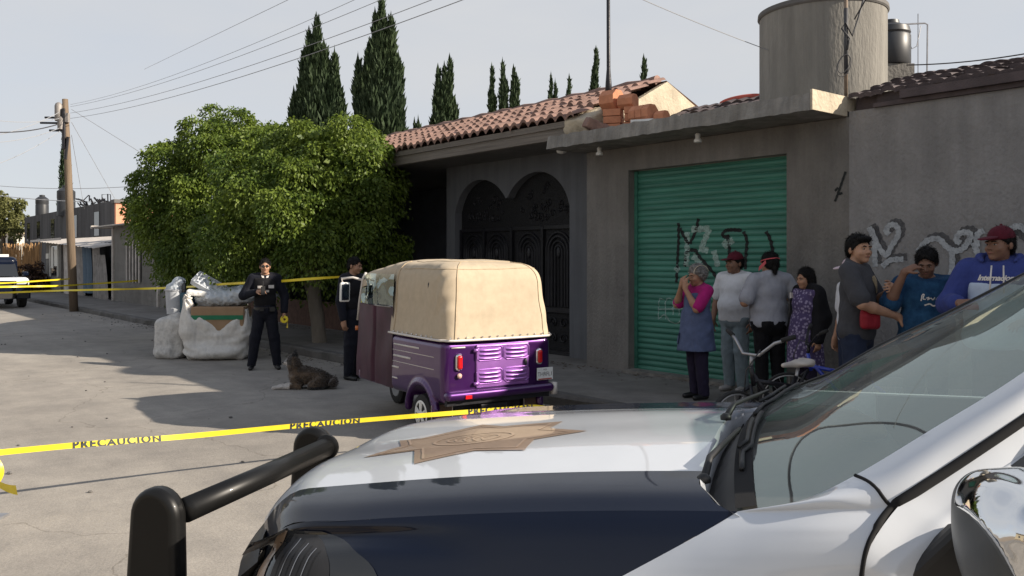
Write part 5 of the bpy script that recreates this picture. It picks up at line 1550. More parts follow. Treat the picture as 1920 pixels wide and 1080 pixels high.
# --- push bar
pb_mat = M['bar']
pbx = 1.79
h = MB()
def upright(Y):
    b = SDF(0.02)
    ws_ = [(1.03, 0.060), (0.95, 0.078), (0.85, 0.086), (0.70, 0.092), (0.50, 0.095), (0.42, 0.09)]
    pts = []
    m = MB()
    P = []
    n = 15
    outl = []
    W0 = 0.094
    for k in range(n): a = math.pi * k / (n - 1); outl.append((pbx + 0.088 * math.cos(a) + 0.008, 0.938 + 0.092 * math.sin(a)))
    outl += [(pbx - 0.084, 0.75), (pbx - 0.09, 0.42), (pbx + 0.125, 0.42), (pbx + 0.110, 0.75)]
    m.prism(outl, Y - 0.036, Y + 0.036, 'y')
    return m
pb = None
for Y in (0.5, -0.5):
    m = upright(Y); o = m.build('push_bar_upright', pb_mat, truck)
    bevel(o, 0.026, 4, 40); auto_smooth(o, 35)
m = MB(); m.tube([(pbx - 0.075, 0.475, 0.955), (pbx - 0.08, 0, 0.955), (pbx - 0.075, -0.475, 0.955)], 0.040, 20); m.build('push_bar_tube', pb_mat, truck, smooth=True)
m = MB(); m.lathe([(0.052, 0), (0.052, 0.012), (0.042, 0.02)], (pbx - 0.075, -0.470, 0.955), 20, 'y'); m.build('tube_collar', pb_mat, truck, smooth='auto')
m = MB(); m.tube([(pbx, 0.47, 0.5), (pbx, -0.47, 0.5)], 0.035, 14)
for Y in (0.5, -0.5): m.tube([(pbx - 0.08, Y, 0.5), (1.4, Y, 0.5)], 0.03, 10)
m.build('push_bar_brace', pb_mat, truck, smooth=True)
# --- star badge on the hood: the seven points lie on the hood's surface
def on_hood(x, y):
    Z = 1.15
    for _ in range(12):
        d = 1600 * (CAM_H - Z) / (y - 485); wpt = Vector(((x - 960) / 1600 * d, d, 0)) - TR * TR0
        X, Y = wpt.dot(TH), -wpt.dot(TR)
        Z = hood_z(X, Y)
    return (X, Y)
tips = [on_hood(*p) for p in ((1101, 809), (983, 845), (776, 871), (682, 859), (749, 827), (905, 797), (1055, 791))]
ins = [on_hood(*p) for p in ((1002, 825), (890, 846), (777, 846), (752, 838), (790, 823), (945, 800), (1030, 804))]
star = []
for a, b_ in zip(tips, ins): star += [a, b_]
def hood_decal(name, poly, m, lift, parent=hood, step=0.03):
    V, F = dense_polygon(poly, step)
    mb = MB(); mb.add([(x, y, hood_z(x, y) + lift) for x, y in V], F)
    return mb.build(name, m, parent, smooth=True)
hood_decal('star_badge', star, M['badge'], 0.0022)
cx = sum(p[0] for p in star) / 14; cy = sum(p[1] for p in star) / 14
m = MB()
def hood_stroke(mb, pts, w, lift):
    vs, fs = ribbon(pts, w, 6); mb.add([(x, y, hood_z(x, y) + lift) for x, y in vs], fs)
for k in range(7):
    a, b_ = star[2 * k], star[(2 * k + 1) % 14]; c_ = star[(2 * k - 1) % 14]
    s_ = lambda p, f: (cx + (p[0] - cx) * f, cy + (p[1] - cy) * f)
    hood_stroke(m, [s_(c_, .86), s_(a, .86)], 0.008, 0.0036); hood_stroke(m, [s_(a, .86), s_(b_, .86)], 0.008, 0.0036)
hood_stroke(m, [(cx + 0.13 * math.cos(q), cy + 0.11 * math.sin(q)) for q in [2 * math.pi * k / 16 for k in range(17)]], 0.010, 0.0036)
hood_stroke(m, [(cx + 0.085 * math.cos(q), cy + 0.07 * math.sin(q)) for q in [2 * math.pi * k / 16 for k in range(17)]], 0.007, 0.0036)
for k in range(4): hood_stroke(m, [(cx - 0.05 + 0.03 * k, cy - 0.05), (cx - 0.03 + 0.03 * k, cy), (cx - 0.05 + 0.03 * k, cy + 0.05)], 0.008, 0.0036)
m.build('badge_lines', M['badge_pale'], hood, smooth=True)
# things lying on the dashboard, seen through the glass
b = SDF(0.02); b.ell((-0.32, -0.25, 1.20), (0.10, 0.16, 0.03)).ell((-0.36, -0.1, 1.21), (0.06, 0.1, 0.03))
tag(b.build('folded_cloth', mat('tan_cloth', (0.35, 0.26, 0.18), 0.9), None, 0.012, 0.008, 18), 'tan folded cloth lying on the pickup dashboard behind the windshield', 'cloth').matrix_world = Matrix.Translation(truck.location) @ Matrix.Rotation(truck.rotation_euler.z, 4, 'Z')
# ------------------------------------------------------------------ motor rickshaw
M['canvas'] = cloth('tan_canvas', (0.465, 0.385, 0.28), 0.85, 0.07, 0.22, 2.4)
M['purple'] = paint('purple_metallic', (0.052, 0.008, 0.095), 0.30, 1.0, 0.55)
M['purple_sunlit'] = paint('sunlit_purple_metallic', (0.40, 0.17, 0.55), 0.30, 1.0, 0.6)  # body purple lightened: sun gloss on rear door and louvres put into the colour
M['vinyl'] = mat('dark_plum_vinyl', (0.050, 0.013, 0.030), 0.42, 0.45, 2, 0.2, 4, spec=0.3)
M['crisp'] = mat('crisp_clear_vinyl', (0.016, 0.016, 0.014), 0.12, 0.3, 5, 0.4, 5, coat=0.3)
M['white_trim'] = mat('white_trim_strip', (0.62, 0.58, 0.54), 0.45, 0.1, 12)
M['mirror_glass'] = mat('mirror_glass', (0.05, 0.07, 0.11), 0.04, 0, metal=0.8)
M['plate'] = mat('number_plate_white', (0.66, 0.68, 0.68), 0.5, 0.1, 30)
RK = R(33.5)
rick = thing('motor_rickshaw', 'purple three wheeled motor rickshaw with tan canvas hood parked on the road', 'rickshaw', (-0.385, 8.85, 0), math.radians(90) + RK)
rick.scale = (0.955, 1, 1)
RW = 0.20
# canvas hood: a sheet over hoops, open at the front; rows go up from the hem, each row runs round the back
def hood_b(z):      # half width at height z
    return [0.648, 0.630, 0.617, 0.608, 0.600, 0.590, 0.570, 0.525, 0.44, 0.26, 0.0][z]
def hood_r(z):      # rear face position
    return [-0.535, -0.520, -0.505, -0.492, -0.480, -0.465, -0.435, -0.375, -0.27, -0.05, 0.15][z]
HZ = [0.962, 1.08, 1.20, 1.32, 1.43, 1.53, 1.61, 1.675, 1.715, 1.738, 1.745]
def hood_row(k, x0):
    bb, xr_ = hood_b(k), hood_r(k); c = min(0.15, bb * 0.7); pts = []
    n = 26
    for i in range(n): pts.append((x0 + (xr_ + c - x0) * i / n, bb, HZ[k]))
    for i in range(9): a = math.pi / 2 * i / 8; pts.append((xr_ + c - c * math.sin(a), bb - c + c * math.cos(a), HZ[k]))
    m_ = 17
    for i in range(1, m_): pts.append((xr_, (bb - c) * (1 - 2 * i / m_), HZ[k]))
    left = pts[:n + 9]
    return [Vector(p) for p in pts] + [Vector((p[0], -p[1], p[2])) for p in reversed(left)]
rows = [hood_row(k, 0.70) for k in range(11)]
cols = [cat_curve([rows[k][i] for k in range(11)], 5) for i in range(len(rows[0]))]
CG = [[cols[i][j] for i in range(len(cols))] for j in range(len(cols[0]))]
def drape(p, out):
    f = 0
    if p.x < -0.30 and abs(p.y) < 0.6:
        f += 0.005 * math.sin(p.y * 17 + 2.5 * noise.noise(p * 2.5)) * math.exp(-(p.z - 0.97) / 0.20) + 0.006 * math.sin((p.y * 0.7 + p.z) * 10 + 3 * noise.noise(p * 1.7))
    if p.y > 0.2:
        q = (p.x + 0.36) * 16 + (p.z - 1.38) * 11 + 1.8 * noise.noise(p * 5)
        f += 0.030 * (0.45 - abs(math.sin(q))) * math.exp(-((p.x + 0.36) / 0.12) ** 2) * math.exp(-((p.z - 1.36) / 0.24) ** 2)
        f += 0.012 * (0.5 - abs(math.sin(p.x * 7 - p.z * 5 + 1.2 * noise.noise(p * 3)))) * math.exp(-((p.z - 1.60) / 0.12) ** 2)
        f += 0.010 * math.sin((p.x - 0.35 * (p.z - 1)) * 21 + 1.5 * noise.noise(p * 2)) * max(0, 1 - abs(p.z - 1.25) / 0.4)
    f += 0.007 * noise.noise(p * 3.2) + 0.003 * noise.noise(p * 8)
    q = p + out * f
    q.z -= 0.012 * (1 - math.cos((p.x - 0.10) / 0.6 * 2 * math.pi)) * 0.5 * max(0, min(1, (p.z - 1.6) * 8)) if p.z > 1.6 else 0
    return q
def outward(p): return Vector((min(0, (p.x + 0.25)) * 2.0, p.y, max(0, p.z - 1.5) * 2.2)).normalized()
CG = [[drape(p, outward(p)) for p in r] for r in CG]
h = MB(); h.grid(CG)
# roof running forward to the windscreen, with a short valance
fr = []
for i in range(25):
    t = i / 24; x = 0.70 + 1.0 * t; drop = 0.115 * t ** 1.3; row = []
    prof = [(hood_b(k) - 0.03 * t, HZ[k]) for k in (5, 6, 7, 8, 9, 10)]
    ppts = cat_curve([Vector((0, y, z - drop)) for y, z in prof], 5)
    full = ppts + [Vector((0, -p.y, p.z)) for p in reversed(ppts[:-1])]
    for p in full:
        q = Vector((x, p.y, p.z)); q = q + Vector((0, p.y, max(0.1, p.z - 1.3))).normalized() * (0.010 * math.sin(x * 17 + 2 * noise.noise(q * 4)) * min(1, 6 * t) * (0.4 + abs(p.y)) + 0.006 * noise.noise(q * 5))
        if t == 0: q = Vector((x, p.y, p.z))
        row.append(q)
    fr.append(row)
h2 = MB(); h2.grid(fr)
o = h.build('canvas_hood', M['canvas'], rick, smooth=True); sd_ = o.modifiers.new('cloth', 'SOLIDIFY'); sd_.thickness = 0.006; sd_.offset = -1
o2 = h2.build('canvas_roof', M['canvas'], rick, smooth=True); sd_ = o2.modifiers.new('cloth', 'SOLIDIFY'); sd_.thickness = 0.006; sd_.offset = -1
m = MB()
for rr_ in (33, 42): m.tube([p + outward(p) * 0.001 for p in CG[rr_][4:-4]], 0.0042, 5)
for ci in (2, 33): m.tube([CG[j][ci] + outward(CG[j][ci]) * 0.003 for j in range(0, 42)], 0.0045, 5); m.tube([CG[j][-1 - ci] + outward(CG[j][-1 - ci]) * 0.003 for j in range(0, 42)], 0.0045, 5)
m.build('seam', cloth('darker_canvas_seam', (0.44, 0.345, 0.23)), o, smooth=True)
m = MB()
for k in range(14): y = 0.58 - 1.16 * k / 13; m.ball((hood_r(0) - 0.006, y, 0.99), 0.009, 7, 5)
for k in range(9): m.ball((0.6 - 0.11 * k, 0.652, 0.99), 0.009, 7, 5)
m.build('hem_button', M['chrome'], o, smooth=True)
h = MB()
rim = [(0.72, 0.655, 0.972), (0.3, 0.658, 0.970), (-0.35, 0.655, 0.968), (-0.47, 0.62, 0.968), (-0.535, 0.54, 0.966), (-0.548, 0.2, 0.964), (-0.548, -0.2, 0.964), (-0.535, -0.54, 0.964), (-0.47, -0.62, 0.964), (-0.35, -0.655, 0.966), (0.72, -0.655, 0.97)]
h.tube(cat_curve(rim, 5), 0.012, 8); h.build('hood_hem', M['white_trim'], rick, smooth=True)
h = MB()
for x_, z_ in ((0.68, 1.735), (-0.1, 1.735)): h.tube([(x_, 0.60, 0.97), (x_, 0.585, 1.5), (x_, 0.50, 1.66), (x_, 0, z_ - 0.025), (x_, -0.50, 1.66), (x_, -0.585, 1.5), (x_, -0.60, 0.97)], 0.014, 7)
h.build('hood_hoop', M['iron'], rick, smooth=True)
# lower body
b = SDF(0.03)
b.box((0.12, 0, 0.66), (0.62, 0.635, 0.305), 0.075)
b.box((1.05, 0, 0.41), (0.75, 0.56, 0.06), 0.03)
for s in (1, -1):
    arch = [(0.31 * math.cos(a), s * 0.615, 0.21 + 0.31 * math.sin(a)) for a in [math.pi * (0.03 + 0.94 * k / 20) for k in range(21)]]
    b.chain(arch, [0.040] * 21, 0.012)
    b.ell((0.0, s * 0.66, 0.20), (0.285, 0.26, 0.285), None, 0.012, -1)
b.box((0.1, 0, 0.30), (0.9, 0.5, 0.08), 0.02, None, 0.01, -1)
body = b.build('body', M['purple'], rick, 0.011)
for s in (1, -1):
    h = MB()
    for z, x0, x1, r in ((0.855, 0.02, 0.62, 0.010), (0.735, 0.22, 0.63, 0.012), (0.615, 0.50, 0.66, 0.011), (0.50, 0.54, 0.66, 0.009)):
        h.tube([(x0, s * 0.634, z), (x1, s * 0.634, z)], r, 6)
    for z in (0.795, 0.675): h.tube([(-0.3, s * 0.632, z), (0.68, s * 0.632, z)], 0.005, 5)
    h.build('side_trim', M['white_trim'] if s > 0 else M['purple'], rick, smooth=True)
# rear: engine door with louvres, lamps, plate, bumper
xr = -0.50
h = MB(); h.box((xr - 0.004, -0.03, 0.70), (0.03, 0.62, 0.42)); dr = h.build('engine_door', M['purple_sunlit'], rick); bevel(dr, 0.012, 3)
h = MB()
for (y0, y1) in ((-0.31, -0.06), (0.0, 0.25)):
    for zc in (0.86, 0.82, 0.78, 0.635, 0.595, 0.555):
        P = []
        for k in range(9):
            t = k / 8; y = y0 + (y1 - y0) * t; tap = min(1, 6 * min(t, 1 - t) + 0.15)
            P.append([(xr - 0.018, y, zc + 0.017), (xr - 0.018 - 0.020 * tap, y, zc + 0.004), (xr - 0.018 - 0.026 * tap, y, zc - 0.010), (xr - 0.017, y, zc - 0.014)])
        h = MB(); h.grid(P); h.build('louvre', M['purple_sunlit'], dr, smooth=True)
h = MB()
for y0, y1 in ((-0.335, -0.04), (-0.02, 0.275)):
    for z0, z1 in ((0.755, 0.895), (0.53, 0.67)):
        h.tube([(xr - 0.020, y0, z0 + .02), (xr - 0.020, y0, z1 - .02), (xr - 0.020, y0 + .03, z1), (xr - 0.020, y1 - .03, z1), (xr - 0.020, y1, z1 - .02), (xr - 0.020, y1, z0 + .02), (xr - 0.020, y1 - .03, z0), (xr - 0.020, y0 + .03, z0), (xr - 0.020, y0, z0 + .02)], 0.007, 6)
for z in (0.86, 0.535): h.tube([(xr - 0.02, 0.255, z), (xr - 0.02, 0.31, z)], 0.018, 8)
h.build('door_rib', M['purple_sunlit'], dr, smooth=True)
h = MB(); h.ball((xr - 0.03, -0.29, 0.715), (0.015, 0.02, 0.035), 10, 6); h.build('latch', M['iron'], dr, smooth=True)
for s in (1, -1):
    b = SDF(0.005); b.box((xr - 0.012, s * 0.47 + 0.0, 0.755), (0.022, 0.044, 0.088), 0.035); fr = b.build('tail_lamp', M['chrome'], rick, 0.006)
    b = SDF(0.005); b.box((xr - 0.026, s * 0.47, 0.755), (0.020, 0.031, 0.070), 0.025); b.build('lens', M['red_lens'], fr, 0.006)
h = MB(); h.lathe([(0.026, -0.012), (0.024, -0.0), (0.01, 0.006)], (xr - 0.012, 0.47, 0.625), 16, 'x'); h.build('reflector', mat('pale_pink_reflector', (0.6, 0.38, 0.33), 0.4), rick, smooth=True)
h = MB(); h.tube([(xr - 0.005, 0.40, 0.895), (xr - 0.005, 0.55, 0.895)], 0.007, 6); h.build('rear_trim', M['white_trim'], rick, smooth=True)
h = MB(); h.box((xr - 0.022, -0.535, 0.575), (0.006, 0.20, 0.125)); plt = h.build('number_plate', M['plate'], rick); bevel(plt, 0.002)
def put_text(txt, size, parent, origin, right, up, m, name, spacing=1.0, shear=0.0, bold=0.0):
    me = text_mesh(txt, size, spacing=spacing, shear=shear, offset=bold)
    r_, u_ = Vector(right).normalized(), Vector(up).normalized()
    for v in me.vertices: v.co = Vector(origin) + r_ * v.co.x + u_ * v.co.y
    return link(name, me, m, parent, smooth=False)
M['ink'] = mat('black_ink', (0.03, 0.035, 0.04), 0.6, 0)
M['red_ink'] = mat('red_ink', (0.35, 0.06, 0.05), 0.6, 0)
put_text('THRFL1', 0.058, plt, (xr - 0.0265, -0.535, 0.57), (0, -1, 0), (0, 0, 1), M['ink'], 'plate_number', 0.95)
put_text('MEX', 0.022, plt, (xr - 0.0265, -0.535, 0.617), (0, -1, 0), (0, 0, 1), M['ink'], 'plate_heading')
h = MB(); h.box((xr - 0.0262, -0.535, 0.522), (0.001, 0.17, 0.012)); h.build('plate_stripe', M['red_ink'], plt)
b = SDF(0.02); b.box((xr - 0.02, 0, 0.435), (0.055, 0.63, 0.045), 0.04); b.build('bumper', M['purple'], rick, 0.009)
h = MB(); h.box((xr + 0.02, 0, 0.365), (0.05, 1.2, 0.05)); h.box((0, 0, 0.3), (0.5, 0.8, 0.16)); h.tube([(0, 0.5, RW), (0, -0.5, RW)], 0.03, 8); h.tube([(xr + 0.06, -0.1, 0.30), (xr + 0.06, 0.2, 0.30)], 0.045, 10)
h.build('engine', M['iron'], rick)
h = MB(); h.box((xr - 0.075, 0.40, 0.425), (0.02, 0.07, 0.035)); h.build('bumper_reflector', M['red_lens'], rick)
h = MB(); h.lathe([(0.03, 0), (0.028, 0.02), (0.01, 0.03)], (xr - 0.06, -0.6, 0.44), 14, 'x'); h.box((xr - 0.02, -0.645, 0.42), (0.07, 0.05, 0.12)); h.build('fog_lamp', M['white_trim'], rick, smooth=True)
# wheels
def small_wheel(c, w=0.055, name='wheel'):
    h = MB(); h.lathe([(0.12, -w), (0.17, -w * 1.05), (0.195, -w * 0.8), (RW + 0.003, 0), (0.195, w * 0.8), (0.17, w * 1.05), (0.12, w)], c, 36, 'y')
    wl_ = h.build(name, M['rubber'], rick, smooth='auto')
    return wl_
for s in (1, -1):
    wl_ = small_wheel((0, s * 0.565, RW), 0.06)
    h = MB(); y = s * 0.628
    h.lathe([(0.135, y - s * 0.02), (0.138, y), (0.118, y + s * 0.004), (0.112, y - s * 0.012)], (0, 0, RW), 32, 'y', cap=False)
    for k in range(5):
        a0 = 2 * math.pi * k / 5 + 0.3
        for da in (-0.16, 0.16): h.tube([(0.03 * math.cos(a0), y, RW + 0.03 * math.sin(a0)), (0.118 * math.cos(a0 + da), y - s * 0.004, RW + 0.118 * math.sin(a0 + da))], 0.013, 6)
    h.ball((0, y, RW), (0.042, 0.014, 0.042), 14, 8); h.build('hubcap', M['white_paint'], wl_, smooth='auto')
    h = MB(); h.lathe([(0.112, y - s * 0.03), (0.01, y - s * 0.031)], (0, 0, RW), 24, 'y', cap=False); h.build('wheel_disc', M['iron'], wl_)
fw = small_wheel((1.86, 0, RW), 0.05)
h = MB(); h.lathe([(0.11, -0.052), (0.115, -0.03), (0.05, -0.045), (0.05, 0.045), (0.115, 0.03), (0.11, 0.052)], (1.86, 0, RW), 24, 'y'); h.build('hub', M['chrome'], fw, smooth='auto')
for s in (1, -1):
    h = MB(); h.box((-0.285, s * 0.54, 0.20), (0.012, 0.24, 0.25)); mf = h.build('mud_flap', mat('brown_mud_flap', (0.11, 0.07, 0.05), 0.7, 0.3, 12), rick)
    h = MB(); h.box((-0.293, s * 0.54 + 0.115, 0.20), (0.004, 0.006, 0.26)); h.box((-0.293, s * 0.54 - 0.115, 0.20), (0.004, 0.006, 0.26)); h.build('flap_edge', M['white_trim'], mf)
# front
b = SDF(0.06)
b.box((1.72, 0, 0.80), (0.20, 0.50, 0.40), 0.12).box((1.84, 0, 0.62), (0.16, 0.32, 0.26), 0.12).box((1.45, 0, 0.42), (0.4, 0.5, 0.08), 0.05)
b.build('front_cowl', M['purple'], rick, 0.014)
b = SDF(0.03); b.box((1.86, 0, 0.40), (0.24, 0.085, 0.06), 0.04); b.ell((1.86, 0, 0.2), (0.23, 0.2, 0.215), None, 0.01, -1); b.build('front_mudguard', M['purple'], rick, 0.011)
h = MB(); h.tube([(1.86, 0.075, RW), (1.82, 0.075, 0.5)], 0.022, 8); h.tube([(1.86, -0.075, RW), (1.82, -0.075, 0.5)], 0.022, 8); h.build('fork', M['iron'], rick, smooth=True)
for s in (1, -1):
    h = MB(); h.tube([(1.90, s * 0.52, 1.03), (1.80, s * 0.535, 1.28), (1.68, s * 0.545, 1.52), (1.63, s * 0.53, 1.585)], 0.016, 8); h.build('windscreen_frame', M['white_trim'], rick, smooth=True)
h = MB(); h.add([(1.895, 0.51, 1.05), (1.895, -0.51, 1.05), (1.64, -0.52, 1.56), (1.64, 0.52, 1.56)], [(0, 1, 2, 3)]); h.build('windscreen', M['clear'], rick)
h = MB(); h.lathe([(0.085, 0), (0.09, 0.03), (0.05, 0.05)], (1.93, 0, 0.8), 20, 'x'); h.build('headlamp', M['chrome'], rick, smooth=True)
# plum vinyl door curtain with clear window, hanging loose between hood and screen
def curtain(name, z0, z1, m, s, amp, x0=0.70, x1=1.80, seed=0):
    P = []; n, k = 60, 16
    for i in range(n + 1):
        t = i / n; row = []
        for j in range(k + 1):
            u = j / k; z = z0 + (z1 - z0) * u
            xe = x1 + (0.11 * (1.05 - z) / 0.5 if z < 1.58 else 0)
            xe = min(xe, 1.90 - max(0, (z - 1.03)) * 0.48)
            x = x0 + (xe - x0) * t
            y = 0.628 - 0.085 * t ** 2
            fold = amp * (0.35 * math.sin(t * 9 + u * 3.2 + seed) + noise.noise(Vector((t * 4.5, u * 2.2 + seed, 0.3))) * 1.3)
            fold -= amp * 2.4 * math.exp(-((t - 0.47) / 0.035) ** 2)
            row.append((x, s * (y + fold), z))
        P.append(row)
    mb = MB(); mb.grid(P); return mb.build(name, m, rick, smooth=True)
for s in (1, -1):
    curtain('door_curtain', 0.38, 1.235, M['vinyl'], s, 0.014, 0.66, seed=0.4 * s)
    curtain('curtain_window', 1.24, 1.585, M['clear'], s, 0.012, 0.66, seed=2.0 * s)
    h = MB(); h.tube([(0.70, s * 0.64, 1.237), (1.05, s * 0.640, 1.237), (1.2, s * 0.61, 1.237)], 0.008, 6); h.build('curtain_strip', M['tin'], rick, smooth=True)
b = SDF(0.04); b.box((0.35, 0, 0.75), (0.25, 0.5, 0.1), 0.05).box((0.12, 0, 1.1), (0.07, 0.5, 0.3), 0.05).box((1.2, 0, 0.72), (0.2, 0.3, 0.1), 0.05)
b.build('seat', M['seat'], rick, 0.025)
h = MB(); h.tube([(1.62, 0.33, 1.05), (1.58, 0, 1.0), (1.62, -0.33, 1.05)], 0.016, 8); h.tube([(1.66, 0, 0.6), (1.58, 0, 1.0)], 0.03, 8); h.build('handlebar', M['iron'], rick, smooth=True)
h = MB(); h.lathe([(0.025, 0), (0.022, 0.02), (0.008, 0.03)], (1.93, 0.49, 0.93), 12, 'x'); h.box((1.94, 0.50, 0.93), (0.035, 0.06, 0.05)); h.build('indicator', M['amber'], rick, smooth=True)
for s in (1, -1):
    b = SDF(0.01); b.box((1.86, s * 0.70, 1.36), (0.022, 0.062, 0.115), 0.02, Euler((0, -0.08, 0)).to_matrix()); mm = b.build('mirror', M['white_paint'], rick, 0.007)
    b = SDF(0.01); b.box((1.840, s * 0.70, 1.36), (0.010, 0.046, 0.094), 0.008, Euler((0, -0.08, 0)).to_matrix()); b.build('mirror_glass', M['mirror_glass'], mm, 0.006)
    h = MB(); h.tube([(1.70, s * 0.54, 1.50), (1.80, s * 0.62, 1.53), (1.86, s * 0.74, 1.52), (1.86, s * 0.72, 1.45)], 0.014, 7); h.build('mirror_arm', M['white_trim'], mm, smooth=True)

# ------------------------------------------------------------------ yellow tapes
M['tape'] = mat('yellow_plastic_tape', (0.74, 0.59, 0.03), 0.38, 0.1, 9)
def tape(label, pts, width, texts=(), twist=0.25, seed=0, sub=14):
    t = thing('barrier_tape', label, 'tape', pts[0], 0, 'yellow barrier tapes')
    Q = [p - Vector(pts[0]) for p in cat_curve(pts, sub)]
    rr = random.Random(seed)
    L_ = [0]
    for a, b_ in zip(Q[:-1], Q[1:]): L_.append(L_[-1] + (b_ - a).length)
    def at(s):
        s = max(0, min(L_[-1] - 1e-6, s)); i = 0
        while L_[i + 1] < s: i += 1
        u = (s - L_[i]) / (L_[i + 1] - L_[i]); p = Q[i].lerp(Q[i + 1], u); d = (Q[i + 1] - Q[i]).normalized()
        ang = twist * math.sin(s * 1.9 + seed) + 0.5 * twist * math.sin(s * 4.7 + seed * 2)
        side_ = d.cross(Vector((0, 0, 1))).normalized(); up = Vector((0, 0, 1)) * math.cos(ang) + side_ * math.sin(ang)
        nn = d.cross(up).normalized()
        return p, up, nn
    P = []; n = int(L_[-1] / 0.05)
    for i in range(n + 1):
        p, up, nn = at(L_[-1] * i / n)
        P.append([p - up * width / 2, p + up * width / 2])
    mb = MB(); mb.grid(P); mb.build('band', M['tape'], t, smooth=True)
    for s0, txt, sz in texts:
        me = text_mesh(txt, sz, 'LEFT', spacing=1.22, offset=0.0032)
        for v in me.vertices:
            p, up, nn = at(s0 + v.co.x); sg = -1 if nn.y > 0 else 1
            v.co = p + up * max(-width / 2, min(width / 2, v.co.y)) + nn * 0.003 * sg
        link('lettering', me, M['ink'], t, smooth=False)
    return t
T1 = [PX(-14, 850, 5.7), PX(4, 848, 5.8), PX(150, 834, 6.1), PX(350, 818, 6.55), PX(550, 799, 7.0), PX(740, 783, 7.45), PX(940, 768, 7.8), PX(1020, 765, 7.75), PX(1110, 800, 7.3), PX(1200, 860, 6.7)]
tape('near yellow tape with black lettering crossing the road in front of the rickshaw', T1, 0.041, [(0.55, 'PRECAUCION', 0.084), (2.15, 'PRECAUCION', 0.084), (3.75, 'PRECAUCION', 0.084)], 0.22, 3)
mb = MB(); P = []
for i in range(20):
    u = i / 19; p = PX(-16 + 46 * u, 905 + 25 * math.sin(u * 1.4) , 5.72 - 0.1 * u); wdt = 0.045 + 0.03 * u
    P.append([p + Vector((0, 0.02, 0)) * u, p + Vector((0.01, -0.02, wdt))])
mb.grid(P)
P = [[PX(-16 + 16 * math.sin(u * 3), 852 + 60 * u, 5.7), PX(-8 + 16 * math.sin(u * 3), 852 + 60 * u, 5.72)] for u in [i / 10 for i in range(11)]]
mb.grid(P); tag(mb.build('tape_end', M['tape'], smooth=True), 'loose yellow tape end hanging curled at the left edge', 'tape')
stk = thing('tape_stake', 'thin steel stake holding the near tape at the left edge', 'stake', (PX(-18, 850, 5.72).x, 5.72, 0))
mb = MB(); mb.tube([(0, 0, 0), (0, 0, 0.62)], 0.012, 8); mb.build('rod', M['steel'], stk, smooth=True)
mb = MB(); mb.box((0, 0, 0.012), (0.16, 0.16, 0.02)); mb.build('foot', M['steel'], stk)
tape('middle yellow tape running from left edge to the white sacks and the second officer', [PX(-60, 550, 19), PX(0, 549, 18.6), PX(110, 545, 18), PX(310, 540, 16.5), PX(430, 532, 14.6), PX(500, 529, 13.75), PX(580, 523, 13.2), PX(655, 518, 12.75)], 0.040, [], 0.5, 5)
tape('far yellow tape running from the police vehicle to block house', [PX(-60, 541, 25), PX(0, 538, 25.5), PX(110, 536, 27), PX(160, 533, 28), PX(207, 530, 29), PX(300, 523, 31)], 0.055, [], 0.4, 8)
tape('thin slack tape across the front of the police vehicle', [PX(-60, 530, 26), PX(0, 531, 26.5), PX(70, 527, 27), PX(130, 523, 28)], 0.05, [], 0.5, 9)

# ------------------------------------------------------------------ sacks of recyclables
M['sack'] = cloth('white_woven_sack', (0.60, 0.585, 0.555), 0.8, 0.12, 0.9, 4.5)
M['sack_dirty'] = cloth('soiled_woven_sack', (0.52, 0.51, 0.49), 0.8, 0.25, 0.9, 5.0)
M['card'] = mat('cardboard', (0.30, 0.20, 0.12), 0.9, 0.12, 4)
M['green_print'] = mat('green_print', (0.02, 0.17, 0.085), 0.8, 0.1, 6)
M['clear_bag'] = mat('translucent_bag', (0.42, 0.46, 0.50), 0.25, 0.25, 6, 0.6, 9, coat=0.5)
M['egg'] = mat('pale_grey_pulp', (0.46, 0.49, 0.53), 0.8, 0.15, 12)
sc = PX(412, 670, 15.0); sc.z = 0
sack = thing('big_white_sack', 'big white woven sack slung open around a cardboard box', 'sack', sc, 0.05)
b = SDF(0.06)
b.box((0, 0, 0.40), (0.53, 0.37, 0.40), 0.14).ell((0, -0.1, 0.15), (0.58, 0.40, 0.17)).cap((-0.47, -0.26, 1.10), (-0.47, -0.22, 0.5), 0.05, 0.17).cap((0.53, -0.26, 0.84), (0.48, -0.2, 0.45), 0.05, 0.16)
b.ell((0.10, -0.44, 1.02), (0.50, 0.17, 0.46), None, 0.05, -1)
me = b.mesh('sack_cloth', 0.016)
for v, nv in zip(me.vertices, normals_of(me)):
    p = v.co
    # folds fan out from the two tied corners and swag across the front
    a1 = math.atan2(p.x + 0.50, 1.12 - p.z); a2 = math.atan2(0.56 - p.x, 0.95 - p.z)
    d1 = math.hypot(p.x + 0.5, p.z - 1.12); d2 = math.hypot(p.x - 0.56, p.z - 0.95)
    wv = noise.noise(p * 2.2) * 1.2
    f = 0.026 * math.sin(a1 * 13 + wv * 2) * math.exp(-d1 / 0.8) + 0.024 * math.sin(a2 * 12 + wv * 2) * math.exp(-d2 / 0.6)
    f += 0.018 * math.sin((p.z - 0.5 * p.x * p.x) * 34 + wv * 3) * max(0, 1 - p.z / 0.6) + 0.012 * noise.noise(p * 3.5) + 0.003 * noise.noise(p * 14)
    v.co = p + nv * f
    if v.co.z < 0.006: v.co.z = 0.006
link('sack_cloth', me, M['sack'], sack)
crd = thing('cardboard_box', 'brown cardboard box with green stripe inside the big sack', 'box', sc + Vector((0.06, -0.02, 0.52)), 0.05)
m = MB(); m.box((0, -0.08, 0.14), (0.90, 0.50, 0.52)); bevel(m.build('carton', M['card'], crd), 0.02, 3)
m = MB(); m.box((0, -0.3365, 0.22), (0.88, 0.012, 0.075)); m.build('green_stripe', M['green_print'], crd)
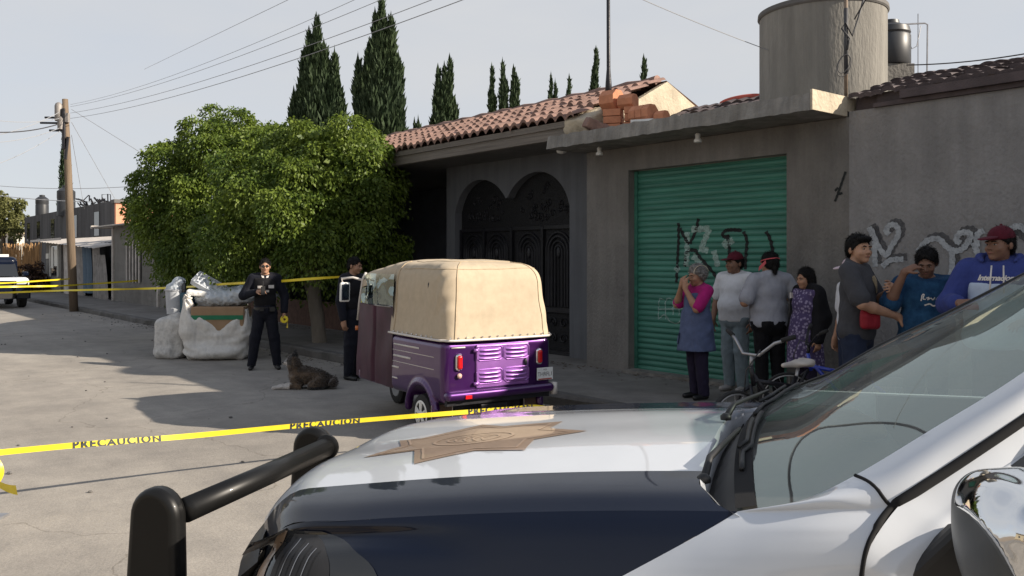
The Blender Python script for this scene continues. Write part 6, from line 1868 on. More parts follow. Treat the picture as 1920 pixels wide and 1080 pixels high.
b = SDF(0.05); b.ell((-0.05, 0, 0.12), (0.46, 0.28, 0.18)).ell((0.3, 0, 0.18), (0.28, 0.25, 0.16)).ell((-0.3, 0.0, 0.14), (0.22, 0.2, 0.2))
o = b.build('clear_bag', M['clear_bag'], None, 0.016, 0.03, 9, 3); o.location = sc + Vector((0.08, 0.05, 0.94)); tag(o, 'translucent pale bag of plastic bottles heaped on top of the box', 'bag')
sm_ = thing('small_white_sack', 'smaller white woven sack slumped left of the big sack', 'sack', sc + Vector((-0.86, 0.04, 0)), 0)
b = SDF(0.06); b.box((0.0, 0, 0.36), (0.25, 0.24, 0.36), 0.12).ell((0.12, -0.05, 0.62), (0.22, 0.2, 0.2)).ell((0, -0.02, 0.12), (0.29, 0.27, 0.14)).ell((0.20, -0.26, 0.2), (0.12, 0.08, 0.22), None, 0.05, -1)
me = b.mesh('sack_cloth', 0.016, 0.018, 4, 5)
for v in me.vertices: v.co.z = max(0.006, v.co.z)
link('sack_cloth', me, M['sack_dirty'], sm_)
bk = thing('white_bucket', 'white bucket stuffed with plastic, standing on the small sack', 'bucket', sc + Vector((-0.80, 0.02, 0.78)), 0)
m = MB(); m.lathe([(0.13, 0.0), (0.155, 0.40), (0.168, 0.41), (0.168, 0.435), (0.15, 0.44), (0.14, 0.40), (0.12, 0.1)], n=28, cap=False); m.lathe([(0.01, 0.02), (0.128, 0.02)], n=28, cap=False); m.build('pail', mat('grey_white_bucket', (0.40, 0.42, 0.45), 0.5, 0.1, 6), bk, smooth='auto')
b = SDF(0.04); b.ell((0, 0, 0.44), (0.14, 0.14, 0.12)).ell((0.08, 0, 0.55), (0.11, 0.1, 0.1)); o = b.build('plastic_film', M['clear_bag'], None, 0.012, 0.02, 12, 8); o.location = bk.location; tag(o, 'crumpled clear plastic film poking out of the white bucket', 'plastic')
eg = thing('pulp_tray', 'pale moulded tray leaning up on top of the bottle bag', 'tray', sc + Vector((-0.12, 0.0, 1.23)), 0)
P = []
for i in range(25):
    row = []
    for j in range(13):
        x, y = -0.34 + 0.68 * i / 24, -0.12 + 0.24 * j / 12
        row.append((x, y, 0.03 * math.sin(x * 46) * math.sin(y * 52)))
    P.append(row)
m = MB(); m.grid(P); m.grid([[(x, y, z + 0.055) for x, y, z in r] for r in P]); m.span((-0.36, -0.13, -0.03), (-0.33, 0.13, 0.08)); m.span((0.33, -0.13, -0.03), (0.36, 0.13, 0.08)); m.span((-0.33, -0.135, -0.03), (0.33, -0.12, 0.08)); m.span((-0.33, 0.12, -0.03), (0.33, 0.135, 0.08))
o = m.build('tray_body', M['egg'], eg, smooth='auto'); o.rotation_euler = (0.75, 0.52, 0.05)
m = MB(); m.lathe([(0.035, 0), (0.04, 0.02), (0.04, 0.17), (0.015, 0.21), (0.015, 0.25)], n=14, cap=True); bt_ = m.build('dark_bottle', M['glass_dark'], smooth='auto'); bt_.location = sc + Vector((-0.62, -0.02, 1.12)); tag(bt_, 'dark bottle standing between bucket and pale tray', 'bottle')
b = SDF(0.02); b.box((0, 0, 0), (0.18, 0.1, 0.05), 0.03, Euler((0.1, 0.1, 0.2)).to_matrix()); o = b.build('white_carton', M['white_paint'], None, 0.012, 0.01, 9); o.location = sc + Vector((-0.34, -0.12, 1.15)); tag(o, 'flattened white carton lying left of the pale tray', 'carton')
b = SDF(0.02); b.box((0, 0, 0.0), (0.12, 0.1, 0.2), 0.04); o = b.build('blue_container', mat('dark_teal_plastic', (0.03, 0.09, 0.13), 0.4), None, 0.014, 0.006, 9); o.location = sc + Vector((-0.56, 0.02, 0.96)); tag(o, 'dark teal plastic container wedged between bucket and bag', 'container')

# ------------------------------------------------------------------ low garden wall and dark filler panel behind the trees
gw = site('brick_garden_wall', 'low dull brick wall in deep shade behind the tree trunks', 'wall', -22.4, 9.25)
m = MB(); m.span((0.0, 0, 0.1), (2.2, 0.2, 2.6)); m.build('dark_filler', M['recess'], gw)  # dark sheet added to stand for the shade between the houses
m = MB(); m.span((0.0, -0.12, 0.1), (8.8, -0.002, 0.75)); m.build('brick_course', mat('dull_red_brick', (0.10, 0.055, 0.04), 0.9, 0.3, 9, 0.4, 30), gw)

# ------------------------------------------------------------------ bicycles
def bicycle(label, loc, rz, frame_m, saddle_m, bar_m):
    t = thing('bicycle', label, 'bicycle', loc, rz, 'bicycles parked by the kerb')
    r = 0.27
    for x, nm in ((0.48, 'front'), (-0.46, 'rear')):
        m = MB(); m.lathe([(r - 0.022, -0.014), (r - 0.01, -0.024), (r, -0.012), (r, 0.012), (r - 0.01, 0.024), (r - 0.022, 0.014)], (x, 0, r), 36, 'y', cap=False)
        w_ = m.build('wheel', M['rubber'], t, smooth=True)
        m = MB(); m.lathe([(r - 0.034, -0.012), (r - 0.021, -0.013), (r - 0.021, 0.013), (r - 0.034, 0.012)], (x, 0, r), 36, 'y', cap=False); m.build('rim', M['steel'], w_, smooth=True)
        m = MB()
        for k in range(16):
            a = 2 * math.pi * k / 16; m.tube([(x, 0.02 * (-1) ** k, r), (x + (r - 0.03) * math.cos(a), 0, r + (r - 0.03) * math.sin(a))], 0.0025, 4)
        m.tube([(x, -0.05, r), (x, 0.05, r)], 0.018, 8); m.build('spokes', M['steel'], w_)
    m = MB()
    for q in ([(0.30, 0, 0.66), (-0.02, 0, 0.30)], [(0.29, 0, 0.60), (-0.16, 0, 0.52)], [(-0.02, 0, 0.30), (-0.18, 0, 0.60)], [(-0.02, 0, 0.30), (-0.46, 0.06, r)], [(-0.02, 0, 0.30), (-0.46, -0.06, r)], [(-0.17, 0, 0.54), (-0.46, 0.06, r)], [(-0.17, 0, 0.54), (-0.46, -0.06, r)], [(0.28, 0, 0.56), (0.31, 0, 0.72)]):
        m.tube(q, 0.018, 8)
    m.build('frame', frame_m, t, smooth=True)
    m = MB(); m.tube([(0.31, 0, 0.56), (0.36, 0.06, 0.5), (0.48, 0.06, r)], 0.014, 7); m.tube([(0.31, 0, 0.56), (0.36, -0.06, 0.5), (0.48, -0.06, r)], 0.014, 7); m.build('fork', M['iron'], t, smooth=True)
    m = MB(); m.tube([(0.31, 0, 0.70), (0.30, 0, 0.80)], 0.016, 8); m.tube([(0.22, -0.33, 0.95), (0.27, -0.20, 0.90), (0.31, -0.08, 0.80), (0.31, 0.08, 0.80), (0.27, 0.20, 0.90), (0.22, 0.33, 0.95)], 0.0125, 8)
    hb_ = m.build('handlebar', bar_m, t, smooth=True)
    for s in (1, -1):
        m = MB(); m.tube([(0.215, s * 0.345, 0.958), (0.25, s * 0.25, 0.925)], 0.018, 8); m.build('grip', M['rubber'], hb_, smooth=True)
    m = MB(); m.tube([(0.30, 0.08, 0.82), (0.42, 0.2, 0.86), (0.46, 0.1, 0.70), (0.38, 0, 0.5)], 0.005, 5); m.build('brake_cable', M['wire'], hb_, smooth=True)
    b = SDF(0.03); b.ell((-0.24, 0, 0.70), (0.09, 0.085, 0.028)).cap((-0.2, 0, 0.70), (-0.04, 0, 0.695), 0.03, 0.018).cap((-0.30, 0.05, 0.705), (-0.30, -0.05, 0.705), 0.03)
    sd = b.build('saddle', saddle_m, t, 0.008)
    m = MB(); m.tube([(-0.17, 0, 0.54), (-0.21, 0, 0.685)], 0.014, 8); m.build('seat_post', M['steel'], sd, smooth=True)
    m = MB(); m.lathe([(0.085, -0.006), (0.085, 0.006)], (-0.02, -0.045, 0.30), 20, 'y'); m.tube([(-0.02, -0.06, 0.30), (0.09, -0.06, 0.18)], 0.01, 6); m.tube([(-0.02, 0.06, 0.30), (-0.13, 0.06, 0.42)], 0.01, 6)
    m.box((0.09, -0.10, 0.18), (0.09, 0.07, 0.025)); m.box((-0.13, 0.10, 0.42), (0.09, 0.07, 0.025)); m.build('crank', M['steel'], t)
    return t
M['blue_frame'] = paint('blue_frame_paint', (0.01, 0.04, 0.42), 0.3)
M['pale_saddle'] = mat('pale_saddle_vinyl', (0.55, 0.50, 0.45), 0.6, 0.1, 12)
p = PX(1462, 740, 7.6); p.z = 0.004
bk_a = bicycle('black bicycle with pale saddle and pale handlebar behind the hood', p, R(210), M['iron'], M['pale_saddle'], M['steel'])
bk_a.scale = (1.14, 1.14, 1.14)
p = PX(1580, 740, 7.9); p.z = 0.15
bicycle('blue framed bicycle partly hidden behind the pickup windshield', p, R(172), M['blue_frame'], M['rubber'], M['iron'])

# ------------------------------------------------------------------ far police vehicle
fp = thing('police_suv', 'white and dark police suv facing us at the far left edge', 'suv', S(-34.2, 5.05, 0), STREET_ROT)
b = SDF(0.08); b.box((-2.2, 0, 0.75), (2.2, 0.92, 0.33), 0.14).box((-0.7, 0, 0.95), (0.75, 0.86, 0.12), 0.1)
for x in (-0.85, -3.5):
    for s in (1, -1): b.ell((x, s * 0.95, 0.36), (0.44, 0.3, 0.44), None, 0.03, -1)
b.build('body', M['car_white'], fp, 0.035)
b = SDF(0.08); b.box((-2.75, 0, 1.38), (1.5, 0.76, 0.44), 0.2); b.build('cabin', M['car_black'], fp, 0.035)
m = MB(); m.add([(-0.98, -0.72, 1.12), (-0.98, 0.72, 1.12), (-1.36, 0.64, 1.72), (-1.36, -0.64, 1.72)], [(0, 1, 2, 3)]); m.build('windshield', M['glass_dark'], fp)
for s in (1, -1):
    m = MB(); m.add([(-1.6, s * 0.755, 1.20), (-3.9, s * 0.755, 1.20), (-3.8, s * 0.69, 1.62), (-1.75, s * 0.69, 1.62)], [(0, 1, 2, 3)]); m.build('side_window', M['glass_dark'], fp)
    m = MB(); m.box((0.0, s * 0.68, 0.86), (0.06, 0.34, 0.16)); m.build('headlight', M['chrome'], fp)
    b = SDF(0.02); b.box((-1.35, s * 1.0, 1.2), (0.08, 0.10, 0.08), 0.04); b.build('mirror', M['car_black'], fp, 0.02)
    for x in (-0.85, -3.5):
        m = MB(); m.lathe([(0.2, -0.11), (0.34, -0.12), (0.37, -0.08), (0.37, 0.08), (0.34, 0.12), (0.2, 0.11)], (x, s * 0.80, 0.37), 24, 'y'); w_ = m.build('wheel', M['rubber'], fp, smooth='auto')
        m = MB(); m.lathe([(0.21, -0.09), (0.1, -0.06), (0.1, 0.06), (0.21, 0.09)], (x, s * 0.80, 0.37), 18, 'y'); m.build('rim', M['rim'], w_, smooth='auto')
m = MB(); m.box((0.03, 0, 0.78), (0.06, 1.0, 0.22)); m.box((0.03, 0, 0.48), (0.14, 1.75, 0.24)); m.build('grille', M['trim'], fp)
m = MB(); m.tube([(0.16, -0.45, 0.35), (0.16, -0.45, 0.95), (0.16, 0.45, 0.95), (0.16, 0.45, 0.35)], 0.04, 8); m.build('push_bar', M['bar'], fp, smooth=True)
m = MB(); m.box((0.07, 0, 0.50), (0.02, 0.5, 0.12)); m.build('number_plate', M['plate'], fp)
m = MB(); m.box((0.035, 0, 0.55), (0.12, 1.84, 0.42)); m.build('front_bumper', M['car_black'], fp)
m = MB(); m.box((-2.0, 0, 1.86), (0.3, 1.1, 0.1)); m.build('light_bar', M['white_paint'], fp)
m = MB()
for s in (1, -1): m.box((-2.2, s * 0.925, 0.72), (2.6, 0.01, 0.3))
m.build('dark_band', M['car_black'], fp)
# ------------------------------------------------------------------ people
def skin_mat(name, c):
    m = mat(name, c, 0.55, 0.10, 9, 0.06, 60)
    b = m.node_tree.nodes['Principled BSDF']
    b.inputs['Subsurface Weight'].default_value = 0.08; b.inputs['Subsurface Radius'].default_value = (0.02, 0.008, 0.004)
    return m
M['skin'] = skin_mat('warm_brown_skin', (0.34, 0.185, 0.115))
M['skin_tan'] = skin_mat('tan_skin', (0.40, 0.225, 0.145))
M['skin_dark'] = skin_mat('deep_brown_skin', (0.20, 0.105, 0.068))
M['hair'] = mat('black_hair', (0.008, 0.007, 0.007), 0.55, 0.3, 40, 0.6, 90, stretch=(1, 1, 0.2), spec=0.2)
M['hair_grey'] = mat('grey_curly_hair', (0.21, 0.20, 0.19), 0.85, 0.4, 40, 0.9, 60)
M['navy'] = cloth('navy_uniform', (0.008, 0.009, 0.016), 0.8, 0.15, 0.4)
M['vest'] = cloth('black_vest', (0.009, 0.009, 0.011), 0.85, 0.15, 0.2)
M['shoe_black'] = mat('black_leather', (0.012, 0.012, 0.013), 0.4, 0.1, 10)
M['shoe_pale'] = mat('pale_canvas_shoe', (0.36, 0.35, 0.34), 0.8, 0.15, 12)
M['white_tee'] = cloth('white_cotton', (0.60, 0.61, 0.64), 0.9, 0.05, 0.45)
M['grey_tee'] = cloth('heather_grey_cotton', (0.30, 0.31, 0.35), 0.9, 0.08, 0.45)
M['dark_tee'] = cloth('charcoal_cotton', (0.052, 0.053, 0.060), 0.9, 0.12, 0.45)
M['teal_tee'] = cloth('deep_blue_cotton', (0.010, 0.048, 0.125), 0.9, 0.35, 0.5, tint=(0.022, 0.080, 0.165))
M['royal'] = cloth('royal_blue_fleece', (0.036, 0.052, 0.20), 0.9, 0.1, 0.6)
M['pale_blue'] = cloth('pale_blue_fleece', (0.44, 0.52, 0.64), 0.9, 0.06, 0.4)
M['jeans_pale'] = cloth('pale_washed_jeans', (0.20, 0.25, 0.28), 0.9, 0.15, 0.5)
M['jeans_dark'] = cloth('dark_jeans', (0.020, 0.028, 0.055), 0.9, 0.15, 0.4)
M['black_cloth'] = cloth('black_cloth', (0.008, 0.008, 0.010), 0.9, 0.15, 0.4)
M['plum_pants'] = cloth('dark_plum_trousers', (0.022, 0.018, 0.040), 0.9, 0.15, 0.4)
M['magenta'] = cloth('magenta_knit', (0.34, 0.014, 0.14), 0.9, 0.1, 0.4)
M['apron'] = cloth('blue_grey_pinafore', (0.088, 0.115, 0.21), 0.9, 0.16, 0.5)
M['apron_trim'] = cloth('navy_trim', (0.015, 0.022, 0.065), 0.9, 0.1, 0.2)
M['maroon'] = cloth('maroon_cap_cloth', (0.085, 0.010, 0.020), 0.85, 0.1, 0.15)
M['pink_cap'] = cloth('pale_pink_cap_cloth', (0.60, 0.48, 0.52), 0.85, 0.05, 0.15)
M['coral'] = cloth('coral_ribbon', (0.55, 0.10, 0.11), 0.8, 0.1, 0.2)
M['red_pouch'] = cloth('red_pouch_nylon', (0.24, 0.014, 0.024), 0.6, 0.12, 0.4)
M['lip'] = mat('lip', (0.24, 0.085, 0.07), 0.5, 0)
M['eye_white'] = mat('eye_white', (0.28, 0.25, 0.23), 0.5, 0)
M['eye_dark'] = mat('eye_dark', (0.012, 0.008, 0.006), 0.1, 0)
def floral():
    m, nt, N, L, b = _nodes('purple_floral_print')
    tc = N.new('ShaderNodeTexCoord'); v = N.new('ShaderNodeTexVoronoi'); v.inputs['Scale'].default_value = 30
    r = N.new('ShaderNodeValToRGB'); r.color_ramp.elements[0].position = 0.25; r.color_ramp.elements[0].color = (0.27, 0.23, 0.36, 1)
    r.color_ramp.elements[1].position = 0.5; r.color_ramp.elements[1].color = (0.060, 0.042, 0.115, 1)
    L.new(tc.outputs['Object'], v.inputs['Vector']); L.new(v.outputs['Distance'], r.inputs['Fac']); L.new(r.outputs['Color'], b.inputs['Base Color'])
    b.inputs['Roughness'].default_value = 0.9
    return m
M['floral'] = floral()

V3 = Vector
class Person:
    """standing figure; faces local -Y, local +X is its left"""
    def __init__(s, label, loc, rz, H, skin='skin', g=1.0, belly=1.0, head=(0, 0), arms=None, legs=None, group=None, hs=1.0, lean=0.0):
        s.t = thing('person', label, 'person', loc, rz, group)
        s.H, s.g, s.belly, s.sk = H, g, belly, skin
        s.sh = {k: V3((k * 0.104 * (0.75 + 0.25 * g), 0.008 - lean, 0.815)) for k in (1, -1)}
        arms = arms or {}
        s.arm = {}
        for k in (1, -1):
            e, w, d, n = arms.get(k, (V3((k * 0.135 * (0.7 + 0.3 * g), 0.02, 0.645)), V3((k * 0.15 * (0.7 + 0.3 * g), -0.02, 0.495)), V3((0, -0.1, -1)), V3((-k, 0, 0))))
            s.arm[k] = (V3(e), V3(w), V3(d).normalized(), V3(n).normalized())
        legs = legs or {}
        s.leg = {}
        for k in (1, -1):
            a = legs.get(k, V3((k * 0.055, 0.015, 0.045)))
            hip = V3((k * 0.05 * (0.8 + 0.2 * g), 0, 0.51)); s.leg[k] = (hip, hip.lerp(a, 0.5) + V3((0, -0.012, 0.01)), V3(a))
        yaw, tilt = head
        s.hc = V3((0, -0.012 - lean * 1.1 - 0.02 * math.sin(-tilt) * 0, 0.925))
        s.HM = Matrix.Rotation(yaw, 3, 'Z') @ Matrix.Rotation(tilt, 3, 'X')
        s.hs = hs; s.lean = lean
        s.skin()
    def P(s, v): return V3(v) * s.H
    def hp(s, v): return (s.hc + s.HM @ (V3(v) * s.hs)) * s.H
    def hr(s, r): return V3(r) * s.H * s.hs
    def torso(s, b, grow=0.0, top=True):
        H, g, bl, ln = s.H, s.g, s.belly, s.lean
        q = lambda v: s.P(v)
        e = lambda c, r: b.ell(q(c), V3(r) * H + V3((grow,) * 3))
        e((0, 0.004, 0.53), (0.092 * g, 0.072 * (0.5 + 0.5 * g), 0.075))
        e((0, -0.012 * (bl - 1) * 3 - ln * 0.3, 0.62), (0.088 * g, 0.066 * bl, 0.095))
        e((0, -0.004 - ln * 0.7, 0.735), (0.098 * (0.6 + 0.4 * g), 0.067 * (0.55 + 0.45 * bl), 0.098))
        b.cap(q(s.sh[1] - V3((0.022, 0, 0))), q(s.sh[-1] + V3((0.022, 0, 0))), 0.040 * H + grow)
        b.cap(q((0.06, 0.012 - ln, 0.825)), q((0.0, 0.012 - ln, 0.86)), 0.028 * H + grow, 0.026 * H + grow); b.cap(q((-0.06, 0.012 - ln, 0.825)), q((0.0, 0.012 - ln, 0.86)), 0.028 * H + grow, 0.026 * H + grow)
    def hand(s, b, w, d, n, k, curl=0.55):
        H = s.H; sd = d.cross(n).normalized() * (1 if d.cross(n).dot(V3((0, 0, 1))) >= -2 else 1)
        p0 = w * H
        b.cap(p0, p0 + d * 0.052 * H, 0.0165 * H, 0.0155 * H)
        for i in range(-1, 2, 2): b.cap(p0 + d * 0.014 * H + sd * i * 0.010 * H, p0 + d * 0.050 * H + sd * i * 0.013 * H, 0.0115 * H, 0.0105 * H)
        for i, (off, ln) in enumerate(((-0.0185, 0.040), (-0.006, 0.047), (0.0065, 0.044), (0.0185, 0.034))):
            a = p0 + d * 0.052 * H + sd * off * H
            c1 = curl * (0.7 + 0.15 * i); d1 = (d * math.cos(c1) + n * math.sin(c1)).normalized(); d2 = (d * math.cos(c1 * 2.1) + n * math.sin(c1 * 2.1)).normalized()
            m_ = a + d1 * ln * 0.55 * H
            b.cap(a, m_, 0.0062 * H, 0.0056 * H, 0.004); b.cap(m_, m_ + d2 * ln * 0.5 * H, 0.0056 * H, 0.0046 * H, 0.004)
        th = p0 + d * 0.014 * H - sd * 0.016 * H; t1 = (d * 0.7 - sd * 0.75 + n * 0.35).normalized(); t2 = (d * 0.95 - sd * 0.1 + n * 0.5).normalized()
        b.cap(th, th + t1 * 0.027 * H, 0.0082 * H, 0.0068 * H, 0.006); b.cap(th + t1 * 0.027 * H, th + t1 * 0.027 * H + t2 * 0.020 * H, 0.0066 * H, 0.0052 * H, 0.004)
    def skin(s):
        H = s.H; b = SDF(0.018)
        g0, b0 = s.g, s.belly; s.g, s.belly = g0 * 0.86, b0 * 0.84
        s.torso(b, -0.012)
        s.g, s.belly = g0, b0
        th = 0.85 + 0.15 * s.g
        for k in (1, -1):
            e, w, d, n = s.arm[k]; ta = 0.7 + 0.3 * s.g
            b.chain([s.P(s.sh[k]), s.P(s.sh[k].lerp(e, 0.5)), s.P(e)], [0.034 * H * ta * .9, 0.029 * H * ta, 0.0235 * H * ta]).chain([s.P(e), s.P(e.lerp(w, 0.3)), s.P(w)], [0.0235 * H * ta, 0.0245 * H * ta, 0.0165 * H])
            s.hand(b, w, d, n, k)
            hp_, kn, an = s.leg[k]
            b.chain([s.P(hp_), s.P(kn), s.P(kn.lerp(an, 0.35)), s.P(an)], [0.048 * H * th, 0.033 * H, 0.031 * H, 0.021 * H])
            b.cap(s.P(an + V3((0, 0.01, -0.02))), s.P(an + V3((k * 0.012, -0.075, -0.027))), 0.018 * H, 0.016 * H)
        # neck and head
        b.cap(s.P((0, 0.012 - s.lean, 0.84)), s.hp((0, 0.012, -0.035)), 0.034 * H, 0.031 * H)
        R_ = s.HM
        b.ell(s.hp((0, 0.012, 0.016)), s.hr((0.0425, 0.052, 0.050)), R_).ell(s.hp((0, -0.014, -0.018)), s.hr((0.036, 0.038, 0.046)), R_)
        b.ell(s.hp((0, -0.034, -0.050)), s.hr((0.018, 0.015, 0.014)), R_, 0.012)
        for k in (1, -1):
            b.ell(s.hp((k * 0.043, 0.012, -0.006)), s.hr((0.006, 0.012, 0.017)), R_, 0.004)
            b.ell(s.hp((k * 0.020, -0.034, -0.018)), s.hr((0.016, 0.014, 0.014)), R_, 0.01)
        b.cap(s.hp((-0.024, -0.043, 0.010)), s.hp((0.024, -0.043, 0.010)), 0.007 * H, 0.007 * H, 0.008)
        for k in (1, -1): b.ell(s.hp((k * 0.017, -0.053, 0.000)), s.hr((0.010, 0.007, 0.006)), R_, 0.005, -1)
        b.cap(s.hp((0, -0.047, 0.004)), s.hp((0, -0.060, -0.016)), 0.0045 * H, 0.0070 * H, 0.005)
        for k in (1, -1): b.ell(s.hp((k * 0.0075, -0.054, -0.018)), s.hr((0.0055, 0.006, 0.005)), R_, 0.003)
        b.cap(s.hp((-0.009, -0.048, -0.033)), s.hp((0.009, -0.048, -0.033)), 0.0048 * H, 0.0048 * H, 0.004)
        s.body = b.build('body', M[s.sk], s.t, 0.0085)
        for k in (1, -1):
            m = MB(); m.ball(s.hp((k * 0.017, -0.0425, 0.0005)), [x for x in s.hr((0.0075, 0.0050, 0.0030))], 10, 6); ey = m.build('eye', M['eye_white'], s.t, smooth=True)
            m = MB(); m.ball(s.hp((k * 0.0165, -0.0455, 0.0005)), 0.0036 * H, 8, 6); m.build('iris', M['eye_dark'], ey, smooth=True)
            m = MB(); m.tube([s.hp((k * 0.007, -0.0505, 0.0105)), s.hp((k * 0.018, -0.0505, 0.0135)), s.hp((k * 0.029, -0.045, 0.010))], [0.0022 * H, 0.0028 * H, 0.0015 * H], 6); m.build('eyebrow', M['hair'], s.t, smooth=True)
        m = MB(); m.tube([s.hp((-0.015, -0.0475, -0.032)), s.hp((0, -0.0525, -0.0335)), s.hp((0.015, -0.0475, -0.032))], [0.001 * H, 0.0032 * H, 0.001 * H], 6); m.build('mouth', M['lip'], s.t, smooth=True)
    def shirt(s, name, m, sleeve=0.5, hem=0.50, grow=0.012, neck=0.845, wob=0.007, sl=1.25, label=None, parts=None):
        H = s.H; b = SDF(0.055); s.torso(b, grow)
        b.k = 0.022; b.p = [q[:5] + (0.055,) + q[6:] if q[5] is None else q for q in b.p]
        ta = 0.7 + 0.3 * s.g
        for k in (1, -1):
            e, w, d, n = s.arm[k]; A = s.sh[k]
            if sleeve <= 1:
                q = A.lerp(e, sleeve); b.cap(s.P(A), s.P(q), 0.037 * H * ta + grow * 0.6, 0.031 * H * ta * sl + grow * 0.4)
                b.p.append(('cutend',)) if False else None
            else:
                b.chain([s.P(A), s.P(e), s.P(e.lerp(w, sleeve - 1))], [0.037 * H * ta + grow, 0.028 * H * ta * sl + grow * .5, 0.021 * H * sl + grow * 0.4])
        b.cut((0, 0, hem * H), (0, 0, -1), 0.01).cut((0, (-0.02 - s.lean) * H, neck * H), (0, -0.42, 1), 0.006)
        return b.build(name, m, s.t, 0.0105, wob * 0.95, 6.0, s.H * 7, label)
    def trousers(s, m, waist=0.58, cuff=0.045, wide=1.15, grow=0.010, name='trousers'):
        H = s.H; b = SDF(0.02); th = 0.85 + 0.15 * s.g
        b.ell(s.P((0, 0.004, 0.53)), V3((0.092 * s.g, 0.074 * (0.5 + 0.5 * s.g), 0.085)) * H + V3((grow,) * 3))
        b.ell(s.P((0, -0.01 * (s.belly - 1), 0.59)), V3((0.088 * s.g, 0.064 * s.belly, 0.06)) * H + V3((grow,) * 3))
        for k in (1, -1):
            hp_, kn, an = s.leg[k]
            b.chain([s.P(hp_), s.P(kn), s.P(an)], [0.052 * H * th + grow, 0.036 * H * wide * th + grow * .6, 0.029 * H * wide + grow * .6])
        b.cut((0, 0, waist * H), (0, 0, 1), 0.006).cut((0, 0, cuff * H), (0, 0, -1))
        return b.build(name, m, s.t, 0.0115, 0.012, 7.0, s.H * 3)
    def shoes(s, m):
        H = s.H
        for k in (1, -1):
            an = s.leg[k][2]; b = SDF(0.012)
            b.cap(s.P(an + V3((0, 0.018, -0.018))), s.P(an + V3((k * 0.012, -0.085, -0.026))), 0.026 * H, 0.019 * H).cap(s.P(an + V3((0, 0.004, 0.0))), s.P(an + V3((0, 0.004, 0.02))), 0.027 * H)
            b.cut((0, 0, 0.004), (0, 0, -1))
            b.build('shoe', m, s.t, 0.009)
    def hair(s, m=None, style='short', grow=0.006, seed=0):
        H = s.H; R_ = s.HM; b = SDF(0.012); gr = V3((grow / s.H / s.hs,) * 3)
        b.ell(s.hp((0, 0.014, 0.019)), s.hr(V3((0.0435, 0.053, 0.051)) + gr), R_)
        b.ell(s.hp((0, 0.022, -0.002)), s.hr(V3((0.0435, 0.045, 0.05)) + gr), R_)
        if style == 'short':
            b.cut(s.hp((0, -0.034, 0.030)), R_ @ V3((0, -1.0, -0.35)), 0.004).cut(s.hp((0, 0.0, -0.002)), R_ @ V3((0, -0.75, -1.0)), 0.006).cut(s.hp((0, 0, -0.034)), R_ @ V3((0, 0, -1)))
        elif style == 'fringe':
            b.ell(s.hp((0, -0.026, 0.046)), s.hr((0.038, 0.026, 0.017)), R_)
            b.cut(s.hp((0, -0.052, 0.022)), R_ @ V3((0, -0.6, -1.0)), 0.003).cut(s.hp((0, -0.006, 0.0)), R_ @ V3((0, -0.9, -1.0)), 0.006).cut(s.hp((0, 0, -0.036)), R_ @ V3((0, 0, -1)))
        elif style == 'bob':
            b.ell(s.hp((0, 0.022, -0.02)), s.hr((0.052, 0.046, 0.062)), R_)
            b.cut(s.hp((0, -0.034, 0.026)), R_ @ V3((0, -1, -0.25)), 0.004)
            b.ell(s.hp((0, -0.045, -0.02)), s.hr((0.040, 0.05, 0.05)), R_, 0.006, -1)
        elif style == 'bun':
            b.ell(s.hp((0, 0.062, 0.01)), s.hr((0.026, 0.022, 0.026)), R_).cap(s.hp((0, 0.066, 0.0)), s.hp((0.01, 0.066, -0.07)), 0.020 * H, 0.012 * H)
            b.cut(s.hp((0, -0.032, 0.032)), R_ @ V3((0, -1, -0.4)), 0.004).cut(s.hp((0, 0, -0.002)), R_ @ V3((0, -0.9, -1.0)), 0.006)
        elif style == 'curly':
            rr = random.Random(3)
            for _ in range(70):
                d = V3((rr.gauss(0, 1), rr.gauss(0, 1), rr.gauss(0, 1))).normalized()
                if d.z < -0.45 or (d.y < -0.55 and d.z < 0.5): continue
                b.ell(s.hp(V3((0, 0.016, 0.014)) + V3((d.x * 0.050, d.y * 0.055, d.z * 0.056))), s.hr((0.014, 0.014, 0.014)), None, 0.006)
            b.cut(s.hp((0, -0.038, 0.024)), R_ @ V3((0, -1, -0.4)), 0.004).cut(s.hp((0, 0, -0.010)), R_ @ V3((0, -0.9, -1.0)), 0.006)
        hm_ = m or M['hair']; ho = b.build('hair', hm_, s.t, 0.008, 0.004, 22, seed)
        # loose strands lying over the hair mass
        g_ = np.random.default_rng(int(s.H * 1000)); me_ = ho.data; nn_ = normals_of(me_)
        pick = g_.integers(0, len(me_.vertices), 2600)
        P_ = np.array([me_.vertices[int(i)].co for i in pick]); N_ = np.array([nn_[int(i)] for i in pick]); k_ = len(P_)
        curl_ = 0.9 if style == 'curly' else 0.25
        D_ = np.array([0, 0.25, -0.9]) - N_ * (N_ @ np.array([0, 0.25, -0.9]))[:, None] + N_ * 0.22 + g_.normal(size=(k_, 3)) * curl_
        link('hair_strand', quads_mesh('hair_strand', leaves_at(P_ - N_ * 0.002, D_, g_.normal(size=(k_, 3)), g_.uniform(0.015, 0.04, k_), g_.uniform(0.0008, 0.002, k_), np.full(k_, 0.08))), hm_, ho, smooth=False)
        return ho
    def cap(s, m, brim_m=None, up=0.0):
        H = s.H; R_ = s.HM; b = SDF(0.01)
        b.ell(s.hp((0, 0.012, 0.026 + up)), s.hr((0.0485, 0.057, 0.052)), R_)
        b.cut(s.hp((0, 0, 0.022 + up)), R_ @ V3((0, 0.12, -1)))
        c = b.build('cap', m, s.t, 0.008)
        b = SDF(0.01); b.ell(s.hp((0, -0.062, 0.026 + up)), s.hr((0.036, 0.040, 0.0058)), R_ @ Matrix.Rotation(0.16, 3, 'X')); b.build('brim', brim_m or m, c, 0.006)
        m_ = MB(); m_.ball(s.hp((0, 0.012, 0.079 + up)), 0.006 * H, 8, 6); m_.build('button', m, c, smooth=True)
        return c
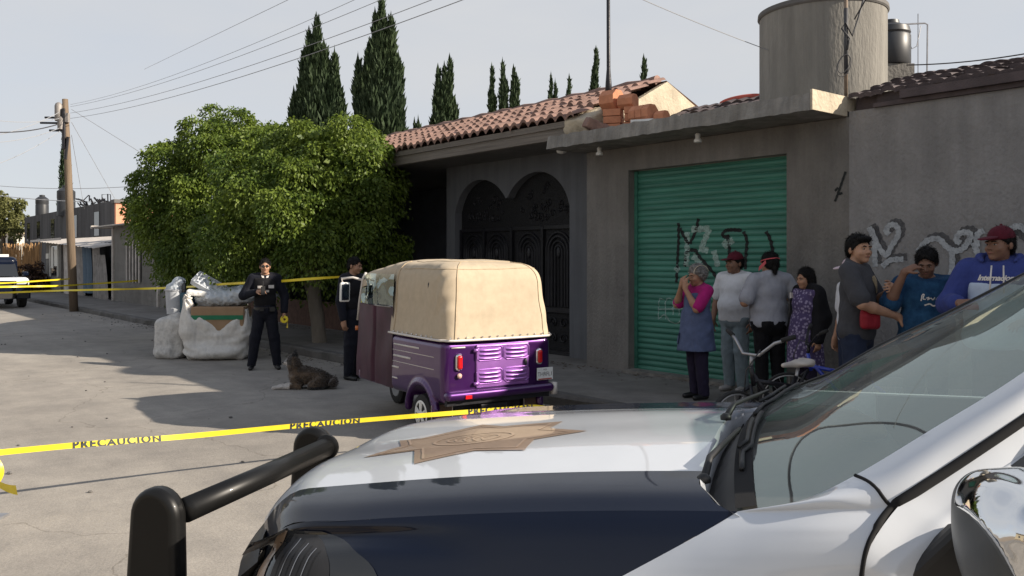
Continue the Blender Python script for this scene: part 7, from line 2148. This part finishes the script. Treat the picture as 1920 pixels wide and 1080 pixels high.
def on_cloth(o, name, m, V, F, u, v, origin, d, lift=0.006, parent=None):
    """drop a flat figure on a garment: u, v axes from origin, projected along d"""
    bv = bvh_of(o); vs = []
    for x, y in V:
        p = V3(origin) + V3(u) * x + V3(v) * y
        hit = bv.ray_cast(p - V3(d) * 0.6, V3(d))[0]
        vs.append((hit - V3(d) * lift) if hit else p)
    me = bpy.data.meshes.new(name); me.from_pydata(vs, [], F)
    return link(name, me, m, parent or o, smooth=True)
def text_on(o, name, txt, size, m, origin, u, v, d, shear=0.0, spacing=1.0, bold=0.002, parent=None):
    me = text_mesh(txt, size, shear=shear, spacing=spacing, offset=bold)
    V = [(p.co.x, p.co.y) for p in me.vertices]; F = [tuple(p.vertices) for p in me.polygons]
    return on_cloth(o, name, m, V, F, u, v, origin, d, 0.006, parent)
X_, Y_, Z_ = V3((1, 0, 0)), V3((0, 1, 0)), V3((0, 0, 1))
def ground(x, d, z=0.0):
    p = PX(x, 500, d); p.z = z; return p
def quad(w, h, n=6):
    V = [(-w / 2 + w * i / n, -h / 2 + h * j / n) for i in range(n + 1) for j in range(n + 1)]
    F = [(i * (n + 1) + j, (i + 1) * (n + 1) + j, (i + 1) * (n + 1) + j + 1, i * (n + 1) + j + 1) for i in range(n) for j in range(n)]
    return V, F

# --- officer standing in the road
o1 = Person('police officer in dark uniform and sunglasses, legs apart, holding yellow tape roll', ground(497, 13.5), R(17), 1.76, 'skin_tan', 1.0, 1.0, (0, 0.02),
            {-1: (V3((-0.185, 0.01, 0.665)), V3((-0.075, -0.105, 0.700)), V3((0.85, -0.35, 0.15)), V3((0.2, 0.3, -0.9))),
             1: (V3((0.170, 0.03, 0.655)), V3((0.165, -0.03, 0.510)), V3((0, -0.15, -1)), V3((-1, 0, 0)))},
            {1: V3((0.105, -0.01, 0.045)), -1: V3((-0.115, 0.01, 0.045))})
sh = o1.shirt('jacket', M['navy'], 1.93, 0.50, 0.016, 0.85, 0.008, 1.3)
o1.trousers(M['navy'], 0.55, 0.03, 1.25); o1.shoes(M['shoe_black']); o1.hair(M['hair'], 'short', 0.004)
b = SDF(0.02); o1.torso(b, 0.030); b.cut(o1.P((0, 0, 0.575)), (0, 0, -1), 0.01).cut(o1.P((0, 0, 0.825)), (0, -0.1, 1), 0.01).cut(o1.P((0.092, 0, 0)), (1, 0, 0), 0.01).cut(o1.P((-0.092, 0, 0)), (-1, 0, 0), 0.01); ve = b.build('vest', M['vest'], o1.t, 0.011, 0.004, 8)
V, F = quad(0.085, 0.05); on_cloth(ve, 'badge', M['white_trim'], V, F, X_, Z_, o1.P((0.052, 0, 0.745)), Y_, 0.008); on_cloth(ve, 'badge', M['white_trim'], *quad(0.05, 0.035), X_, Z_, o1.P((0.018, 0, 0.705)), Y_, 0.008); on_cloth(ve, 'badge', M['white_trim'], *quad(0.07, 0.04), X_, Z_, o1.P((-0.045, 0, 0.742)), Y_, 0.008)
for k in (1, -1):
    m = MB(); m.add([o1.P((k * 0.012, -0.052, 0.84)), o1.P((k * 0.034, -0.048, 0.845)), o1.P((k * 0.026, -0.056, 0.825)), o1.P((k * 0.008, -0.058, 0.822))], [(0, 1, 2, 3)]); m.build('collar_patch', M['white_trim'], o1.t)
m = MB(); m.lathe([(0.098 * 1.76, 0), (0.098 * 1.76, 0.045)], o1.P((0, 0, 0.535)), 28, cap=False)
for i, v in enumerate(m.v): m.v[i] = (v[0], v[1] * 0.80, v[2])
m.box(o1.P((-0.098, 0.0, 0.50)), (0.05, 0.09, 0.16)); m.box(o1.P((0.06, -0.085, 0.545)), (0.08, 0.04, 0.07)); m.box(o1.P((-0.03, -0.087, 0.545)), (0.06, 0.03, 0.06)); m.build('duty_belt', M['shoe_black'], o1.t)
m = MB()
for k in (1, -1): m.ball(o1.hp((k * 0.0185, -0.053, 0.001)), (0.0135 * 1.76, 0.007 * 1.76, 0.0095 * 1.76), 12, 8); m.tube([o1.hp((k * 0.03, -0.048, 0.004)), o1.hp((k * 0.045, 0.005, 0.003))], 0.003, 6)
m.tube([o1.hp((-0.008, -0.058, 0.004)), o1.hp((0.008, -0.058, 0.004))], 0.003, 6); m.build('sunglasses', M['glass_dark'], o1.t, smooth=True)
hp1 = o1.t.matrix_world if False else None
def world_of(p, v): return Matrix.Translation(p.t.location) @ Matrix.Rotation(p.t.rotation_euler.z, 4, 'Z') @ V3(v)
w = o1.arm[-1][1]
m = MB(); m.box((0, 0, 0), (0.06, 0.04, 0.13), 0.4); m.tube([(0, 0, 0.06), (0, 0, 0.15)], 0.008, 6)
o = m.build('radio', M['trim']); bevel(o, 0.008); o.location = world_of(o1, o1.P(w + V3((0.055, -0.045, 0.012)))); tag(o, 'black handheld radio in the right hand of the officer with sunglasses', 'radio')
m = MB(); m.lathe([(0.02, -0.035), (0.055, -0.035), (0.06, -0.03), (0.06, 0.03), (0.055, 0.035), (0.02, 0.035), (0.02, -0.035)], n=24, axis='y', cap=False)
m.grid([[(0.055, -0.03, -0.02 - 0.02 * i), (0.055 - 0.004 * i, 0.03, -0.02 - 0.02 * i)] for i in range(7)])
o = m.build('tape_roll', M['tape'], smooth='auto'); o.location = world_of(o1, o1.P(o1.arm[1][1] + V3((0.0, -0.02, -0.06)))); o.rotation_euler = (0, 0, 0.3); tag(o, 'roll of yellow tape held low in left hand of standing officer', 'tape roll')

# --- second officer, half hidden by the rickshaw
o2 = Person('second officer in dark uniform standing half hidden behind the rickshaw front', ground(664, 12.35), R(60), 1.78, 'skin', 1.02, 1.0, (0.2, 0.15))
o2.shirt('jacket', M['navy'], 1.93, 0.48, 0.016, 0.85, 0.008, 1.3); o2.trousers(M['navy'], 0.55, 0.03, 1.25); o2.shoes(M['shoe_black']); o2.hair(M['hair'], 'short', 0.004)
b = SDF(0.02); o2.torso(b, 0.030); b.cut(o2.P((0, 0, 0.575)), (0, 0, -1), 0.01).cut(o2.P((0, 0, 0.825)), (0, -0.1, 1), 0.01); b.build('vest', M['vest'], o2.t, 0.012, 0.004, 8)

GR = 'onlookers standing along the wall'
# --- woman in pinafore, hands to her face
o3 = Person('grey haired older woman in blue pinafore over magenta blouse, hands to face', ground(1308, 9.75, 0.15), R(-68), 1.52, 'skin', 1.32, 1.35, (0, 0.20),
            {-1: (V3((-0.125, -0.10, 0.70)), V3((-0.03, -0.125, 0.845)), V3((0.15, 0.1, 1)), V3((0.2, 1, 0))),
             1: (V3((0.135, -0.10, 0.68)), V3((0.03, -0.13, 0.83)), V3((-0.15, 0.1, 1)), V3((-0.2, 1, 0)))}, None, GR, 1.12)
o3.shirt('blouse', M['magenta'], 0.85, 0.60, 0.010, 0.85, 0.006, 1.3)
b = SDF(0.03); o3.torso(b, 0.022)
b.cap(o3.P((0, -0.01, 0.56)), o3.P((0, -0.012, 0.37)), 0.118 * 1.52, 0.142 * 1.52)
b.cut(o3.P((0, 0, 0.365)), (0, 0, -1)).cut(o3.P((0, 0, 0.825)), (0, -0.45, 1), 0.01).cut(o3.P((0.100, 0, 0.80)), (1, 0, 0.35), 0.01).cut(o3.P((-0.100, 0, 0.80)), (-1, 0, 0.35), 0.01)
ap = b.build('pinafore', M['apron'], o3.t, 0.011, 0.010, 6, 4)
on_cloth(ap, 'pocket', M['apron_trim'], *quad(0.155, 0.125), V3((0.75, -0.66, 0)), Z_, o3.P((-0.075, -0.13, 0.455)), V3((0.66, 0.75, 0)), 0.006); on_cloth(ap, 'pocket_panel', M['apron'], *quad(0.125, 0.085), V3((0.75, -0.66, 0)), Z_, o3.P((-0.075, -0.13, 0.447)), V3((0.66, 0.75, 0)), 0.009)
o3.trousers(M['plum_pants'], 0.5, 0.03, 1.2); o3.shoes(M['shoe_black']); hh = o3.hair(M['hair_grey'], 'curly', 0.006)
m = MB(); m.tube([o3.hp((0.048, 0.01 - 0.05 * math.cos(a) * 0 + 0.058 * math.cos(a), 0.018 + 0.05 * math.sin(a))) for a in [math.pi * k / 12 for k in range(13)]], 0.004, 6); m.tube([o3.hp((-0.046, -0.03, 0.03)), o3.hp((-0.05, 0.01, 0.0)), o3.hp((-0.045, 0.055, -0.02))], 0.004, 6); m.build('hair_band', M['cream'], hh, smooth=True)
# --- stout man in white shirt
o4 = Person('stout man in white t-shirt, maroon cap and pale jeans before the shutter', ground(1378, 10.3, 0.15), R(-48), 1.67, 'skin_dark', 1.36, 1.40, (-0.25, 0.0),
            {1: (V3((0.18, 0.04, 0.655)), V3((0.16, -0.03, 0.51)), V3((0, -0.2, -1)), V3((-1, 0, 0))), -1: (V3((-0.18, 0.04, 0.655)), V3((-0.16, -0.04, 0.515)), V3((0, -0.2, -1)), V3((1, 0, 0)))}, None, GR, 1.12)
o4.shirt('t_shirt', M['white_tee'], 0.72, 0.505, 0.014, 0.852, 0.008, 1.4); o4.trousers(M['jeans_pale'], 0.54, 0.035, 1.25); o4.shoes(M['shoe_pale']); o4.hair(M['hair'], 'short', 0.003); o4.cap(M['maroon'])
# --- woman seen from the back
o5 = Person('broad woman in heather grey t-shirt seen from behind with coral hair ribbon', ground(1443, 9.55, 0.15), R(188), 1.67, 'skin', 1.42, 1.35, (0.2, 0.05),
            {1: (V3((0.185, 0.02, 0.665)), V3((0.12, -0.10, 0.66)), V3((-0.8, -0.5, 0.1)), V3((0, 0.5, -1))), -1: (V3((-0.19, 0.02, 0.675)), V3((-0.17, -0.13, 0.70)), V3((0.3, -0.9, 0.2)), V3((0, 0, -1)))}, None, GR, 1.10)
o5.shirt('t_shirt', M['grey_tee'], 0.78, 0.50, 0.014, 0.862, 0.009, 1.4); o5.trousers(M['black_cloth'], 0.545, 0.03, 1.1); o5.shoes(M['shoe_black']); hh = o5.hair(M['hair'], 'bun', 0.007)
m = MB()
m.tube([o5.hp((0.0515 * math.cos(a), 0.014 + 0.061 * math.sin(a), 0.020 + 0.010 * math.sin(a))) for a in [math.pi * 2 * k / 28 for k in range(29)]], 0.0065, 8); m.grid([[o5.hp((0.052 + 0.012 * i, 0.04, 0.020 - 0.010 * i)), o5.hp((0.052 + 0.014 * i, 0.045, 0.000 - 0.012 * i))] for i in range(5)])
m.build('ribbon', M['coral'], hh, smooth=True)
# --- woman in floral dress and black shawl
o6 = Person('short woman with black hair, purple floral dress and black shawl, facing left', ground(1512, 9.2, 0.15), R(-72), 1.50, 'skin', 1.22, 1.25, (0, 0.18), None, None, GR, 1.10)
b = SDF(0.03); o6.torso(b, 0.016); b.cap(o6.P((0, -0.01, 0.56)), o6.P((0, -0.01, 0.30)), 0.112 * 1.5, 0.135 * 1.5); b.cut(o6.P((0, 0, 0.30)), (0, 0, -1)).cut(o6.P((0, -0.02, 0.85)), (0, -0.4, 1), 0.01); b.build('dress', M['floral'], o6.t, 0.012, 0.010, 6)
b = SDF(0.04); o6.torso(b, 0.034)
for k in (1, -1): b.chain([o6.P(o6.sh[k]), o6.P(o6.arm[k][0] + V3((0, 0.015, 0))), o6.P(o6.arm[k][1])], [0.085, 0.085, 0.06])
b.ell(o6.P((0, 0.05, 0.66)), o6.P((0.14, 0.085, 0.17)))
b.cut(o6.P((0, -0.038, 0.66)), (0, -1, 0.1), 0.02).cut(o6.P((0, 0, 0.47)), (0, 0, -1), 0.02); b.build('shawl', M['black_cloth'], o6.t, 0.013, 0.014, 5, 6)
o6.trousers(M['plum_pants'], 0.45, 0.03, 1.0); o6.shoes(M['shoe_black']); o6.hair(M['hair'], 'bob', 0.006)
m = MB(); m.box(o6.P((-0.105, -0.05, 0.80)), (0.02, 0.03, 0.06)); m.build('clasp', M['white_trim'], o6.t)
# --- young man in charcoal shirt
o7 = Person('young smiling man in charcoal t-shirt with red waist pouch and folded arms', ground(1607, 7.55, 0.16), R(52), 1.81, 'skin_tan', 1.22, 1.2, (-0.55, 0.0),
            {-1: (V3((-0.165, -0.07, 0.665)), V3((-0.005, -0.185, 0.605)), V3((0.75, -0.5, -0.5)), V3((0.3, 0.5, -0.6))),
             1: (V3((0.165, -0.05, 0.66)), V3((0.02, -0.16, 0.735)), V3((-0.9, -0.15, 0.15)), V3((0, 0.9, -0.3)))}, None, GR, 1.06)
sh = o7.shirt('t_shirt', M['dark_tee'], 0.80, 0.485, 0.016, 0.855, 0.008, 1.4); o7.trousers(M['jeans_dark'], 0.55, 0.03, 1.2); o7.shoes(M['shoe_black']); o7.hair(M['hair'], 'fringe', 0.007)
b = SDF(0.02); b.ell((0, 0, 0), (0.05, 0.02, 0.075)).ell((0.05, 0, -0.03), (0.045, 0.018, 0.05))
V, F = dense_polygon([(0.075 * math.cos(a) * (1 + 0.3 * math.sin(3 * a)), 0.10 * math.sin(a) * (1 + 0.25 * math.cos(2 * a))) for a in [2 * math.pi * k / 20 for k in range(20)]], 0.03)
on_cloth(sh, 'shirt_print', mat('cream_brown_print', (0.36, 0.28, 0.17), 0.9, 0.6, 14), V, F, X_, Z_, o7.P((0.015, 0, 0.755)), Y_, 0.007)
V, F = dense_polygon([(0.05 * math.cos(a), 0.09 * math.sin(a)) for a in [2 * math.pi * k / 16 for k in range(16)]], 0.03); on_cloth(sh, 'shirt_print', M['shoe_pale'], V, F, X_, Z_, o7.P((0.05, 0, 0.63)), Y_, 0.007)
b = SDF(0.02); b.box((0, 0, 0), (0.095, 0.042, 0.075), 0.04); b.box((0, 0.01, 0.075), (0.085, 0.03, 0.035), 0.03)
o = b.build('waist_pouch', M['red_pouch'], None, 0.008, 0.004, 14); o.location = world_of(o7, o7.P((-0.098, -0.088, 0.585))); o.rotation_euler = (0, 0, R(20)); tag(o, 'small red pouch worn at the waist of the smiling young man', 'pouch')
m = MB(); m.tube([o7.P((0.014, -0.16, 0.735)), o7.P((0.026, -0.158, 0.736))], 0.0195 * 1.81, 12); m.build('wristband', M['white_trim'], o7.t, smooth=True)
# --- man with hand to forehead
o8 = Person('man in deep blue t-shirt looking down with one hand to his forehead', ground(1736, 7.35, 0.16), R(-18), 1.68, 'skin_dark', 1.45, 1.35, (-0.25, 0.42),
            {-1: (V3((-0.185, -0.06, 0.70)), V3((-0.115, -0.13, 0.880)), V3((0.8, 0.05, 0.45)), V3((0.1, 0.3, -0.8))),
             1: (V3((0.19, 0.03, 0.66)), V3((0.18, -0.03, 0.52)), V3((0, -0.2, -1)), V3((-1, 0, 0)))}, None, GR, 1.06, 0.01)
sh = o8.shirt('t_shirt', M['teal_tee'], 0.82, 0.48, 0.016, 0.848, 0.009, 1.45); o8.trousers(M['jeans_dark'], 0.55, 0.03, 1.15); o8.shoes(M['shoe_black']); o8.hair(M['hair'], 'short', 0.010)
for st in ([(-0.11, -0.02), (-0.10, 0.03), (-0.085, 0.035), (-0.095, 0.0), (-0.075, -0.005)], [(-0.07, 0.005), (-0.05, 0.012), (-0.06, -0.008), (-0.035, 0.006), (-0.02, -0.008), (-0.005, 0.012)], [(0.005, -0.006), (0.02, 0.012), (0.03, -0.008), (0.05, 0.012), (0.055, -0.006), (0.085, 0.006)]):
    vs, fs = ribbon(st, 0.008); on_cloth(sh, 'shirt_lettering', M['white_trim'], vs, fs, X_, Z_, o8.P((0.03, 0, 0.745)), Y_)
vs, fs = ribbon([(-0.05, 0), (-0.01, 0.012), (0.02, -0.004), (0.055, 0.014)], 0.012); on_cloth(sh, 'shirt_swash', M['white_trim'], vs, fs, X_, Z_, o8.P((0.01, 0, 0.712)), Y_)
# --- man in hoodie
o9 = Person('heavy man in royal and pale blue hoodie with maroon cap, looking left', ground(1874, 6.75, 0.16), R(-34), 1.84, 'skin_dark', 1.42, 1.35, (-0.62, 0.02),
            {-1: (V3((-0.19, -0.03, 0.665)), V3((-0.135, -0.165, 0.675)), V3((0.7, -0.55, 0.1)), V3((0.2, 0.2, -1))),
             1: (V3((0.19, 0.0, 0.66)), V3((0.13, -0.14, 0.60)), V3((-0.8, -0.4, 0)), V3((0, 0.3, -1)))}, None, GR, 1.06)
hd = o9.shirt('hoodie', M['royal'], 1.80, 0.47, 0.022, 0.858, 0.010, 1.5)
b = SDF(0.055); o9.torso(b, 0.030); b.cut(o9.P((0, 0, 0.762)), (0, 0, 1), 0.01).cut(o9.P((0, 0, 0.475)), (0, 0, -1)).cut(o9.P((0, 0.0, 0)), (0, 1, 0)); b.build('hoodie_panel', M['pale_blue'], hd, 0.011, 0.010, 5, o9.H * 7)
b = SDF(0.03); b.chain([o9.P((0.06, -0.05, 0.855)), o9.P((0.075, 0.02, 0.87)), o9.P((0.04, 0.065, 0.87)), o9.P((-0.04, 0.065, 0.87)), o9.P((-0.075, 0.02, 0.87)), o9.P((-0.06, -0.05, 0.855))], [0.014, 0.028, 0.042, 0.042, 0.028, 0.014]); b.build('hood', M['royal'], hd, 0.012, 0.006, 7)
for k in (1, -1):
    e, w_, d_, n_ = o9.arm[k]; b = SDF(0.01); b.cap(o9.P(e.lerp(w_, 0.72)), o9.P(e.lerp(w_, 0.90)), 0.046, 0.044); b.build('cuff', M['pale_blue'], hd, 0.010, 0.004, 9)
    m = MB(); m.tube([o9.P((k * 0.022, -0.095, 0.835)), o9.P((k * 0.024, -0.118, 0.78)), o9.P((k * 0.026, -0.128, 0.72))], 0.006, 6); m.build('drawstring', M['white_trim'], hd, smooth=True)
text_on(hd, 'hoodie_lettering', 'Internacional', 0.060, M['white_trim'], o9.P((0.0, 0, 0.782)), X_, Z_, Y_, 0.35, 0.92, 0.002)
o9.trousers(M['jeans_dark'], 0.55, 0.03, 1.15); o9.shoes(M['shoe_black']); o9.hair(M['hair'], 'short', 0.004); cp = o9.cap(M['maroon'])
on_cloth(cp, 'cap_tag', M['white_trim'], *quad(0.045, 0.02), V3(o9.HM @ V3((0, 1, 0))), V3(o9.HM @ V3((0, 0.4, 1))), o9.hp((-0.05, 0.02, 0.045)), V3(o9.HM @ V3((1, 0, 0))), 0.004)
b = SDF(0.01); b.box((0, 0, 0), (0.055, 0.04, 0.02), 0.015); o = b.build('red_wallet', M['red_pouch'], None, 0.007); o.location = world_of(o9, o9.P(o9.arm[-1][1] + V3((0.045, -0.055, -0.012)))); o.rotation_euler = (0, 0, 0.3); tag(o, 'small red wallet held by the man in the blue hoodie', 'wallet')
# --- person mostly hidden behind the young man
oa = Person('person in pale pink cap almost hidden behind the smiling young man', ground(1597, 8.5, 0.15), R(-80), 1.60, 'skin', 1.1, 1.1, (0, 0.1), None, None, GR, 1.08)
oa.shirt('t_shirt', M['white_tee'], 0.75, 0.49, 0.014, 0.85, 0.008, 1.3); oa.trousers(M['jeans_dark'], 0.55, 0.03, 1.15); oa.shoes(M['shoe_pale']); oa.hair(M['hair'], 'short', 0.004); oa.cap(M['pink_cap'])

# ------------------------------------------------------------------ dog lying in the road
def dog_material():
    m, nt, N, L, b = _nodes('dog_fur')
    a = N.new('ShaderNodeVertexColor'); a.layer_name = 'fur'
    tc = N.new('ShaderNodeTexCoord'); n = N.new('ShaderNodeTexNoise'); n.inputs['Scale'].default_value = 45; n.inputs['Detail'].default_value = 5
    mp = N.new('ShaderNodeMapping'); mp.inputs['Scale'].default_value = (0.4, 1, 1); L.new(tc.outputs['Object'], mp.inputs['Vector']); L.new(mp.outputs['Vector'], n.inputs['Vector'])
    r = N.new('ShaderNodeMapRange'); r.inputs['To Min'].default_value = 0.35; r.inputs['To Max'].default_value = 1.6; L.new(n.outputs['Fac'], r.inputs['Value'])
    mx = N.new('ShaderNodeVectorMath'); mx.operation = 'SCALE'; L.new(a.outputs['Color'], mx.inputs[0]); L.new(r.outputs['Result'], mx.inputs['Scale'])
    L.new(mx.outputs['Vector'], b.inputs['Base Color']); b.inputs['Roughness'].default_value = 0.9; b.inputs['Sheen Weight'].default_value = 0.3
    bp = N.new('ShaderNodeBump'); bp.inputs['Strength'].default_value = 0.8; bp.inputs['Distance'].default_value = 0.015; L.new(n.outputs['Fac'], bp.inputs['Height']); L.new(bp.outputs['Normal'], b.inputs['Normal'])
    return m
dg = thing('dog', 'brown and black shaggy dog with white paws lying on the road', 'dog', ground(574, 11.5), R(6))
dg.scale = (0.74, 0.78, 0.76)
b = SDF(0.05)      # faces local -X
b.chain([(-0.16, 0, 0.27), (0.0, 0, 0.235), (0.18, 0, 0.20), (0.30, 0.02, 0.155)], [0.135, 0.140, 0.135, 0.125])
b.ell((-0.17, 0, 0.22), (0.13, 0.13, 0.19)).ell((0.28, -0.02, 0.13), (0.15, 0.16, 0.13))
b.chain([(-0.19, 0.0, 0.34), (-0.235, 0.0, 0.43), (-0.25, 0.0, 0.49)], [0.115, 0.10, 0.085])
b.ell((-0.255, 0, 0.50), (0.092, 0.088, 0.085)).ell((-0.225, 0, 0.42), (0.10, 0.125, 0.10)).cap((-0.30, 0, 0.485), (-0.395, 0.0, 0.455), 0.048, 0.032, 0.03).ell((-0.402, 0, 0.465), (0.016, 0.018, 0.014), None, 0.01)
for s in (1, -1):
    b.cap((-0.225, s * 0.058, 0.555), (-0.205, s * 0.078, 0.675), 0.042, 0.010, 0.012)
    b.chain([(-0.20, s * 0.11, 0.20), (-0.12, s * 0.13, 0.06), (-0.30, s * 0.11, 0.05), (-0.46 - 0.06 * (s < 0), s * 0.10, 0.042)], [0.07, 0.05, 0.040, 0.034], 0.03)
    b.ell((-0.49 - 0.06 * (s < 0), s * 0.10, 0.032), (0.052, 0.036, 0.030), None, 0.02)
    b.chain([(0.27, s * 0.12, 0.14), (0.12, s * 0.17, 0.07), (0.30, s * 0.17, 0.045), (0.17, s * 0.19, 0.035)], [0.10, 0.07, 0.04, 0.033], 0.04)
b.chain([(0.40, 0.02, 0.15), (0.48, -0.04, 0.13), (0.50, -0.14, 0.12), (0.44, -0.20, 0.10)], [0.065, 0.06, 0.055, 0.03])
b.cut((0, 0, 0.003), (0, 0, -1))
me = b.mesh('body', 0.010)
rr = random.Random(4)
col = me.color_attributes.new('fur', 'FLOAT_COLOR', 'POINT')
nrm_ = normals_of(me)
for i, v in enumerate(me.vertices):
    p = v.co.copy(); nz = noise.noise(p * 9)
    brown, black, white, tan = V3((0.065, 0.044, 0.029)), V3((0.010, 0.009, 0.009)), V3((0.50, 0.47, 0.44)), V3((0.125, 0.084, 0.052))
    c = brown.lerp(tan, max(0, min(1, 0.5 + nz)))
    if p.x > 0.1: c = c.lerp(black, min(1, (p.x - 0.1) * 4) * (0.6 + 0.4 * nz))
    if p.z > 0.30 and p.x > -0.14: c = c.lerp(black, 0.5)
    if p.z < 0.12 and p.x < -0.27: c = white
    if p.x < -0.335 and p.z > 0.4: c = white if p.z < 0.478 else black.lerp(white, 0.35)
    if p.x < -0.395 and p.z > 0.455: c = black
    if -0.335 <= p.x < -0.24 and p.z > 0.44 and abs(p.y) > 0.02: c = c.lerp(black, 0.75)
    if p.z > 0.575: c = black
    if p.z < 0.06 and p.x > 0.05: c = black
    if -0.30 < p.x < -0.2 and 0.15 < p.z < 0.24: c = c.lerp(tan, 0.6)
    col.data[i].color = (*c, 1)
    v.co = p + nrm_[i] * (0.010 * noise.noise(p * 24) + 0.008 * noise.noise(p * 11))
    if v.co.z < 0.002: v.co.z = 0.002
dm_ = dog_material(); link('body', me, dm_, dg)
gd = np.random.default_rng(9); nv = len(me.vertices); nrm_ = normals_of(me)
cs_ = gd.integers(0, nv, 9000); Pn = np.array([me.vertices[int(i)].co for i in cs_]); Nn_ = np.array([nrm_[int(i)] for i in cs_]); Cc = np.array([col.data[int(i)].color[:3] for i in cs_])
keepf = ~((Pn[:, 0] < -0.33)) & ~((Pn[:, 2] < 0.09) & (Pn[:, 0] < -0.05))
Pn, Nn_, Cc = Pn[keepf], Nn_[keepf], Cc[keepf]; kf = len(Pn)
Df = Nn_ * 0.55 + np.array([0.75, 0, -0.35]) + gd.normal(size=(kf, 3)) * 0.28
Q = leaves_at(Pn - Nn_ * 0.006, Df, gd.normal(size=(kf, 3)), gd.uniform(0.03, 0.065, kf), gd.uniform(0.002, 0.005, kf), np.full(kf, 0.1)); Q[:, :, 2] = np.maximum(Q[:, :, 2], 0.003)
fm = quads_mesh('fur', Q); fc = fm.color_attributes.new('fur', 'FLOAT_COLOR', 'POINT')
cc4 = np.ones((kf * 4, 4), np.float32); cc4[:, :3] = np.repeat(Cc * gd.uniform(0.6, 1.5, (kf, 1)), 4, 0); fc.data.foreach_set('color', cc4.ravel())
link('fur', fm, dm_, dg, smooth=False)
for s in (1, -1):
    m = MB(); m.ball((-0.318, s * 0.042, 0.520), 0.011, 8, 6); m.build('eye', M['eye_dark'], dg, smooth=True)
